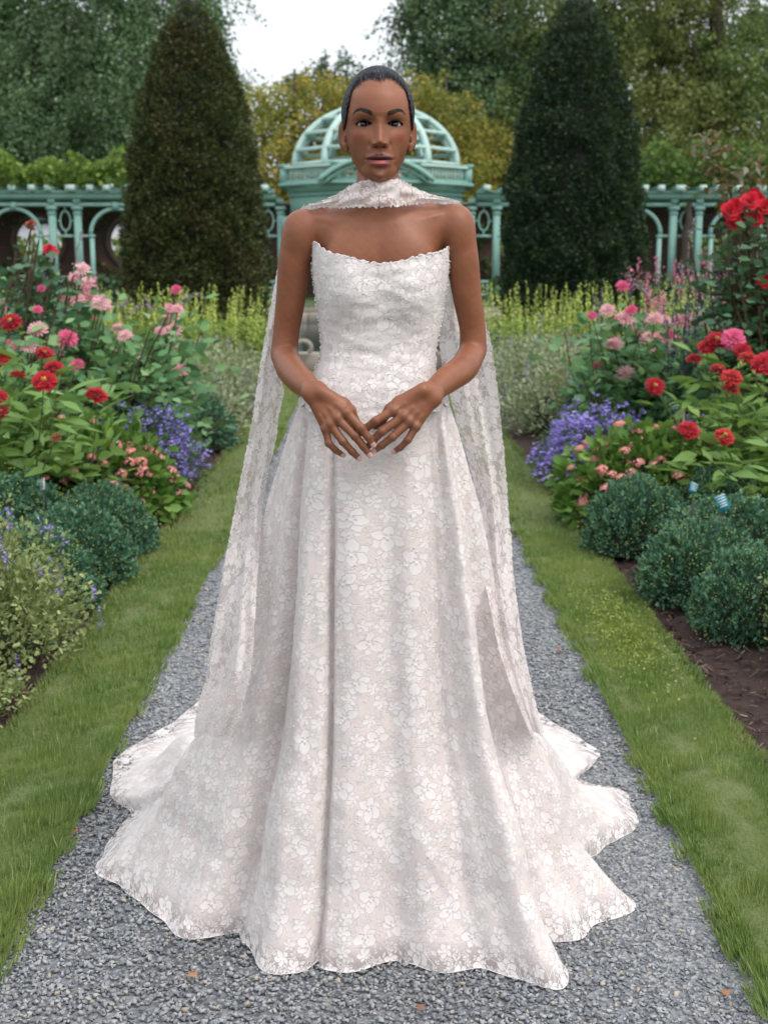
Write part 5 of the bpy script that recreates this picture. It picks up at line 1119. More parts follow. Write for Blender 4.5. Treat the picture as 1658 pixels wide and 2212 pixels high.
def hand_f(P, d):
    palm = None
    for i, (a, b) in enumerate(d['meta']):
        g = cap(P, a, b + np.array([0, .004, 0]), .0108, .0100 - .0006 * i)
        palm = g if palm is None else sm(palm, g, .012)
    for i, (a, b) in enumerate(d['meta']):
        o_ = np.array([0, -.0100, .002]); palm = palm - .0013 * np.exp(-(cap(P, a * .35 + b * .65 + o_, b + o_, 0, 0) / .0042) ** 2)
    # thenar side toward the thumb and heel of the hand
    t = d['t']
    th = chain(P, t[:3], [.013, .0115, .010], .006)
    palm = sm(palm, th, .009)
    f = palm
    th2 = chain(P, t[2:], [.0098, .0088, .0078], .003)
    f = sm(f, th2, .003)
    for i in range(4):
        p = d['f'][i]; r = FR[i]
        mc = np.linalg.norm(P - (p[0] + np.array([0, -.0035, .001])), axis=1) - r[0] * .86      # knuckle
        f = sm(f, mc, .007)
        g = chain(P, p, r, .003)
        g = sm(g, np.linalg.norm(P - (p[1] + np.array([0, -.0012, 0])), axis=1) - r[1] * .93, .003)
        web = np.clip(np.linalg.norm(P - p[0], axis=1) / 0.022, 0, 1)
        k = .0075 * (1 - web) + .0012
        f = sm(f, g, k)
    return f
zs = {py: zat(py) for py in range(380, 1000, 5)}
def bump_line(P, pts, amp, wid):
    d = chain(P, pts, [0.0] * len(pts), .002)
    return amp * np.exp(-(d / wid) ** 2)
def torso_f(P):
    bone_lines = []
    x0 = at(819, 600, Y0)[0]
    f = ell(P, (x0, 2.605, zs[640]), (.110, .075, .17))
    f = sm(f, ell(P, (x0, 2.605, zs[530]), (.118, .074, .085)), .03)
    f = sm(f, ell(P, (x0, 2.61, zs[780]), (.094, .066, .17)), .04)
    f = sm(f, ell(P, (x0, 2.61, zs[900]), (.13, .095, .11)), .04)
    for s, py in ((-1, 488), (1, 478)):
        sh = at(819 + s * 149, py, 2.615)
        f = sm(f, cap(P, (x0 + s * .03, 2.605, zs[490] - .006), sh, .050, .0285), .03)
        f = sm(f, ell(P, (x0 + s * .058, 2.552, zs[575]), (.045, .026, .055)), .03)
        # collar bone
        a = np.array([x0 + s * .026, 2.5265, zs[485] + (.004 if s > 0 else 0)]); b = np.array([x0 + s * .075, 2.540, zs[475] + (.004 if s > 0 else 0)])
        c = at(819 + s * 148, py - 22, 2.602)
        bone_lines.append((a, b, c, py))
        # trapezius
        f = sm(f, cap(P, (x0 + s * .022, 2.63, zs[420]), at(819 + s * 125, py - 14, 2.625), .021, .017), .020)
    n0 = np.array([HEAD[0] - .001, 2.602, zs[445]]); n1 = np.array([HEAD[0], 2.606, zs[385] + .02])
    f = sm(f, cap(P, n0, n1, .0455, .0395), .022)
    for s in (-1, 1):   # neck muscles running to the notch
        f = f - bump_line(P, [np.array([x0 + s * .011, 2.530, zs[470]]), np.array([HEAD[0] + s * .030, 2.565, HEAD[2] + .0])], .0035, .010)
    for a, b_, c, py in bone_lines:
        f = f - bump_line(P, [a, b_, c], .0036, .0095) + bump_line(P, [b_ + np.array([0, .004, .016]), c + np.array([0, .0, .012])], .0040, .012)
    f = f + .0045 * np.exp(-(np.linalg.norm(P - np.array([x0 + .002, 2.520, zs[470]]), axis=1) / .011) ** 2)    # notch
    f = f + .0012 * np.exp(-((P[:, 0] - x0) / .010) ** 2) * (P[:, 1] < 2.55) * np.clip((zs[480] - P[:, 2]) / .03, 0, 1)
    return f
def near_eval(fn, P, c, r, far=.2):
    m = ((P - c) ** 2).sum(1) < r * r
    out = np.full(len(P), far)
    if m.any(): out[m] = fn(P[m])
    return out
def body_f(P):
    f = torso_f(P)
    for d, (A, Fo) in ((HLd, (ARML, FORL)), (HRd, (ARMR, FORR))):
        pa, ra = JP(A); pf, rf = JP(Fo)
        g = near_eval(lambda q: chain(q, *smooth_chain(pa, ra), .005), P, (pa[0] + pa[-1]) / 2, .215, .06)
        dl = ell(P, pa[0] + np.array([0, 0, -.014]), (.0335, .036, .047))
        g = sm(g, dl, .015)
        fo = near_eval(lambda q: chain(q, *smooth_chain(pf, rf), .005), P, (pf[0] + pf[-1]) / 2, .185, .06)
        g = sm(g, fo, .006)
        f = sm(f, g, .014)
        # wrist and hand
        def whole_hand(P):
            wr = sm(cap(P, pf[-1], d['a'], .0155, .0130), cap(P, pf[-1], d['b'], .0155, .0130), .008)
            hd = sm(hand_f(P, d), wr, .012)
            bone = np.linalg.norm(P - (d['b'] + (pf[-2] - pf[-1]) * 0.22 + np.array([0, -.008, .004])), axis=1) - .0075
            return sm(hd, bone, .009)
        hd = near_eval(whole_hand, P, (pf[-1] + d['f'][1][3]) / 2, .15, .08)
        # smooth join only with its own arm
        near = np.linalg.norm(P - pf[-1], axis=1)
        k = np.where(near < .05, .012, .0015)
        f = sm(f, hd, k)
    hf = near_eval(lambda p: head_f(to_face(p)) / 1000.0, P, HEAD + np.array([0, 0, .10]), .18, .08)
    f = sm(f, hf, .006)
    return f

def grad(fn, P, e=2e-4):
    g = np.empty_like(P)
    for i in range(3):
        d = np.zeros(3); d[i] = e
        g[:, i] = (fn(P + d) - fn(P - d)) / (2 * e)
    return g
def chunked(fn, P, n=400000):
    return np.concatenate([fn(P[i:i + n]) for i in range(0, len(P), n)])
def project(fn, V, it=2, lim=.0015):
    for _ in range(it):
        f = chunked(fn, V); g = np.vstack([grad(fn, V[i:i + 200000]) for i in range(0, len(V), 200000)])
        g2 = np.maximum((g * g).sum(1), .09)
        st = g * (f / g2)[:, None]; L = np.linalg.norm(st, axis=1, keepdims=True)
        V = V - st * np.minimum(1, lim / np.maximum(L, 1e-9))
    return V
def polygonise(fn, lo, hi, h, coarse=6, pad=1.25):
    """surface nets over a box: coarse pass finds the skin, fine pass only runs near it"""
    lo = np.asarray(lo, float); n = np.ceil((np.asarray(hi) - lo) / (h * coarse)).astype(int)
    H = h * coarse
    g = np.stack(np.meshgrid(*[np.arange(k) for k in n], indexing='ij'), -1).reshape(-1, 3)
    fc = chunked(fn, lo + (g + 0.5) * H)
    act = np.abs(fc) < H * 0.87 * pad
    grid = np.empty(tuple(n * coarse + 1), np.float32)
    big = np.repeat(np.repeat(np.repeat(fc.reshape(tuple(n)), coarse, 0), coarse, 1), coarse, 2)
    grid[:-1, :-1, :-1] = big; grid[-1] = 1; grid[:, -1] = 1; grid[:, :, -1] = 1
    mask = np.zeros(grid.shape, bool)
    for cx, cy, cz in g[act]:
        mask[cx * coarse:(cx + 1) * coarse + 1, cy * coarse:(cy + 1) * coarse + 1, cz * coarse:(cz + 1) * coarse + 1] = True
    idx = np.argwhere(mask)
    grid[mask] = chunked(fn, lo + idx * h)
    s = grid < 0
    c8 = np.zeros(tuple(np.array(s.shape) - 1), np.uint8)
    for dx in (0, 1):
        for dy in (0, 1):
            for dz in (0, 1):
                c8 += s[dx:s.shape[0] - 1 + dx, dy:s.shape[1] - 1 + dy, dz:s.shape[2] - 1 + dz]
    cells = np.argwhere((c8 > 0) & (c8 < 8))
    vid = np.full(c8.shape, -1, np.int32); vid[tuple(cells.T)] = np.arange(len(cells))
    acc = np.zeros((len(cells), 3)); cnt = np.zeros(len(cells))
    X, Y, Z = cells.T
    cor = [(a, b, c) for a in (0, 1) for b in (0, 1) for c in (0, 1)]
    for a in cor:
        for ax in range(3):
            if a[ax]: continue
            b = list(a); b[ax] = 1
            fa = grid[X + a[0], Y + a[1], Z + a[2]]; fb = grid[X + b[0], Y + b[1], Z + b[2]]
            m = (fa < 0) != (fb < 0)
            t = fa[m] / (fa[m] - fb[m])
            p = np.tile(np.array(a, float), (m.sum(), 1)); p[:, ax] = t
            acc[m] += p; cnt[m] += 1
    V = lo + (cells + acc / cnt[:, None]) * h
    Fs = []
    for ax in range(3):
        sl = [slice(None)] * 3; sh = [slice(None)] * 3
        sl[ax] = slice(0, -1); sh[ax] = slice(1, None)
        cr = s[tuple(sl)] != s[tuple(sh)]
        e = np.argwhere(cr)
        u, v = [i for i in range(3) if i != ax]
        e = e[(e[:, u] > 0) & (e[:, v] > 0) & (e[:, u] < c8.shape[u]) & (e[:, v] < c8.shape[v]) & (e[:, ax] < c8.shape[ax])]
        q = []
        for du, dv in ((0, 0), (1, 0), (1, 1), (0, 1)):
            k = e.copy(); k[:, u] -= du; k[:, v] -= dv; q.append(vid[tuple(k.T)])
        q = np.stack(q, 1)
        ins = s[tuple(e.T)]
        flip = ins if ax != 1 else ~ins
        q[flip] = q[flip][:, ::-1]
        Fs.append(q)
    F = np.vstack(Fs); F = F[(F >= 0).all(1)]
    return V, F[:, ::-1]

import time as _t
_t0 = _t.time()
BV, BF = polygonise(body_f, (-.27, 2.36, 0.98), (.27, 2.73, 1.79), .0022)
BV = project(body_f, BV, 2)
# finer skin where the face is
for lvl in range(2):
    fq = to_face(BV[BF].mean(1) if BF.shape[1] == 4 else BV[BF].mean(1))
    if lvl == 0: sel = (fq[:, 2] > -8) & (fq[:, 2] < 140) & (fq[:, 1] < -20)
    else: sel = (fq[:, 2] > 15) & (fq[:, 2] < 132) & (fq[:, 1] < -45) & (np.abs(fq[:, 0]) < 52)
    me = mesh_np('tmp', BV, BF); bm = bmesh.new(); bm.from_mesh(me); bm.faces.ensure_lookup_table()
    fs = [bm.faces[i] for i in np.nonzero(sel)[0]]
    es = list({e for f_ in fs for e in f_.edges})
    bmesh.ops.subdivide_edges(bm, edges=es, cuts=1, use_grid_fill=True)
    bmesh.ops.triangulate(bm, faces=[f_ for f_ in bm.faces if len(f_.verts) > 4])
    tri = [f_ for f_ in bm.faces if len(f_.verts) == 3]
    # keep quads only, by letting triangles repeat through the poke of their centre
    bm.to_mesh(me); bm.free()
    V2 = np.empty(len(me.vertices) * 3, np.float32); me.vertices.foreach_get('co', V2); V2 = V2.reshape(-1, 3).astype(float)
    ls = np.empty(len(me.polygons), np.int32); me.polygons.foreach_get('loop_start', ls)
    lt = np.empty(len(me.polygons), np.int32); me.polygons.foreach_get('loop_total', lt)
    vi = np.empty(len(me.loops), np.int32); me.loops.foreach_get('vertex_index', vi)
    Q = vi[ls[lt == 4][:, None] + np.arange(4)]; T3 = vi[ls[lt == 3][:, None] + np.arange(3)]
    bpy.data.meshes.remove(me)
    q_ = to_face(V2); mz = (q_[:, 2] > -10) & (q_[:, 2] < 142) & (q_[:, 1] < -15)
    V2[mz] = project(body_f, V2[mz], 2, .0008)
    BV = V2
    if lvl == 0:
        BT = T3; BF = Q
        # carry triangles as quads with a doubled corner is bad geometry: keep them aside, outside the second region
        aside = T3
    else:
        BFs = [Q, np.vstack([T3, aside])]
    if lvl == 0: pass
print('body', len(BV), round(_t.time() - _t0, 1))

# ---- colours of the skin, per vertex
fq = to_face(BV); X_, Y_, Z_ = fq.T; AX = np.abs(X_)
SK = np.array([.258, .095, .045])
col = np.tile(SK, (len(BV), 1))
nzv = noise3(BV * 14, 3, 2)[:, None]
col *= 1 + 0.06 * nzv
col *= 1 + 0.05 * noise3(BV * 60, 8, 2)[:, None] * np.array([1, .9, .8])
def lay(c, w):
    global col
    w = np.clip(w, 0, 1)[:, None]; col = col * (1 - w) + np.asarray(c) * w
onface = (Z_ > -5) & (Z_ < 235) & (Y_ < 10) & (AX < 62)
ff = ((Z_ > -3) & (Z_ < 200) & (Y_ < -25)).astype(float)
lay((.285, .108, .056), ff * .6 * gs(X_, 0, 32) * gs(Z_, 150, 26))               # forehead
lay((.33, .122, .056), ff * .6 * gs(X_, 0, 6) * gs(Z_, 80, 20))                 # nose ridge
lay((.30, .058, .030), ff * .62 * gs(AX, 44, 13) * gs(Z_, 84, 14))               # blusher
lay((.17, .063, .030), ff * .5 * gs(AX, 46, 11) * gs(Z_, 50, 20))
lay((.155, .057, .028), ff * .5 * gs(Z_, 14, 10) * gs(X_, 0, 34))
lay((.095, .034, .017), ff * .85 * gs(AX, 30, 17) * gs(Z_, 111.5, 5.5))                # lids
lay((.05, .018, .010), ff * .5 * gs(AX, 31, 13) * gs(Z_, 110.9, .9))  # crease above the lid, its shade painted as a dark line
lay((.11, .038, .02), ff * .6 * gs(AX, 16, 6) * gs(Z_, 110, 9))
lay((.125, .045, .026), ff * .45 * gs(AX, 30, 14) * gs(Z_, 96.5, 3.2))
al = almond(X_, Z_)
u_ = (AX - EX) / 14.6
lay((.012, .007, .006), ff * np.clip(1 - np.abs(Z_ - lid_top(u_) - .7) / 1.7, 0, 1) ** .6 * (np.abs(u_) < 1.1))    # upper lash line
lay((.022, .010, .008), ff * .9 * np.clip(1 - np.abs(Z_ - lid_low(u_) + .6) / 1.5, 0, 1) * (np.abs(u_) < 1.05))
lay((.05, .02, .012), ff * .5 * (al < 0))
# brows
bt = np.clip((AX - 12.5) / (51 - 12.5), -0.1, 1.1)
bz = np.interp(bt, [0, .25, .6, .8, 1], [120.6, 124.6, 129.0, 128.0, 122.2]) + np.where(X_ > 0, -.6, .4)
bw = np.interp(bt, [0, .1, .4, .75, 1], [3.6, 4.7, 4.7, 3.2, .8])
hair_n = 0.5 + 0.5 * np.sin(X_ * 5.1 + Z_ * 2.0) * np.sin(X_ * 2.3 - Z_ * 3.1)
bb = np.clip((bw - np.abs(Z_ - bz)) / 1.4, 0, 1) * ((bt > 0.0) & (bt < 1.0))
lay((.006, .004, .003), ff * bb * (.84 + .16 * hair_n) * np.clip(bt * 5 + .35, 0, 1))
# lips
mouth = 38.7 + 1.2 * (AX / 26) ** 2
ul = 48.4 + 1.6 * gs(AX, 5.5, 4) - .9 * gs(AX, 0, 2.5) ; ulz = mouth + (ul - 38.7) * np.clip(1 - (AX / 26.3) ** 2.0, 0, 1) ** .75
llz = mouth - 15.8 * np.clip(1 - (AX / 25.5) ** 2.1, 0, 1) ** .75
inm = (AX < 26.6)
lay((.080, .021, .021), ff * np.clip((ulz - Z_) / .8, 0, 1) * np.clip((Z_ - mouth + .4) / .6, 0, 1) * inm * .95)
lw = ff * np.clip((Z_ - llz) / 1.0, 0, 1) * np.clip((mouth - Z_ + .2) / .6, 0, 1) * inm
lay((.19, .045, .042), lw * .95)
lay((.42, .10, .085), lw * .85 * gs(AX, 0, 13) * gs(Z_, 33, 5.0))
lay((.022, .008, .007), ff * np.clip(1 - np.abs(Z_ - mouth) / .8, 0, 1) * inm)  # shade in the gap between the lips, put into the colour
# nostrils: shade of the openings put into the skin colour
lay((.03, .01, .006), ff * .9 * np.clip(1.6 - np.hypot((AX - 6.8) / 2.9, (Z_ - 61.2) / 1.15), 0, 1))
# hairline darkened for thinning short hairs
hl_z = np.interp(AX, HLX, HLZ)
hn = noise3(fq * .13, 11, 3)
lay((.030, .020, .018), onface * np.clip((Z_ - hl_z + 7.0 + 2.5 * hn) / 12, 0, 1))
sc_ = np.clip((Z_ - 80) / 20, 0, 1) * (Y_ > 8) * (AX < 58)
lay((.02, .016, .016), sc_)
# hands: darker, redder knuckles and finger joints, a slightly less red tone over the hands
for d in (HLd, HRd):
    for i in range(4):
        p = d['f'][i]
        for j, (w_, s_) in enumerate(((.35, .010), (.75, .0058), (.6, .0045))):
            dd = np.linalg.norm((BV - p[j] - np.array([0, -.006, 0])) * np.array([1, .6, 1]), axis=1)
            lay((.145, .05, .027), w_ * np.exp(-(dd / s_) ** 2))
            if j > 0:      # creases across the joint, their shade drawn in colour
                ax = (p[j] - p[j - 1]); ax /= np.linalg.norm(ax); tt = (BV - p[j]) @ ax
                for o_ in (-.0022, 0, .0022):
                    lay((.05, .016, .010), .85 * np.exp(-(dd / (s_ * 1.1)) ** 2) * np.exp(-((tt - o_) / .0005) ** 2))
hz = np.clip((1.16 - BV[:, 2]) / .08, 0, 1) * (BV[:, 1] < 2.5)
lay((.235, .095, .050), hz * .5)
mole = at(819 , 564, 2.51)
for mp in (at(751.5, 697, 2.60),):
    pass

b = N(new_mat('skin'))
vc = b.n('VertexColor', layer_name='tone').outputs[0]
pr = b.noise(900, 2, b.obj()); mott = b.noise(26, 3, b.obj())
c1 = b.mix(b.math('MULTIPLY', mott, .40), vc, (.50, .38, .34), 'MULTIPLY')
nrm = b.bump(pr, .10, .0006)
rg = b.math('ADD', b.math('MULTIPLY', b.noise(60, 2, b.obj()), .14), .42)
M_SKIN = b.out(b.principled(c1, rg, nrm, Subsurface_Weight=.05, Subsurface_Radius=(.008, .003, .0015), Subsurface_Scale=1.0, Specular_IOR_Level=.42))
person = empty('person', (0, 2.60, 0))
tag(person, 'woman in white strapless lace gown standing on the gravel path, hands meeting in front', 'person')
def body_link(name, me, mat, parent=None):
    o = link(name, me, mat, parent or person)
    o.matrix_parent_inverse = Matrix.Translation(-Vector(person.location)) if parent is None else Matrix.Identity(4)
    return o
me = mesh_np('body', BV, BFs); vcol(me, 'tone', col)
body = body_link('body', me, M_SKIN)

# ---- eyes
def eye(s):
    c = from_face([s * EX, EYC, EZ])
    n = 40
    th = np.linspace(0, PI, n)[:, None]; ph = (np.arange(n) * 2 * PI / n)[None]
    V = np.stack([np.sin(th) * np.cos(ph), -np.cos(th) + 0 * ph, np.sin(th) * np.sin(ph)], 2)
    r = (ER + .55 * np.exp(-(th / .42) ** 4)) / 1000
    aim = np.array(Euler((math.radians(-4.5), 0, math.radians(-s * 1.0))).to_matrix())
    Vw = (V * r[..., None]).reshape(-1, 3) @ aim.T + c
    i = np.arange(n - 1)[:, None] * n; j = np.arange(n)[None]; j2 = (j + 1) % n
    F = np.stack([i + j, i + j2, i + n + j2, i + n + j], 2).reshape(-1, 4)
    me = mesh_np('eye', Vw, F)
    t_ = np.repeat(th, n, 1).ravel()
    cc = np.tile([.34, .30, .285], (len(Vw), 1)).astype(float)
    k = np.clip((.60 - t_) / .04, 0, 1)[:, None]; cc = cc * (1 - k) + np.array([.009, .005, .004]) * k
    k = np.clip((.24 - t_) / .04, 0, 1)[:, None]; cc = cc * (1 - k) + np.array([.002, .002, .002]) * k
    zf = to_face(Vw)[:, 2]; cc *= np.clip(.35 + .65 * (109.5 - zf) / 3.0, .3, 1)[:, None]   # shade of lid and lashes painted onto the white
    vcol(me, 'tone', cc)
    return me
bb_ = N(new_mat('eye_surface'))
M_EYE = bb_.out(bb_.principled(bb_.n('VertexColor', layer_name='tone').outputs[0], .06, Specular_IOR_Level=.6))
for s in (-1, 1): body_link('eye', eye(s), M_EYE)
# ---- lashes: short tapering hairs along the upper lids
M_LASH = simple_mat('lash', (.006, .005, .005), .5)
LP = []
for s in (-1, 1):
    for i in range(34):
        u = -0.8 + 1.8 * i / 33
        x = EX + 14.2 * u; z = lid_top(np.array([u]))[0] + .2
        y = EYC - math.sqrt(max(9, 13.3 ** 2 - (x - EX) ** 2 - (z - EZ) ** 2))
        a = np.array([s * x, y, z]); L = 3.0 + 2.2 * max(0, u)
        d = np.array([s * (.25 * u + .5 * max(0, u)), -.75, .55]); d /= np.linalg.norm(d)
        p1 = a + d * L * .5 + np.array([0, 0, .2]); p2 = a + d * L + np.array([0, 0, 1.1])
        LP.append(tube([from_face(q) for q in (a, p1, p2)], [.00022, .00018, .00005], 3, False))
V, F = merge(LP); body_link('eyelashes', mesh_np('eyelashes', V, F), M_LASH)

# ---- brows: short hairs laid along the arch
LP = []; rb = np.random.default_rng(8)
for s in (-1, 1):
    nb = 210; t = rb.random(nb); bx = 12.8 + t * 37.5; zc_b = np.interp(t, [0, .25, .6, .8, 1], [120.6, 124.6, 129.0, 128.0, 122.2]) + (-.6 if s > 0 else .4); wb = np.interp(t, [0, .1, .4, .75, 1], [2.8, 3.8, 3.8, 2.7, .6])
    zz_b = zc_b + rb.uniform(-1, 1, nb) * wb; q0 = np.stack([s * bx, np.full(nb, -88.0) + .012 * bx ** 2 * .6, zz_b], 1)
    Pw = project(body_f, from_face(q0), 8, .006); Q = to_face(Pw); Q[:, 0] = s * bx; 
    sl = np.interp(t, [0, .3, .6, 1], [1.2, .55, .0, -.5]); L_b = np.interp(t, [0, .5, 1], [3.2, 4.2, 3.0])
    E1 = Q + np.stack([s * L_b, .10 * L_b * bx / 20, sl * L_b], 1) * .6; E1w = project(body_f, from_face(E1), 4, .004)
    for i in range(nb):
        a_, c_ = Pw[i], E1w[i]; o_ = RF @ np.array([s * .2, -1, .1]) * .0006; LP.append(tube([a_ + o_ * .3, (a_ + c_) / 2 + o_, c_ + o_ * .5], [.00017, .00016, .00005], 3, False))
V, F = merge(LP); body_link('eyebrows', mesh_np('eyebrows', V, F), M_LASH)
# ---- hair, slicked back over the skull
def hair_f(P):
    q = to_face(P); x, y, z = q.T
    base = ell(q, (0, 2, 136), (64.6, 91.5, 79.5))
    ax = np.abs(x)
    hl = np.interp(ax, HLX, HLZ)
    reg = np.minimum(z - hl, 60)
    side = np.clip((y + 10) / 20, 0, 1)
    reg = np.where(y > -15, np.maximum(reg, z - (104 - 40 * side)), reg)
    th = np.clip(reg / 9.0, -1, 1) * 3.6 - 0.3
    W_ = tW(z); B_ = tB(z); F_ = tF(z)
    rho = ((ax / W_) ** 2.25 + (np.abs(y) / np.where(y < 0, F_, B_)) ** 2.25) ** (1 / 2.25)
    f2 = (rho - 1) * np.minimum(W_, B_) * .9; f2 = -sm(-f2, -(z - 160), 10)
    b_ = sm(f2, base, 14)
    f = (b_ - th)
    f = np.maximum(f, -reg - 1)
    bun = ell(q, (0, 98, 92), (30, 24, 26)); f = sm(f, bun, 4)
    return f / 1000
HVv, HFf = polygonise(hair_f, HEAD + np.array([-.085, -.115, .045]), HEAD + np.array([.085, .135, .235]), .0022)
HVv = project(hair_f, HVv, 2)
b = N(new_mat('hair'))
oc = b.obj()
sp_ = b.n('SeparateXYZ', ins={0: oc})
hx_ = b.math('SUBTRACT', sp_.outputs[0], float(HEAD[0])); hz_ = b.math('SUBTRACT', sp_.outputs[2], float(HEAD[2] + .085))
an_ = b.math('ARCTAN2', hx_, hz_)
cb_ = b.n('CombineXYZ', ins={0: b.math('MULTIPLY', an_, 46.0), 1: b.math('MULTIPLY', sp_.outputs[1], 60.0), 2: b.math('MULTIPLY', hz_, 60.0)})
hn_ = b.noise(1.0, 4, cb_.outputs[0], .65)
hc = b.ramp(hn_, [(.40, (.0015, .0016, .002)), (.52, (.008, .0095, .013)), (.68, (.085, .095, .115))])
M_HAIR = b.out(b.principled(hc, .55, b.bump(hn_, 1.0, .003), Specular_IOR_Level=.18))
body_link('hair', mesh_np('hair', HVv, HFf), M_HAIR)
# baby hairs along the hairline and a few flyaways
LP = []
r_ = np.random.default_rng(5)
for i in range(900):
    x = r_.uniform(-60, 60); ax = abs(x)
    z = np.interp(ax, HLX, HLZ) + r_.normal(-1.0, 3.0)
    W_ = 64.6 * math.sqrt(max(.02, 1 - ((z - 136) / 79.5) ** 2)); y = 2 - 91.5 * math.sqrt(max(.01, 1 - (x / 64.6) ** 2 - ((z - 136) / 79.5) ** 2)) if (x / 64.6) ** 2 + ((z - 136) / 79.5) ** 2 < .99 else -20
    a = np.array([x, y - .2, z]); out = np.array([x / 64.6 ** 2, (y - 2) / 91.5 ** 2, (z - 136) / 79.5 ** 2]); out /= np.linalg.norm(out)
    up = np.array([r_.normal(0, .25) + x * .004, .5, 1.0]); up -= out * (up @ out); up /= np.linalg.norm(up)
    L = r_.uniform(4, 8)
    LP.append(tube([from_face(q) for q in (a, a + up * L * .5 + out * .5, a + up * L + out * .3)], [.00016, .00014, .00005], 3, False))
for i in range(46):
    a_ = r_.uniform(-1.35, 1.35); z0 = r_.uniform(0, 1)
    c = np.array([66 * math.sin(a_), -8 + 30 * z0, 138 + 82 * math.cos(a_)])
    o = np.array([math.sin(a_), .3, math.cos(a_)]); t_ = np.array([math.cos(a_), r_.normal(0, .5), -math.sin(a_)]) * r_.choice([-1, 1])
    L = r_.uniform(5, 15)
    LP.append(tube([from_face(c + o * L * k_ * .55 + t_ * L * k_ * k_) for k_ in (0, .35, .7, 1)], [.00012] * 4, 3, False))
V, F = merge(LP); body_link('stray_hairs', mesh_np('stray_hairs', V, F), M_HAIR)

# ---- finger nails
b = N(new_mat('nail')); M_NAIL = b.out(b.principled((.62, .36, .33), .22, Specular_IOR_Level=.6, Coat_Weight=.4))
for d, H, which in ((HLd, HAND_L, (0, 1, 2, 3)), (HRd, HAND_R, (2, 3))):
    for i in which:
        p = d['f'][i]; t_ = p[3] - p[2]; t_ /= np.linalg.norm(t_)
        nrm_ = np.array([0, -1, 0.18]); nrm_ -= t_ * (nrm_ @ t_); nrm_ /= np.linalg.norm(nrm_); sd = np.cross(t_, nrm_)
        r = FR[i][3]; n = 9
        vs = []
        for a in np.linspace(0, 1, n):
            for w in np.linspace(-1, 1, 7):
                L = .0105 * (.9 if i == 3 else 1); hw = r * .86 * math.sin(min(1, (a * 2.2 + .45)) * PI / 2) * (1 if a < .8 else math.sqrt(max(0.15, 1 - ((a - .8) / .28) ** 2)))
                x_ = w * hw; h_ = math.sqrt(max(0, (r * 1.04) ** 2 - x_ ** 2)) + .0004
                vs.append(p[3] - t_ * .0045 + t_ * L * a + sd * x_ + nrm_ * (h_ * (1 - .10 * a)))
        F = [[q * 7 + w, q * 7 + w + 1, (q + 1) * 7 + w + 1, (q + 1) * 7 + w] for q in range(n - 1) for w in range(6)]
        me = mesh_np('fingernail', np.array(vs), np.array(F)); body_link('fingernail', me, M_NAIL)
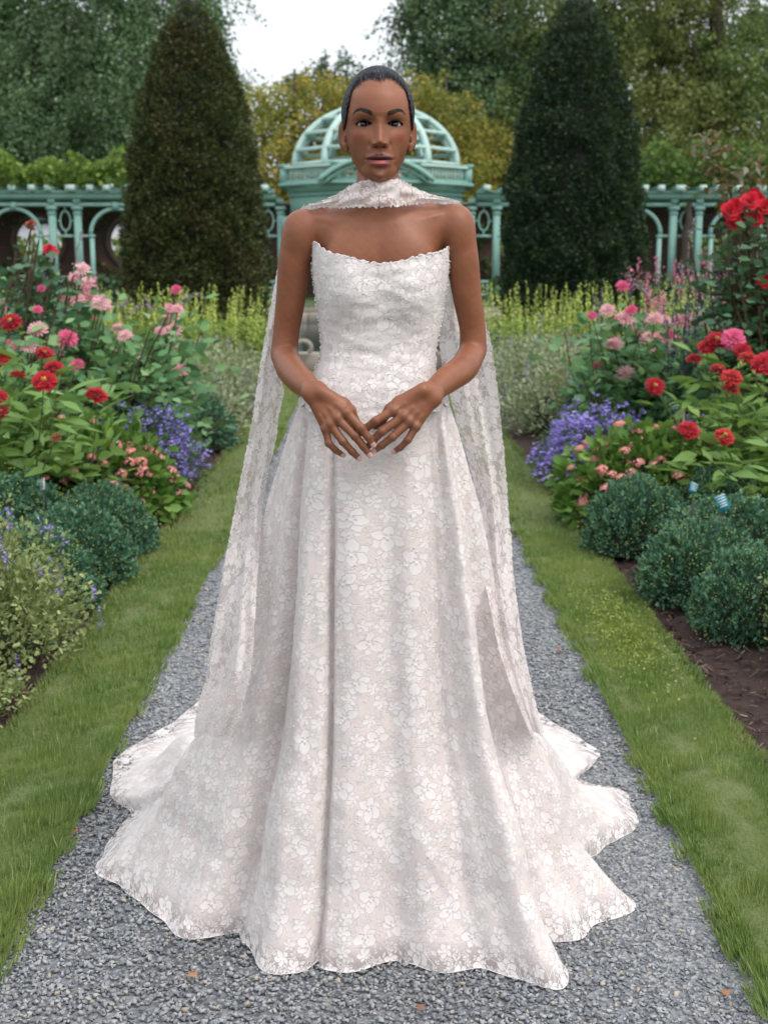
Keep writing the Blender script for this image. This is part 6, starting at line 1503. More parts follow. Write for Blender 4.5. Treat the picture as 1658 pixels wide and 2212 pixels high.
# ================================================================ the lace: drawn once into a repeating tile (height, cloth cover, cord)
LT, LN = 0.46, 1280            # metres, pixels
def draw_lace(seed=4):
    r = np.random.default_rng(seed)
    H = np.zeros((LN, LN), np.float32); A = np.zeros((LN, LN), np.float32); K = np.zeros((LN, LN), np.float32)
    px = LN / LT * 0.001       # pixels per mm
    def paste(cx, cy, rad, fn):
        """fn(x, y in mm) -> (cover, height, cord) patches, wrapped round the tile"""
        m = int(rad * px) + 2; g = np.arange(-m, m + 1)
        X, Y = np.meshgrid((g / px), (g / px))
        a, h, k, *on_ = fn(X, Y)
        ix = (int(cx * px) + g) % LN; iy = (int(cy * px) + g) % LN; I = np.ix_(iy, ix)
        on = on_[0] if on_ else a > .5
        Hs, As, Ks = H[I], A[I], K[I]
        As = np.where(on, a, As); Hs = np.where(on, h, Hs); Ks = np.where(on, k, Ks)
        H[I], A[I], K[I] = Hs, As, Ks
    def petal(L, Wd, ang, off, frill, ph):
        ca, sa = math.cos(ang), math.sin(ang)
        def f(X, Y):
            u = X * ca + Y * sa - off; v = -X * sa + Y * ca
            t = np.clip(u / L, 0, 1)
            w = Wd * np.sin(PI * t ** .78) ** .62 * (1 + frill * np.sin(t * 17 + ph + 2 * np.sign(v)))
            tip = 1 + .06 * np.sin(v / Wd * 5 + ph)
            d = np.minimum(w - np.abs(v), np.minimum(u, L * tip - u) * 2)
            inside = d > 0
            cord = np.clip(1 - np.abs(d - .8) / .8, 0, 1)
            inner = np.clip(1 - np.abs(d - .30 * Wd) / .5, 0, 1) * (t > .1) * .7
            vein = np.clip(np.sin(v * 5.2 / (.35 + t)) * .5 + .1, 0, 1) * (t > .12) * (t < .55) * (np.abs(v) < w * .5)
            cover = np.where(vein > .25, .45, 1.0) * inside
            rim = (d > -1.5) & (u > 1) & (np.abs(u) < L * 1.1)
            cover = np.where(inside, cover, .06); hm = .1
            hh = .45 + .25 * np.clip(d / Wd, 0, 1)
            return cover, np.where(inside, np.maximum(hh, cord * 1.0), hm), np.maximum(cord, inner) * inside, (rim | inside)
        return f
    def leaf(L, Wd, ang):
        ca, sa = math.cos(ang), math.sin(ang)
        def f(X, Y):
            u = X * ca + Y * sa; v = -X * sa + Y * ca; t = np.clip(u / L, 0, 1)
            w = Wd * np.sin(PI * t) ** .8
            d = np.minimum(w - np.abs(v), np.minimum(u, L - u)); ins = d > 0
            cord = np.clip(1 - np.abs(d - .65) / .65, 0, 1)
            mid = np.clip(1 - np.abs(v) / .45, 0, 1)
            rib = (np.sin(u * 2.6 + np.abs(v) * 1.8) > .1) * (d > 1.1) * (np.abs(v) > .6)
            return np.where(ins, np.where(rib, .5, 1.0), .06), np.where(ins, np.maximum(.4, np.maximum(cord, mid)), .1), np.maximum(cord, mid) * ins, (d > -1.2) & (u > -.5) & (u < L + 1)
        return f
    def stem(x0, y0, x1, y1, bend):
        n = int(math.hypot(x1 - x0, y1 - y0) * px / 1.5) + 2; t = np.linspace(0, 1, n)
        nx, ny = -(y1 - y0), (x1 - x0)
        X = x0 + (x1 - x0) * t + nx * bend * np.sin(PI * t); Y = y0 + (y1 - y0) * t + ny * bend * np.sin(PI * t)
        for a, b in zip(X, Y):
            ix = (int(a * px) + np.arange(-2, 3)) % LN; iy = (int(b * px) + np.arange(-2, 3)) % LN; I = np.ix_(iy, ix)
            A[I] = 1; H[I] = np.maximum(H[I], .8); K[I] = 1
    T = LT * 1000
    # blossoms on a loose brick grid, so that they repeat like woven lace but never line up
    big, small = [], []
    n = 5
    for j in range(n):
        for i in range(n):
            x = (i + .5 * (j % 2) + .25 + r.uniform(-.12, .12)) * T / n; y = (j + .5 + r.uniform(-.13, .13)) * T / n
            ((big if (i + j * 2) % 5 not in (1, 3) else small)).append((x % T, y % T))
    for i in range(160):
        x, y = r.uniform(0, T, 2)
        dd = [math.hypot((x - a + T / 2) % T - T / 2, (y - c + T / 2) % T - T / 2) for a, c in big + small]
        if min(dd) > 38: small.append((x, y))
    for (x, y) in big + small:
        for q in range(3):
            a = r.uniform(0, 2 * PI); stem(x, y, x + 70 * math.cos(a), y + 70 * math.sin(a), r.uniform(-.25, .25))
    for i in range(620):                     # leaf sprays fill between
        x, y = r.uniform(0, T, 2); a = r.uniform(0, 2 * PI); L = r.uniform(12, 24)
        paste(x, y, L + 2, leaf(L, L * r.uniform(.2, .27), a))
        if i % 2: paste(x, y, L + 2, leaf(L * .85, L * .2, a + .9)); paste(x, y, L + 2, leaf(L * .85, L * .2, a - .9))
    for (x, y) in small:
        k = 5; a0 = r.uniform(0, 2 * PI)
        for q in range(k): L = r.uniform(17, 23); paste(x, y, L + 8, petal(L, L * .42, a0 + q * 2 * PI / k, 2.0, .07, r.uniform(0, 6)))
        paste(x, y, 6, lambda X, Y: ((np.hypot(X, Y) < 3.6) * 1.0, 1.0 - np.hypot(X, Y) * .12, (np.abs(np.hypot(X, Y) - 3) < .5) * 1.0))
    for (x, y) in big:
        a0 = r.uniform(0, 2 * PI)
        for q in (0, 3, 1, 4, 2, 5)[: r.integers(5, 7)]:
            L = r.uniform(30, 43); paste(x, y, L + 10, petal(L, L * r.uniform(.36, .44), a0 + q * 2 * PI / 6 + r.uniform(-.15, .15), 3.0, .08, r.uniform(0, 6)))
        for q in range(5): paste(x + 6 * math.cos(q * 1.3), y + 6 * math.sin(q * 1.3), 7, leaf(6, 2.0, q * 1.3))
        paste(x, y, 9, lambda X, Y: ((np.hypot(X, Y) < 5.0) * 1.0, 1.0 - np.hypot(X, Y) * .08, (np.abs(np.hypot(X, Y) - 4.2) < .6) * 1.0))
    # the net ground, hexagons about 2.6 mm
    g = (np.arange(LN) + .5) / LN * T; X, Y = np.meshgrid(g, g)
    s1 = T / round(T / 2.6); s2 = T / round(T / 4.5)
    def hexd(x, y):
        a = np.hypot((x / s1 + .5) % 1 - .5, ((y / s2 + .5) % 1 - .5) * s2 / s1)
        c = np.hypot((x / s1) % 1 - .5, ((y / s2) % 1 - .5) * s2 / s1)
        return np.minimum(a, c)
    net = np.clip((hexd(X, Y) - .34) / .12, 0, 1)
    m = A < .3
    A[m] = .34 * net[m] * (.6 + .4 * (A[m] > .01) * 0 + .4); H[m] = .12 * net[m]
    return np.stack([H, A, K, np.ones_like(H)], 2)
lace_px = draw_lace()
IMG = bpy.data.images.new('lace_pattern', LN, LN, alpha=False, float_buffer=False); IMG.colorspace_settings.name = 'Non-Color'
IMG.pixels.foreach_set(lace_px.astype(np.float32).ravel()); IMG.update(); IMG.pack()

def lace_mat(name, cloth=(.83, .78, .76), lining=(.62, .50, .475), see=False, opaque=0.0, hem=None, bump=1.0, scale=1.3):
    """see: no lining, the holes between the threads show what lies behind; hem: (v0, v1) band where the lining ends"""
    b = N(new_mat(name))
    uv = b.n('UVMap').outputs[0]
    im = b.n('TexImage', image=IMG); mpu = b.n('Mapping', ins={'Scale': (scale, scale, 1)}); b.t.links.new(uv, mpu.inputs[0]); b.t.links.new(mpu.outputs[0], im.inputs[0])
    sp = b.n('SeparateColor', ins={0: im.outputs[0]}); Hh, Aa, Kk = sp.outputs
    slub = b.noise(2600, 2, b.obj()); soft = b.noise(9, 3, b.obj())
    cl = b.mix(soft, [c * .96 for c in cloth], [min(.9, c * 1.03) for c in cloth])
    cl = b.mix(b.math('MULTIPLY', Kk, .8), cl, (.86, .835, .84))
    cov = b.math('MAXIMUM', Aa, opaque)
    shade = b.mix(b.math('POWER', cov, .62), lining, cl)
    hgt = b.math('ADD', Hh, b.math('MULTIPLY', slub, .12))
    nr = b.bump(hgt, .55 * bump, .0022)
    p = b.principled(shade, .72, nr, Sheen_Weight=.25, Sheen_Roughness=.4, Specular_IOR_Level=.25)
    tl = b.n('BsdfTranslucent', ins={0: (.8, .76, .75, 1)})
    solid = b.n('MixShader', ins={0: .38 if see else .16}); b.t.links.new(p, solid.inputs[1]); b.t.links.new(tl.outputs[0], solid.inputs[2])
    outp = solid.outputs[0]
    if see or hem:
        tr = b.n('BsdfTransparent')
        hole = b.math('MULTIPLY', b.math('SUBTRACT', 1.0, b.math('MINIMUM', b.math('MULTIPLY', Aa, 1.25), 1.0)), .60 if hem else .38)
        if hem:
            hole = b.math('MULTIPLY', hole, b.n('SeparateColor', ins={0: b.n('VertexColor', layer_name='hem').outputs[0]}).outputs[0])
        mx = b.n('MixShader', ins={0: hole}); b.t.links.new(outp, mx.inputs[1]); b.t.links.new(tr.outputs[0], mx.inputs[2]); outp = mx.outputs[0]
    return b.out(outp)
M_BOD = lace_mat('bodice_lace', lining=(.73, .67, .655), opaque=.2, bump=1.35, scale=1.4)
M_SCARF = lace_mat('scarf_lace', see=True, bump=.9)
b = N(new_mat('pearl')); M_PEARL = b.out(b.principled((.82, .79, .77), .18, Specular_IOR_Level=.7, Coat_Weight=.5))

def pearls(name, P, r, parent):
    t = bmesh.new(); bmesh.ops.create_icosphere(t, subdivisions=1, radius=1.0)
    tv = np.array([v.co[:] for v in t.verts]); tf = np.array([[v.index for v in f.verts] for f in t.faces]); t.free()
    V, F = scatter(tv, tf, P, np.tile(np.eye(3), (len(P), 1, 1)), np.full(len(P), r) * rng.uniform(.8, 1.15, len(P)))
    o = body_link(name, mesh_np(name, V, F), M_PEARL); o['kind'] = 'stuff'; return o

# ---------------------------------------------------------------- bodice: measured half widths and a shaped front
def xat(px, py, Y=Y0): return at(px, py, Y)[0]
b_rows = [(520, 676, 968), (545, 675.5, 968), (583, 676, 967.5), (620, 680, 962), (654, 684.5, 956), (690, 690, 950.5), (716, 693.5, 946.5), (747, 695.5, 940.5), (778, 692.5, 937.5), (800, 680, 939.5), (825, 664, 949), (858, 649, 966), (890, 638, 977)]
bz_ = np.array([zat(r[0]) for r in b_rows])[::-1]; bl_ = np.array([xat(r[1], r[0]) for r in b_rows])[::-1]; br_ = np.array([xat(r[2], r[0]) for r in b_rows])[::-1]
def half_depth(z):
    return np.interp(z, [zat(900), zat(830), zat(760), zat(700), zat(640), zat(580), zat(530), zat(500)], [.128, .110, .090, .089, .094, .096, .090, .082])
def girth(theta, z, grow=0.0):
    """point of the gowned torso: theta 0 = image right, pi/2 = back, -pi/2 = front"""
    xl, xr = np.interp(z, bz_, bl_) - grow, np.interp(z, bz_, br_) + grow
    cx, a = (xl + xr) / 2, (xr - xl) / 2; d = half_depth(z) + grow
    c, s = np.cos(theta), np.sin(theta); n = 2.35
    k = (np.abs(c) ** n + np.abs(s) ** n) ** (-1 / n)
    x = cx + a * k * c; y = Y0 + .004 + d * k * s
    zb = zat(634)
    for sx_ in (-1, 1):
        bu = .021 * np.exp(-((x - cx - sx_ * .060) / .042) ** 2 - ((z - zb) / .050) ** 2) * (s < 0)
        y = y - bu * np.clip(-s * 1.6, 0, 1)
    return np.stack([x, y, z], -1)
nt_, nz_ = 420, 240
TH = np.linspace(0, 2 * PI, nt_, endpoint=False)
# neckline: tall points beside the arms, a shallow scoop in front, straight across the back
ang = (TH + PI / 2 + PI) % (2 * PI) - PI          # 0 at front, +-pi at back; positive toward image right
cxm = xat(819, 560)
fx = np.sin(ang)                                    # -1 .. 1 across the front
npx = np.array([-1.0, -.97, -.90, -.80, -.66, -.5, -.35, -.18, 0, .18, .35, .5, .66, .80, .90, .97, 1.0])
npy = np.array([531, 523.5, 524, 538, 548, 553, 560, 568, 570, 568, 562, 554, 549, 545, 540, 533.5, 540])
front = np.abs(ang) <= PI / 2
ytop = np.where(front, np.interp(fx, npx, npy), 560)
ztop = np.array([zat(p, 2.52 if f else 2.68) for p, f in zip(ytop, front)])
ztop += np.where(front, .0028 * np.abs(np.sin(ang * 19)) ** .6 + .0012 * np.sin(ang * 47), 0)
zbot_px = 880 - 0 * ang
T_ = np.linspace(0, 1, nz_)[:, None]
scal = .012 * np.abs(np.sin(ang * 9))**.7
zbot = zat(868, 2.5) - .030 * np.exp(-(ang / .8) ** 2) - scal
ZZ = zbot[None] * (1 - T_) + ztop[None] * T_
P_ = girth(np.repeat(TH[None], nz_, 0), ZZ, .0015)
# gathers of cloth over the bust and a light tension at the waist
wr = noise3(P_.reshape(-1, 3) * np.array([9, 9, 22]), 21, 2).reshape(P_.shape[:2])
P_[..., 1] += wr * .0012 * np.sin(np.repeat(TH[None], nz_, 0))
arc = np.cumsum(np.linalg.norm(np.diff(P_[nz_ // 2], axis=0, append=P_[nz_ // 2][:1]), axis=1)); arc = np.concatenate([[0], arc])
P_ = np.concatenate([P_, P_[:, :1]], 1); nn = nt_ + 1
i = np.arange(nz_ - 1)[:, None] * nn; j = np.arange(nn - 1)[None]
F_ = np.stack([i + j, i + j + 1, i + nn + j + 1, i + nn + j], 2).reshape(-1, 4)
UV = np.stack([np.repeat((arc[None] / LT), nz_, 0), P_[..., 2] / LT + .31], -1).reshape(-1, 2)
me = mesh_np('bodice', P_.reshape(-1, 3), F_); uvset(me, UV)
bodice = body_link('bodice', me, M_BOD)
md = bodice.modifiers.new('thickness', 'SOLIDIFY'); md.thickness = .0022; md.offset = -1
# petals of the appliqué standing up along the neckline
NP_ = []
tv = []
for a in np.linspace(0, PI, 9): tv.append((math.cos(a), 0, math.sin(a) * .6))
tv = np.array([(0, 0, -.3)] + tv + [(0, -.25, .35)]); tf = np.array([[10, q, q + 1] for q in range(1, 9)] + [[10, 9, 0], [10, 0, 1]])
idx = [q for q in range(nt_) if front[q] or abs(ang[q]) < 1.9]
sel = rng.choice(idx, 70, replace=False)
pos = P_[-1, sel] + np.array([0, 0, -.0025]); outv = pos - np.array([cxm, Y0, 0]); outv[:, 2] = 0; outv /= np.linalg.norm(outv, axis=1, keepdims=True)
Rm = []
for o_ in outv:
    yv = -o_; xv = np.cross(yv, [0, 0, 1]); a = rng.normal(0, .5); zv = np.array([0, 0, 1.])
    x2 = xv * math.cos(a) + zv * math.sin(a); z2 = -xv * math.sin(a) + zv * math.cos(a); Rm.append(np.stack([x2, yv, z2], 1))
V, F = scatter(tv, tf, pos + outv * .0012, np.array(Rm), rng.uniform(.0025, .0055, len(sel)))
me = mesh_np('neckline_petals', V, F); uvset(me, V[:, [0, 2]] / LT); o = body_link('neckline_petals', me, M_BOD); o['kind'] = 'stuff'
# pearls sewn over the bodice
q = rng.integers(0, nz_ * nn, 900); Pp = P_.reshape(-1, 3)[q]; o_ = Pp - np.array([cxm, Y0, 0]); o_[:, 2] = 0; o_ /= np.linalg.norm(o_, axis=1, keepdims=True)
pearls('bodice_pearls', Pp[:620] + o_[:620] * .0014, .0012, None)
side = np.abs(np.abs(ang) - PI / 2) < .12
q = rng.choice(np.nonzero(np.concatenate([side, [False]]))[0], 110); w_ = rng.integers(20, nz_ - 6, 110)
Pp = P_[w_, q]; o_ = Pp - np.array([cxm, Y0, 0]); o_[:, 2] = 0; o_ /= np.linalg.norm(o_, axis=1, keepdims=True)
pearls('side_pearls', Pp + o_ * .0018, .0018, None)

# ---------------------------------------------------------------- skirt: waist ring to a hem measured on the gravel
# hem outline in plan: photograph points projected to the ground, from the front round by image left to the back train, then the right
hem_px = [(745, 2092), (690, 2088), (680, 2086), (620, 2088), (585, 2072), (553, 2036), (480, 2040), (400, 2022), (388, 1990), (335, 1978), (312, 1932), (240, 1890), (222, 1850), (262, 1762), (236, 1702)]
hemL = [gnd(*p)[:2] for p in hem_px]
back = [(-.72, 3.50), (-.60, 3.78), (-.52, 4.1), (-.40, 4.55), (-.22, 4.85), (0, 4.95), (.22, 4.85), (.38, 4.5), (.46, 4.15), (.50, 3.86)]
hemR_px = [(1300, 1632), (1242, 1690), (1342, 1710), (1380, 1790), (1300, 1832), (1292, 1870), (1300, 1900), (1332, 1958), (1250, 2052), (1188, 2068), (1188, 2114), (1100, 2118), (1000, 2108), (900, 2090), (830, 2085)]
hemR = [gnd(*p)[:2] for p in hemR_px]
hem = np.array([list(p) for p in hemL + back + hemR]); hem[15:25, 1] -= 0.0
def closed_resample(P, n, sub=12):
    m = len(P); out = []
    for i in range(m):
        p0, p1, p2, p3 = P[i - 1], P[i], P[(i + 1) % m], P[(i + 2) % m]
        for t in np.arange(sub) / sub:   # centripetal-ish, softened
            c = .5 * (2 * p1 + (p2 - p0) * t * .8 + (2 * p0 - 5 * p1 + 4 * p2 - p3) * t * t * .8 + (3 * p1 - p0 - 3 * p2 + p3) * t ** 3 * .8) + .0
            lin = p1 * (1 - t) + p2 * t; out.append(.45 * lin + .55 * (.5 * (2 * p1 + (p2 - p0) * t + (2 * p0 - 5 * p1 + 4 * p2 - p3) * t * t + (3 * p1 - p0 - 3 * p2 + p3) * t ** 3)))
    out = np.array(out); seg = np.linalg.norm(np.diff(out, axis=0, append=out[:1]), axis=1); L = np.concatenate([[0], np.cumsum(seg)])
    s = np.linspace(0, L[-1], n, endpoint=False); out = np.vstack([out, out[:1]])
    return np.stack([np.interp(s, L, out[:, k]) for k in range(2)], 1), s, L[-1]
NS, NR = 1500, 420
HE, hs, HLEN = closed_resample(hem, NS)
HE = np.roll(HE, -int(np.argmax(HE[:, 1])), axis=0); HE0 = HE.copy()
for _i in range(NS): HE[_i] = sum(HE0[(_i + _j) % NS] * (16 - abs(_j)) for _j in range(-15, 16)) / 256.0
JF = int(np.argmin(np.abs(HE[:, 0] - .0) + 10 * (HE[:, 1] > 2.6)))
# angle of every hem point about the waist, to start each thread of cloth at the matching waist point
WC = np.array([cxm, Y0 + .01])
zw = zat(800)
ha = np.unwrap(np.arctan2(HE[:, 1] - (Y0 + .35), HE[:, 0] - cxm))
frac = (ha - ha[0]) / (ha[-1] - ha[0] + 1e-9)
sgn = np.sign(ha[-1] - ha[0]); 
# waist angle follows the hem, but the train gathers into the back
hx_ = (HE[:, 0] - cxm); hy_ = HE[:, 1] - Y0
wa = np.arctan2(hy_ * .62, hx_)
wa = np.unwrap(wa)
k_ = np.ones(61) / 61
ext = np.concatenate([wa[-60:] - np.sign(wa[-1] - wa[0]) * 2 * PI, wa, wa[:60] + np.sign(wa[-1] - wa[0]) * 2 * PI])
wa = np.convolve(ext, k_, 'same')[60:-60]
# profile: the visible silhouettes give how fast the cloth leaves the body with height
tt = np.linspace(0, 1, NR)
prof_px = [800, 858, 930, 1004, 1100, 1200, 1300, 1400, 1500, 1600, 1700]
sl = [(800, 681, 940), (858, 649, 966), (930, 625, 988), (1004, 603, 1009), (1100, 575, 1035), (1200, 556, 1058), (1300, 540, 1078), (1400, 518, 1101), (1500, 480, 1125), (1600, 430, 1165), (1700, 350, 1205), (1800, 285, 1240)]
ringz = np.array([at(829, p[0], 2.60)[2] for p in sl]); halfw = np.array([(xat(p[2], p[0], 2.60) - xat(p[1], p[0], 2.60)) / 2 for p in sl])
print('rings', ringz.round(2), halfw.round(3))
# spread fraction g(z): 0 at waist, 1 at hem; same law for every direction
hw0, hwH = halfw[0], .60
gz = np.array([0.0, .30 * 0, 0])
ZR = np.array([zw, 1.10, 1.0, .90, .75, .60, .45, .30, .18, .08, .03, 0.0])
GR_side = np.interp(ZR[::-1], ringz[::-1], (halfw - hw0)[::-1])[::-1]
gprof_z = np.concatenate([[0, .03, .08, .16], ringz[::-1][ringz[::-1] > .18]])
gprof_v = np.concatenate([[1.0, .93, .84, .72], ((halfw - hw0) / (hwH - hw0))[::-1][ringz[::-1] > .18]])
print('g', list(zip(gprof_z.round(2), gprof_v.round(3))))
zline = zw * (1 - tt)                               # height of each ring before lying down
g = np.interp(zline, gprof_z, gprof_v)
g = np.clip(g, 0, 1)
waist = girth(wa, np.full(NS, zw), .0)
# folds: ridge lines chosen to follow the photograph (position as hem arc), each growing downward
rr = np.random.default_rng(12)
hemx = HE[:, 0]; isfront = HE[:, 1] < 3.0
def fold_profile():
    F = np.zeros(NS); 
    s = hs / HLEN
    def add(x0, width, amp, skew=0.0, fr=True):
        # nearest front hem index to a hem pixel column
        nonlocal F
        i0 = x0; d = ((np.arange(NS) - i0 + NS / 2) % NS - NS / 2) / NS * HLEN
        w = np.where(d > 0, width * (1 + skew), width * (1 - skew))
        F += amp * np.exp(-(d / w) ** 2)
    def hi(px, py):
        p = gnd(px, py)[:2]; return int(np.argmin(((HE - p) ** 2).sum(1)))
    add(hi(400, 2022), .09, .030, .2); add(hi(300, 1930), .09, .026)
    add(hi(488, 2040), .035, -.035, .3)
    add(hi(600, 2075), .085, .045, .1)
    add(hi(655, 2088), .030, .012)
    add(hi(686, 2087), .010, -.036, 0)              # the deep slit
    add(hi(750, 2092), .06, .030, -.2)
    add(hi(850, 2086), .05, -.020); add(hi(940, 2098), .055, .018)
    add(hi(1040, 2112), .04, -.020)
    add(hi(1190, 2120), .055, .065, -.3)
    add(hi(1225, 2060), .045, -.055)
    add(hi(1320, 1960), .07, .040); add(hi(1296, 1880), .05, -.045)
    add(hi(240, 1880), .05, .02); add(hi(270, 1760), .05, -.04)
    for k in range(24):
        i0 = int((k + rr.uniform(-.35, .35)) / 24 * NS); add(i0, rr.uniform(.035, .07), (1 if k % 2 else -1) * rr.uniform(.008, .018))
    return F
FO = fold_profile()
amp_t = np.interp(tt, [0, .05, .3, .6, 1], [0, .16, .62, .90, 1.0])
G_ = np.zeros((NR, NS, 3))
hemxy = HE
nrm = np.stack([np.gradient(HE[:, 1]), -np.gradient(HE[:, 0])], 1); 
ctr = HE.mean(0); 
sgn2 = np.sign(((HE - ctr) * nrm).sum(1).mean()); nrm *= sgn2; nrm /= np.linalg.norm(nrm, axis=1, keepdims=True)
# smooth the hem direction: higher rings follow a rounder outline than the scalloped hem
def ring_smooth(A, n):
    if n < 3: return A
    k = np.hanning(n + 2)[1:-1]; k /= k.sum(); h = n
    E_ = np.vstack([A[-h:], A, A[:h]])
    return np.stack([np.convolve(E_[:, c], k, 'same')[h:-h] for c in range(A.shape[1])], 1)
levels = [ring_smooth(HE, n) for n in (1, 61, 141, 261)]
nsm = ring_smooth(nrm, 121); nsm /= np.linalg.norm(nsm, axis=1, keepdims=True)
train = np.clip((HE[:, 1] - 2.9) / .5, 0, 1)        # how much a strand belongs to the train
for k in range(NR):
    t = tt[k]; m = np.interp(1 - t, [0, .03, .12, .35, 1], [0, .6, 1.5, 3, 3]); a = int(m); fr = m - a; a2 = min(a + 1, 3)
    Hk = levels[a] * (1 - fr) + levels[a2] * fr
    # strands of the train hang close to the skirt and only then trail away along the ground
    gt = np.clip(g[k], 0, 1)
    gk = gt * (1 - train) + train * (gt ** 1.15)
    z = zline[k] * np.ones(NS)
    reach = np.linalg.norm(Hk - waist[:, :2], axis=1)
    R0 = .62
    gtrain = np.where(t < .62, gt * R0 / np.maximum(reach, R0), 0)
    t0 = .60
    if t > t0:
        u = (t - t0) / (1 - t0)
        g0 = np.interp(zw * (1 - t0), gprof_z, gprof_v) * R0 / np.maximum(reach, R0)
        gtrain = g0 + (1 - g0) * (u ** 1.25)
        ztr = zw * (1 - t0) * (1 - u) ** 2.6
    else: ztr = zline[k]
    gg = gk * (1 - train) + gtrain * train; z = z * (1 - train) + ztr * train
    xy = waist[:, :2] + (Hk - waist[:, :2]) * gg[:, None]
    xy += nsm * (FO * amp_t[k])[:, None] * (1 - .8 * train)[:, None]
    G_[k, :, :2] = xy; G_[k, :, 2] = z
# cloth rests on the gravel: the last centimetres lie flat, train puffs up in soft billows
pf = G_.reshape(-1, 3)
bil = noise3(np.stack([pf[:, 0] * 2.6, pf[:, 1] * 2.6, 0 * pf[:, 0]], 1), 33, 2).reshape(NR, NS)
mid = np.sin(PI * np.clip((tt - .55) / .45, 0, 1))[:, None]
G_[..., 2] += train[None] * mid * (.055 + .045 * bil)
edge = np.clip((tt - .93) / .07, 0, 1)[:, None]
curl = .5 + .5 * np.sin(hs / HLEN * 2 * PI * 23 + 2 * np.sin(hs / HLEN * 2 * PI * 5))
G_[..., 2] += edge * (.004 + .010 * curl[None] * (1 - edge * .4))
# fine creases
cre = noise3(np.stack([pf[:, 0] * 5, pf[:, 1] * 5, pf[:, 2] * 2.2], 1), 35, 3).reshape(NR, NS)
G_[..., :2] += nsm[None] * (cre * .0045 * amp_t[:, None])[..., None]
G_[..., 2] = np.maximum(G_[..., 2] - .003 * edge, .0055)
# keep clear of the body near the top: blend the first rings into the bodice girth
kk = np.interp(zline, [zat(925), zat(868)], [0, 1])[:, None, None]
top = np.stack([girth(wa, np.full(NS, z_), -.003) for z_ in zline])
kk = np.clip(kk, 0, 1) ** 2
G_ = G_ * (1 - kk) + top * kk
GG = np.concatenate([G_, G_[:, :1]], 1); nn = NS + 1
i = np.arange(NR - 1)[:, None] * nn; j = np.arange(nn - 1)[None]
F_ = np.stack([i + j, i + nn + j, i + nn + j + 1, i + j + 1], 2).reshape(-1, 4)
if sgn2 < 0 or True:
    pass
u_hem = np.concatenate([hs, [HLEN]])
vlen = np.concatenate([[0], np.cumsum(np.linalg.norm(np.diff(G_[:, JF], axis=0), axis=1))])
VL = vlen[-1]
# the skirt is cut as a flared cone: unroll it so that the lace keeps its true scale everywhere
r0_ = .42; r_k = r0_ + vlen
gir = np.linalg.norm(np.diff(GG, axis=1), axis=2); cum = np.concatenate([np.zeros((NR, 1)), np.cumsum(gir, axis=1)], 1)
cum = cum - cum[:, JF:JF + 1]; phi = cum / r_k[:, None]; ph_h = phi[-1].copy()
fr_i = np.nonzero(train < .02)[0]; a_, c_ = fr_i.min(), fr_i.max()
for k in range(NR):        # folds deepen downward: blend each ring's own unrolling with the hem's
    q_ = (phi[k, c_] - phi[k, a_]) / (ph_h[c_] - ph_h[a_])
    phi[k] = phi[k] * .3 + ph_h * q_ * .7
phi = phi + .35
UV = np.stack([r_k[:, None] * np.sin(phi) / LT, -r_k[:, None] * np.cos(phi) / LT], -1).reshape(-1, 2)
vv = VL - vlen
M_SKIRT = lace_mat('skirt_lace', lining=(.775, .67, .635), hem=True, bump=1.35, scale=1.5)
me = mesh_np('skirt', GG.reshape(-1, 3), F_); uvset(me, UV)
hb = np.repeat(np.clip((.055 - vv) / .04, 0, 1)[:, None], nn, 1).ravel(); vcol(me, 'hem', np.stack([hb] * 3, 1))
skirt = body_link('skirt', me, M_SKIRT)
q = rng.integers(int(NR * .12), NR - 8, 2600); w_ = rng.integers(0, NS, 2600)
fr_ = GG[q, w_, 1] < 3.2; q, w_ = q[fr_], w_[fr_]
pearls('skirt_pearls', GG[q, w_] + np.concatenate([nsm[w_] * .0015, np.zeros((len(w_), 1))], 1), .0015, None)
# rolled, corded edge along the hem
V, Fh = tube(np.vstack([GG[-1, ::3], GG[-1, :1]]), .0008, 5, False); o = body_link('hem_cord', mesh_np('hem_cord', V, Fh), lace_mat('hem_thread', lining=(.8, .78, .78), opaque=.6))
print('skirt', VL, HLEN)

# ---------------------------------------------------------------- scarf: a lace band across the throat, its ends thrown back over both shoulders
def sheet(rows, nu, nv, fold, seed, scallop=.0015, top_over=None):
    """rows: (py, px_left, px_right, Y_left, Y_right); returns verts nv x nu"""
    rows = np.array(rows, float); t0 = np.linspace(0, 1, len(rows)); t = np.linspace(0, 1, nv)
    def spl(col):
        out = np.interp(t, t0, col); k = max(3, nv // (len(rows) * 2)); k += 1 - k % 2
        e = np.concatenate([np.full(k, out[0]) + (out[0] - out[k:0:-1]), out, out[-1] + (out[-1] - out[-2:-k - 2:-1])])
        return np.convolve(e, np.ones(k) / k, 'same')[k:-k]
    py, xl, xr, yl, yr = [spl(rows[:, c]) for c in range(5)]
    r = np.random.default_rng(seed); V = np.zeros((nv, nu, 3))
    for i in range(nv):
        a = at(xl[i], py[i], yl[i]); c = at(xr[i], py[i], yr[i]); w = np.linspace(0, 1, nu)[:, None]
        V[i] = a * (1 - w) + c * w
    L = np.concatenate([[0], np.cumsum(np.linalg.norm(np.diff(V[:, nu // 2], axis=0), axis=1))])
    Wd = np.linalg.norm(V[:, -1] - V[:, 0], axis=1)
    w = np.linspace(-1, 1, nu)[None]; Lm = L[:, None]
    sc = scallop * (np.abs(np.sin(Lm * 90 + 2 * np.sin(Lm * 17))) ** .7 - .4) + .0005 * np.sin(Lm * 410 + seed)
    dirx = (V[:, -1] - V[:, 0]) / Wd[:, None]
    V += dirx[:, None] * (w * np.abs(w) ** 6 * sc)[..., None]
    f = fold(w, Lm)
    V[..., 1] += f
    return V, L, Wd
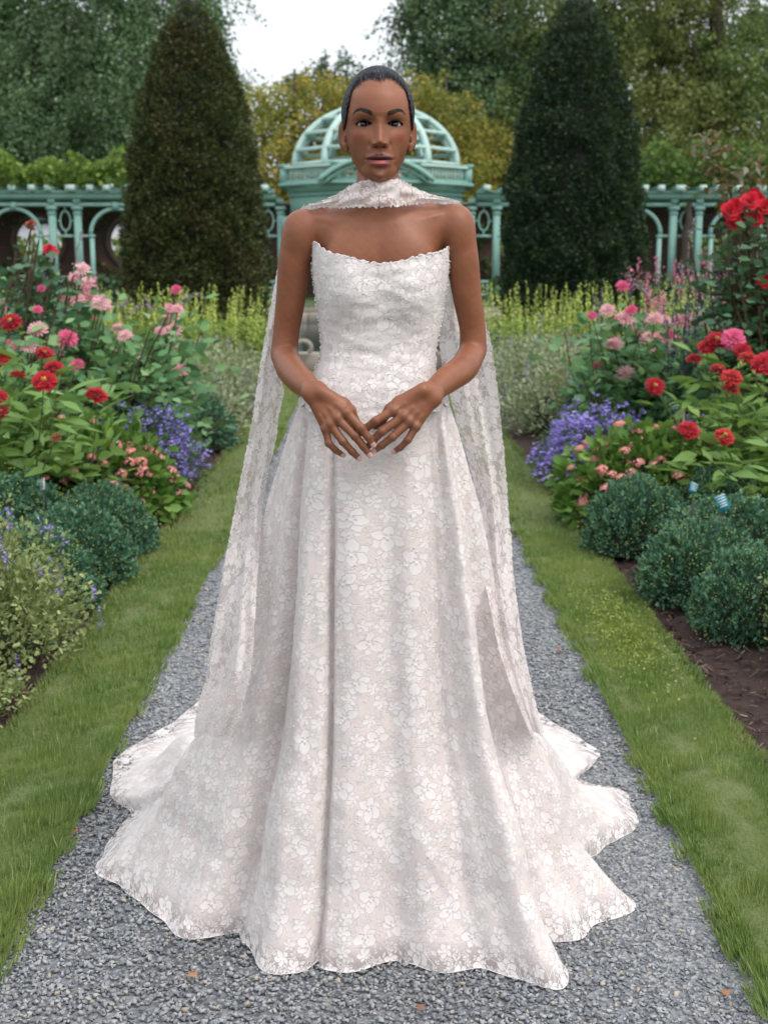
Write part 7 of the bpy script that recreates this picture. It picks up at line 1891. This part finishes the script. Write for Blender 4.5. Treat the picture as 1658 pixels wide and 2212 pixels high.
def grid_faces(nv, nu):
    i = np.arange(nv - 1)[:, None] * nu; j = np.arange(nu - 1)[None]
    return np.stack([i + j, i + nu + j, i + nu + j + 1, i + j + 1], 2).reshape(-1, 4)
left_rows = [(441, 672, 700, 2.600, 2.600), (447, 652, 696, 2.640, 2.635), (480, 628, 680, 2.690, 2.680), (540, 609, 665, 2.700, 2.695), (590, 597, 655, 2.700, 2.700), (655, 585, 640, 2.702, 2.705), (720, 573, 625, 2.700, 2.71),
    (800, 560, 606, 2.695, 2.715), (850, 553, 613, 2.69, 2.71), (904, 545, 600, 2.685, 2.71), (950, 537, 596, 2.68, 2.70), (1021, 523, 578, 2.665, 2.69), (1099, 508, 565, 2.65, 2.66), (1224, 484, 556, 2.60, 2.55),
    (1333, 465, 550, 2.58, 2.49), (1411, 452, 546, 2.57, 2.46), (1461, 446, 540, 2.56, 2.44), (1540, 424, 520, 2.56, 2.44), (1590, 420, 500, 2.57, 2.46)]
right_rows = [(430, 948, 968, 2.598, 2.600), (433, 950, 990, 2.64, 2.64), (470, 955, 1012, 2.69, 2.69), (540, 958, 1025, 2.71, 2.70), (600, 958, 1032, 2.72, 2.70), (642, 953, 1038, 2.725, 2.70), (691, 947, 1045, 2.73, 2.70), (747, 949, 1061, 2.73, 2.70),
    (800, 957, 1067, 2.73, 2.70), (870, 976, 1077, 2.725, 2.695), (928, 990, 1082, 2.72, 2.69), (978, 1006, 1088, 2.71, 2.685), (1036, 1022, 1093, 2.70, 2.68), (1103, 1030, 1098, 2.68, 2.67), (1175, 1034, 1106, 2.65, 2.66), (1222, 1040, 1107, 2.63, 2.65),
    (1301, 1056, 1117, 2.55, 2.62), (1401, 1076, 1131, 2.52, 2.60), (1469, 1098, 1146, 2.50, 2.59), (1534, 1124, 1160, 2.50, 2.58), (1585, 1146, 1176, 2.52, 2.58)]
scV = []; scU = []; scF = []; off = 0
fl = lambda w, L: .010 * np.sin(w * 5 + L * 3.0) * np.clip(L * 3, 0, 1) + .004 * np.sin(w * 11 - L * 5) * np.clip(L * 2, 0, 1)
fr = lambda w, L: .012 * np.sin(w * 4.2 - L * 3.4 + 1) * np.clip(L * 3, 0, 1) + .005 * np.sin(w * 9 + L * 6) * np.clip(L * 2, 0, 1)
for rows, fo_, sd in ((left_rows, fl, 1), (right_rows, fr, 2)):
    V, L, Wd = sheet(rows, 70, 520, fo_, sd)
    nv, nu = V.shape[:2]
    w = np.linspace(-.5, .5, nu)[None] * .13
    scU.append(np.stack([(w + 0 * L[:, None]) / LT + .3 * sd, (L[:, None] + 0 * w) / LT + .17 * sd], -1).reshape(-1, 2))
    scV.append(V.reshape(-1, 3)); scF.append(grid_faces(nv, nu) + off); off += nv * nu
    ed = np.concatenate([V[::7, 0], V[::7, -1]]); globals().setdefault('edge_pts', []).append(ed)
# throat band
tops = np.array([(668, 443), (700, 433), (730, 419), (752, 404), (775, 393), (800, 389), (830, 391), (845, 389), (862, 387), (880, 397), (905, 411), (935, 422), (972, 431)], float)
bots = np.array([(668, 446), (700, 446), (728, 448), (745, 447), (775, 446), (800, 446), (830, 445), (850, 444), (868, 442), (885, 441), (905, 438), (935, 436), (972, 434)], float)
nu = 300; nv = 60; tq = np.linspace(0, 1, len(tops)); t = np.linspace(0, 1, nu)
tx, ty, bx_, by_ = [np.convolve(np.pad(np.interp(t, tq, c), 6, 'edge'), np.ones(13) / 13, 'same')[6:-6] for c in (tops[:, 0], tops[:, 1], bots[:, 0], bots[:, 1])]
u_ = t * 2 - 1
Yt = 2.534 + .066 * np.abs(u_) ** 1.7; Yb = 2.514 + .086 * np.abs(u_) ** 1.5
V = np.zeros((nv, nu, 3))
for j in range(nu):
    a = at(bx_[j], by_[j], Yb[j]); c = at(tx[j], ty[j], Yt[j]); w = np.linspace(0, 1, nv)[:, None]
    V[:, j] = a * (1 - w) + c * w
V[0, :, 2] -= .0022 * np.abs(np.sin(t * 60)) + .0012 * np.sin(t * 171); V[-1, :, 2] += .0016 * np.abs(np.sin(t * 55 + 1))
ww = np.linspace(0, 1, nv)[:, None]
V[..., 1] += -.004 * np.sin(ww * PI) + .0035 * np.sin(ww * 7 + t[None] * 9) * np.sin(ww * PI) + .002 * np.sin(ww * 13 - t[None] * 21)
arc = np.concatenate([[0], np.cumsum(np.linalg.norm(np.diff(V[nv // 2], axis=0), axis=1))])
scU.append(np.stack([np.repeat(arc[None] / LT + .12, nv, 0), V[..., 2] / LT * 1.05], -1).reshape(-1, 2))
scV.append(V.reshape(-1, 3)); scF.append(grid_faces(nv, nu) + off); off += nv * nu
edge_pts.append(V[0, ::9]); edge_pts.append(V[-1, ::11]); edge_pts.append(V[rng.integers(0, nv, 40), rng.integers(0, nu, 40)] + np.array([0, -.0015, 0]))
me = mesh_np('scarf', np.vstack(scV), np.vstack(scF)); uvset(me, np.vstack(scU)); scarf = body_link('scarf', me, M_SCARF)
scarf['label'] = 'lace scarf wrapped across the throat, both ends hanging behind the arms'
ep = np.vstack(edge_pts); ep = ep[rng.random(len(ep)) < .4]
pearls('scarf_pearls', ep + rng.normal(0, .0006, ep.shape), .0013, None)
pearls('throat_pearl', np.array([at(857, 446, 2.512)]), .0030, None)
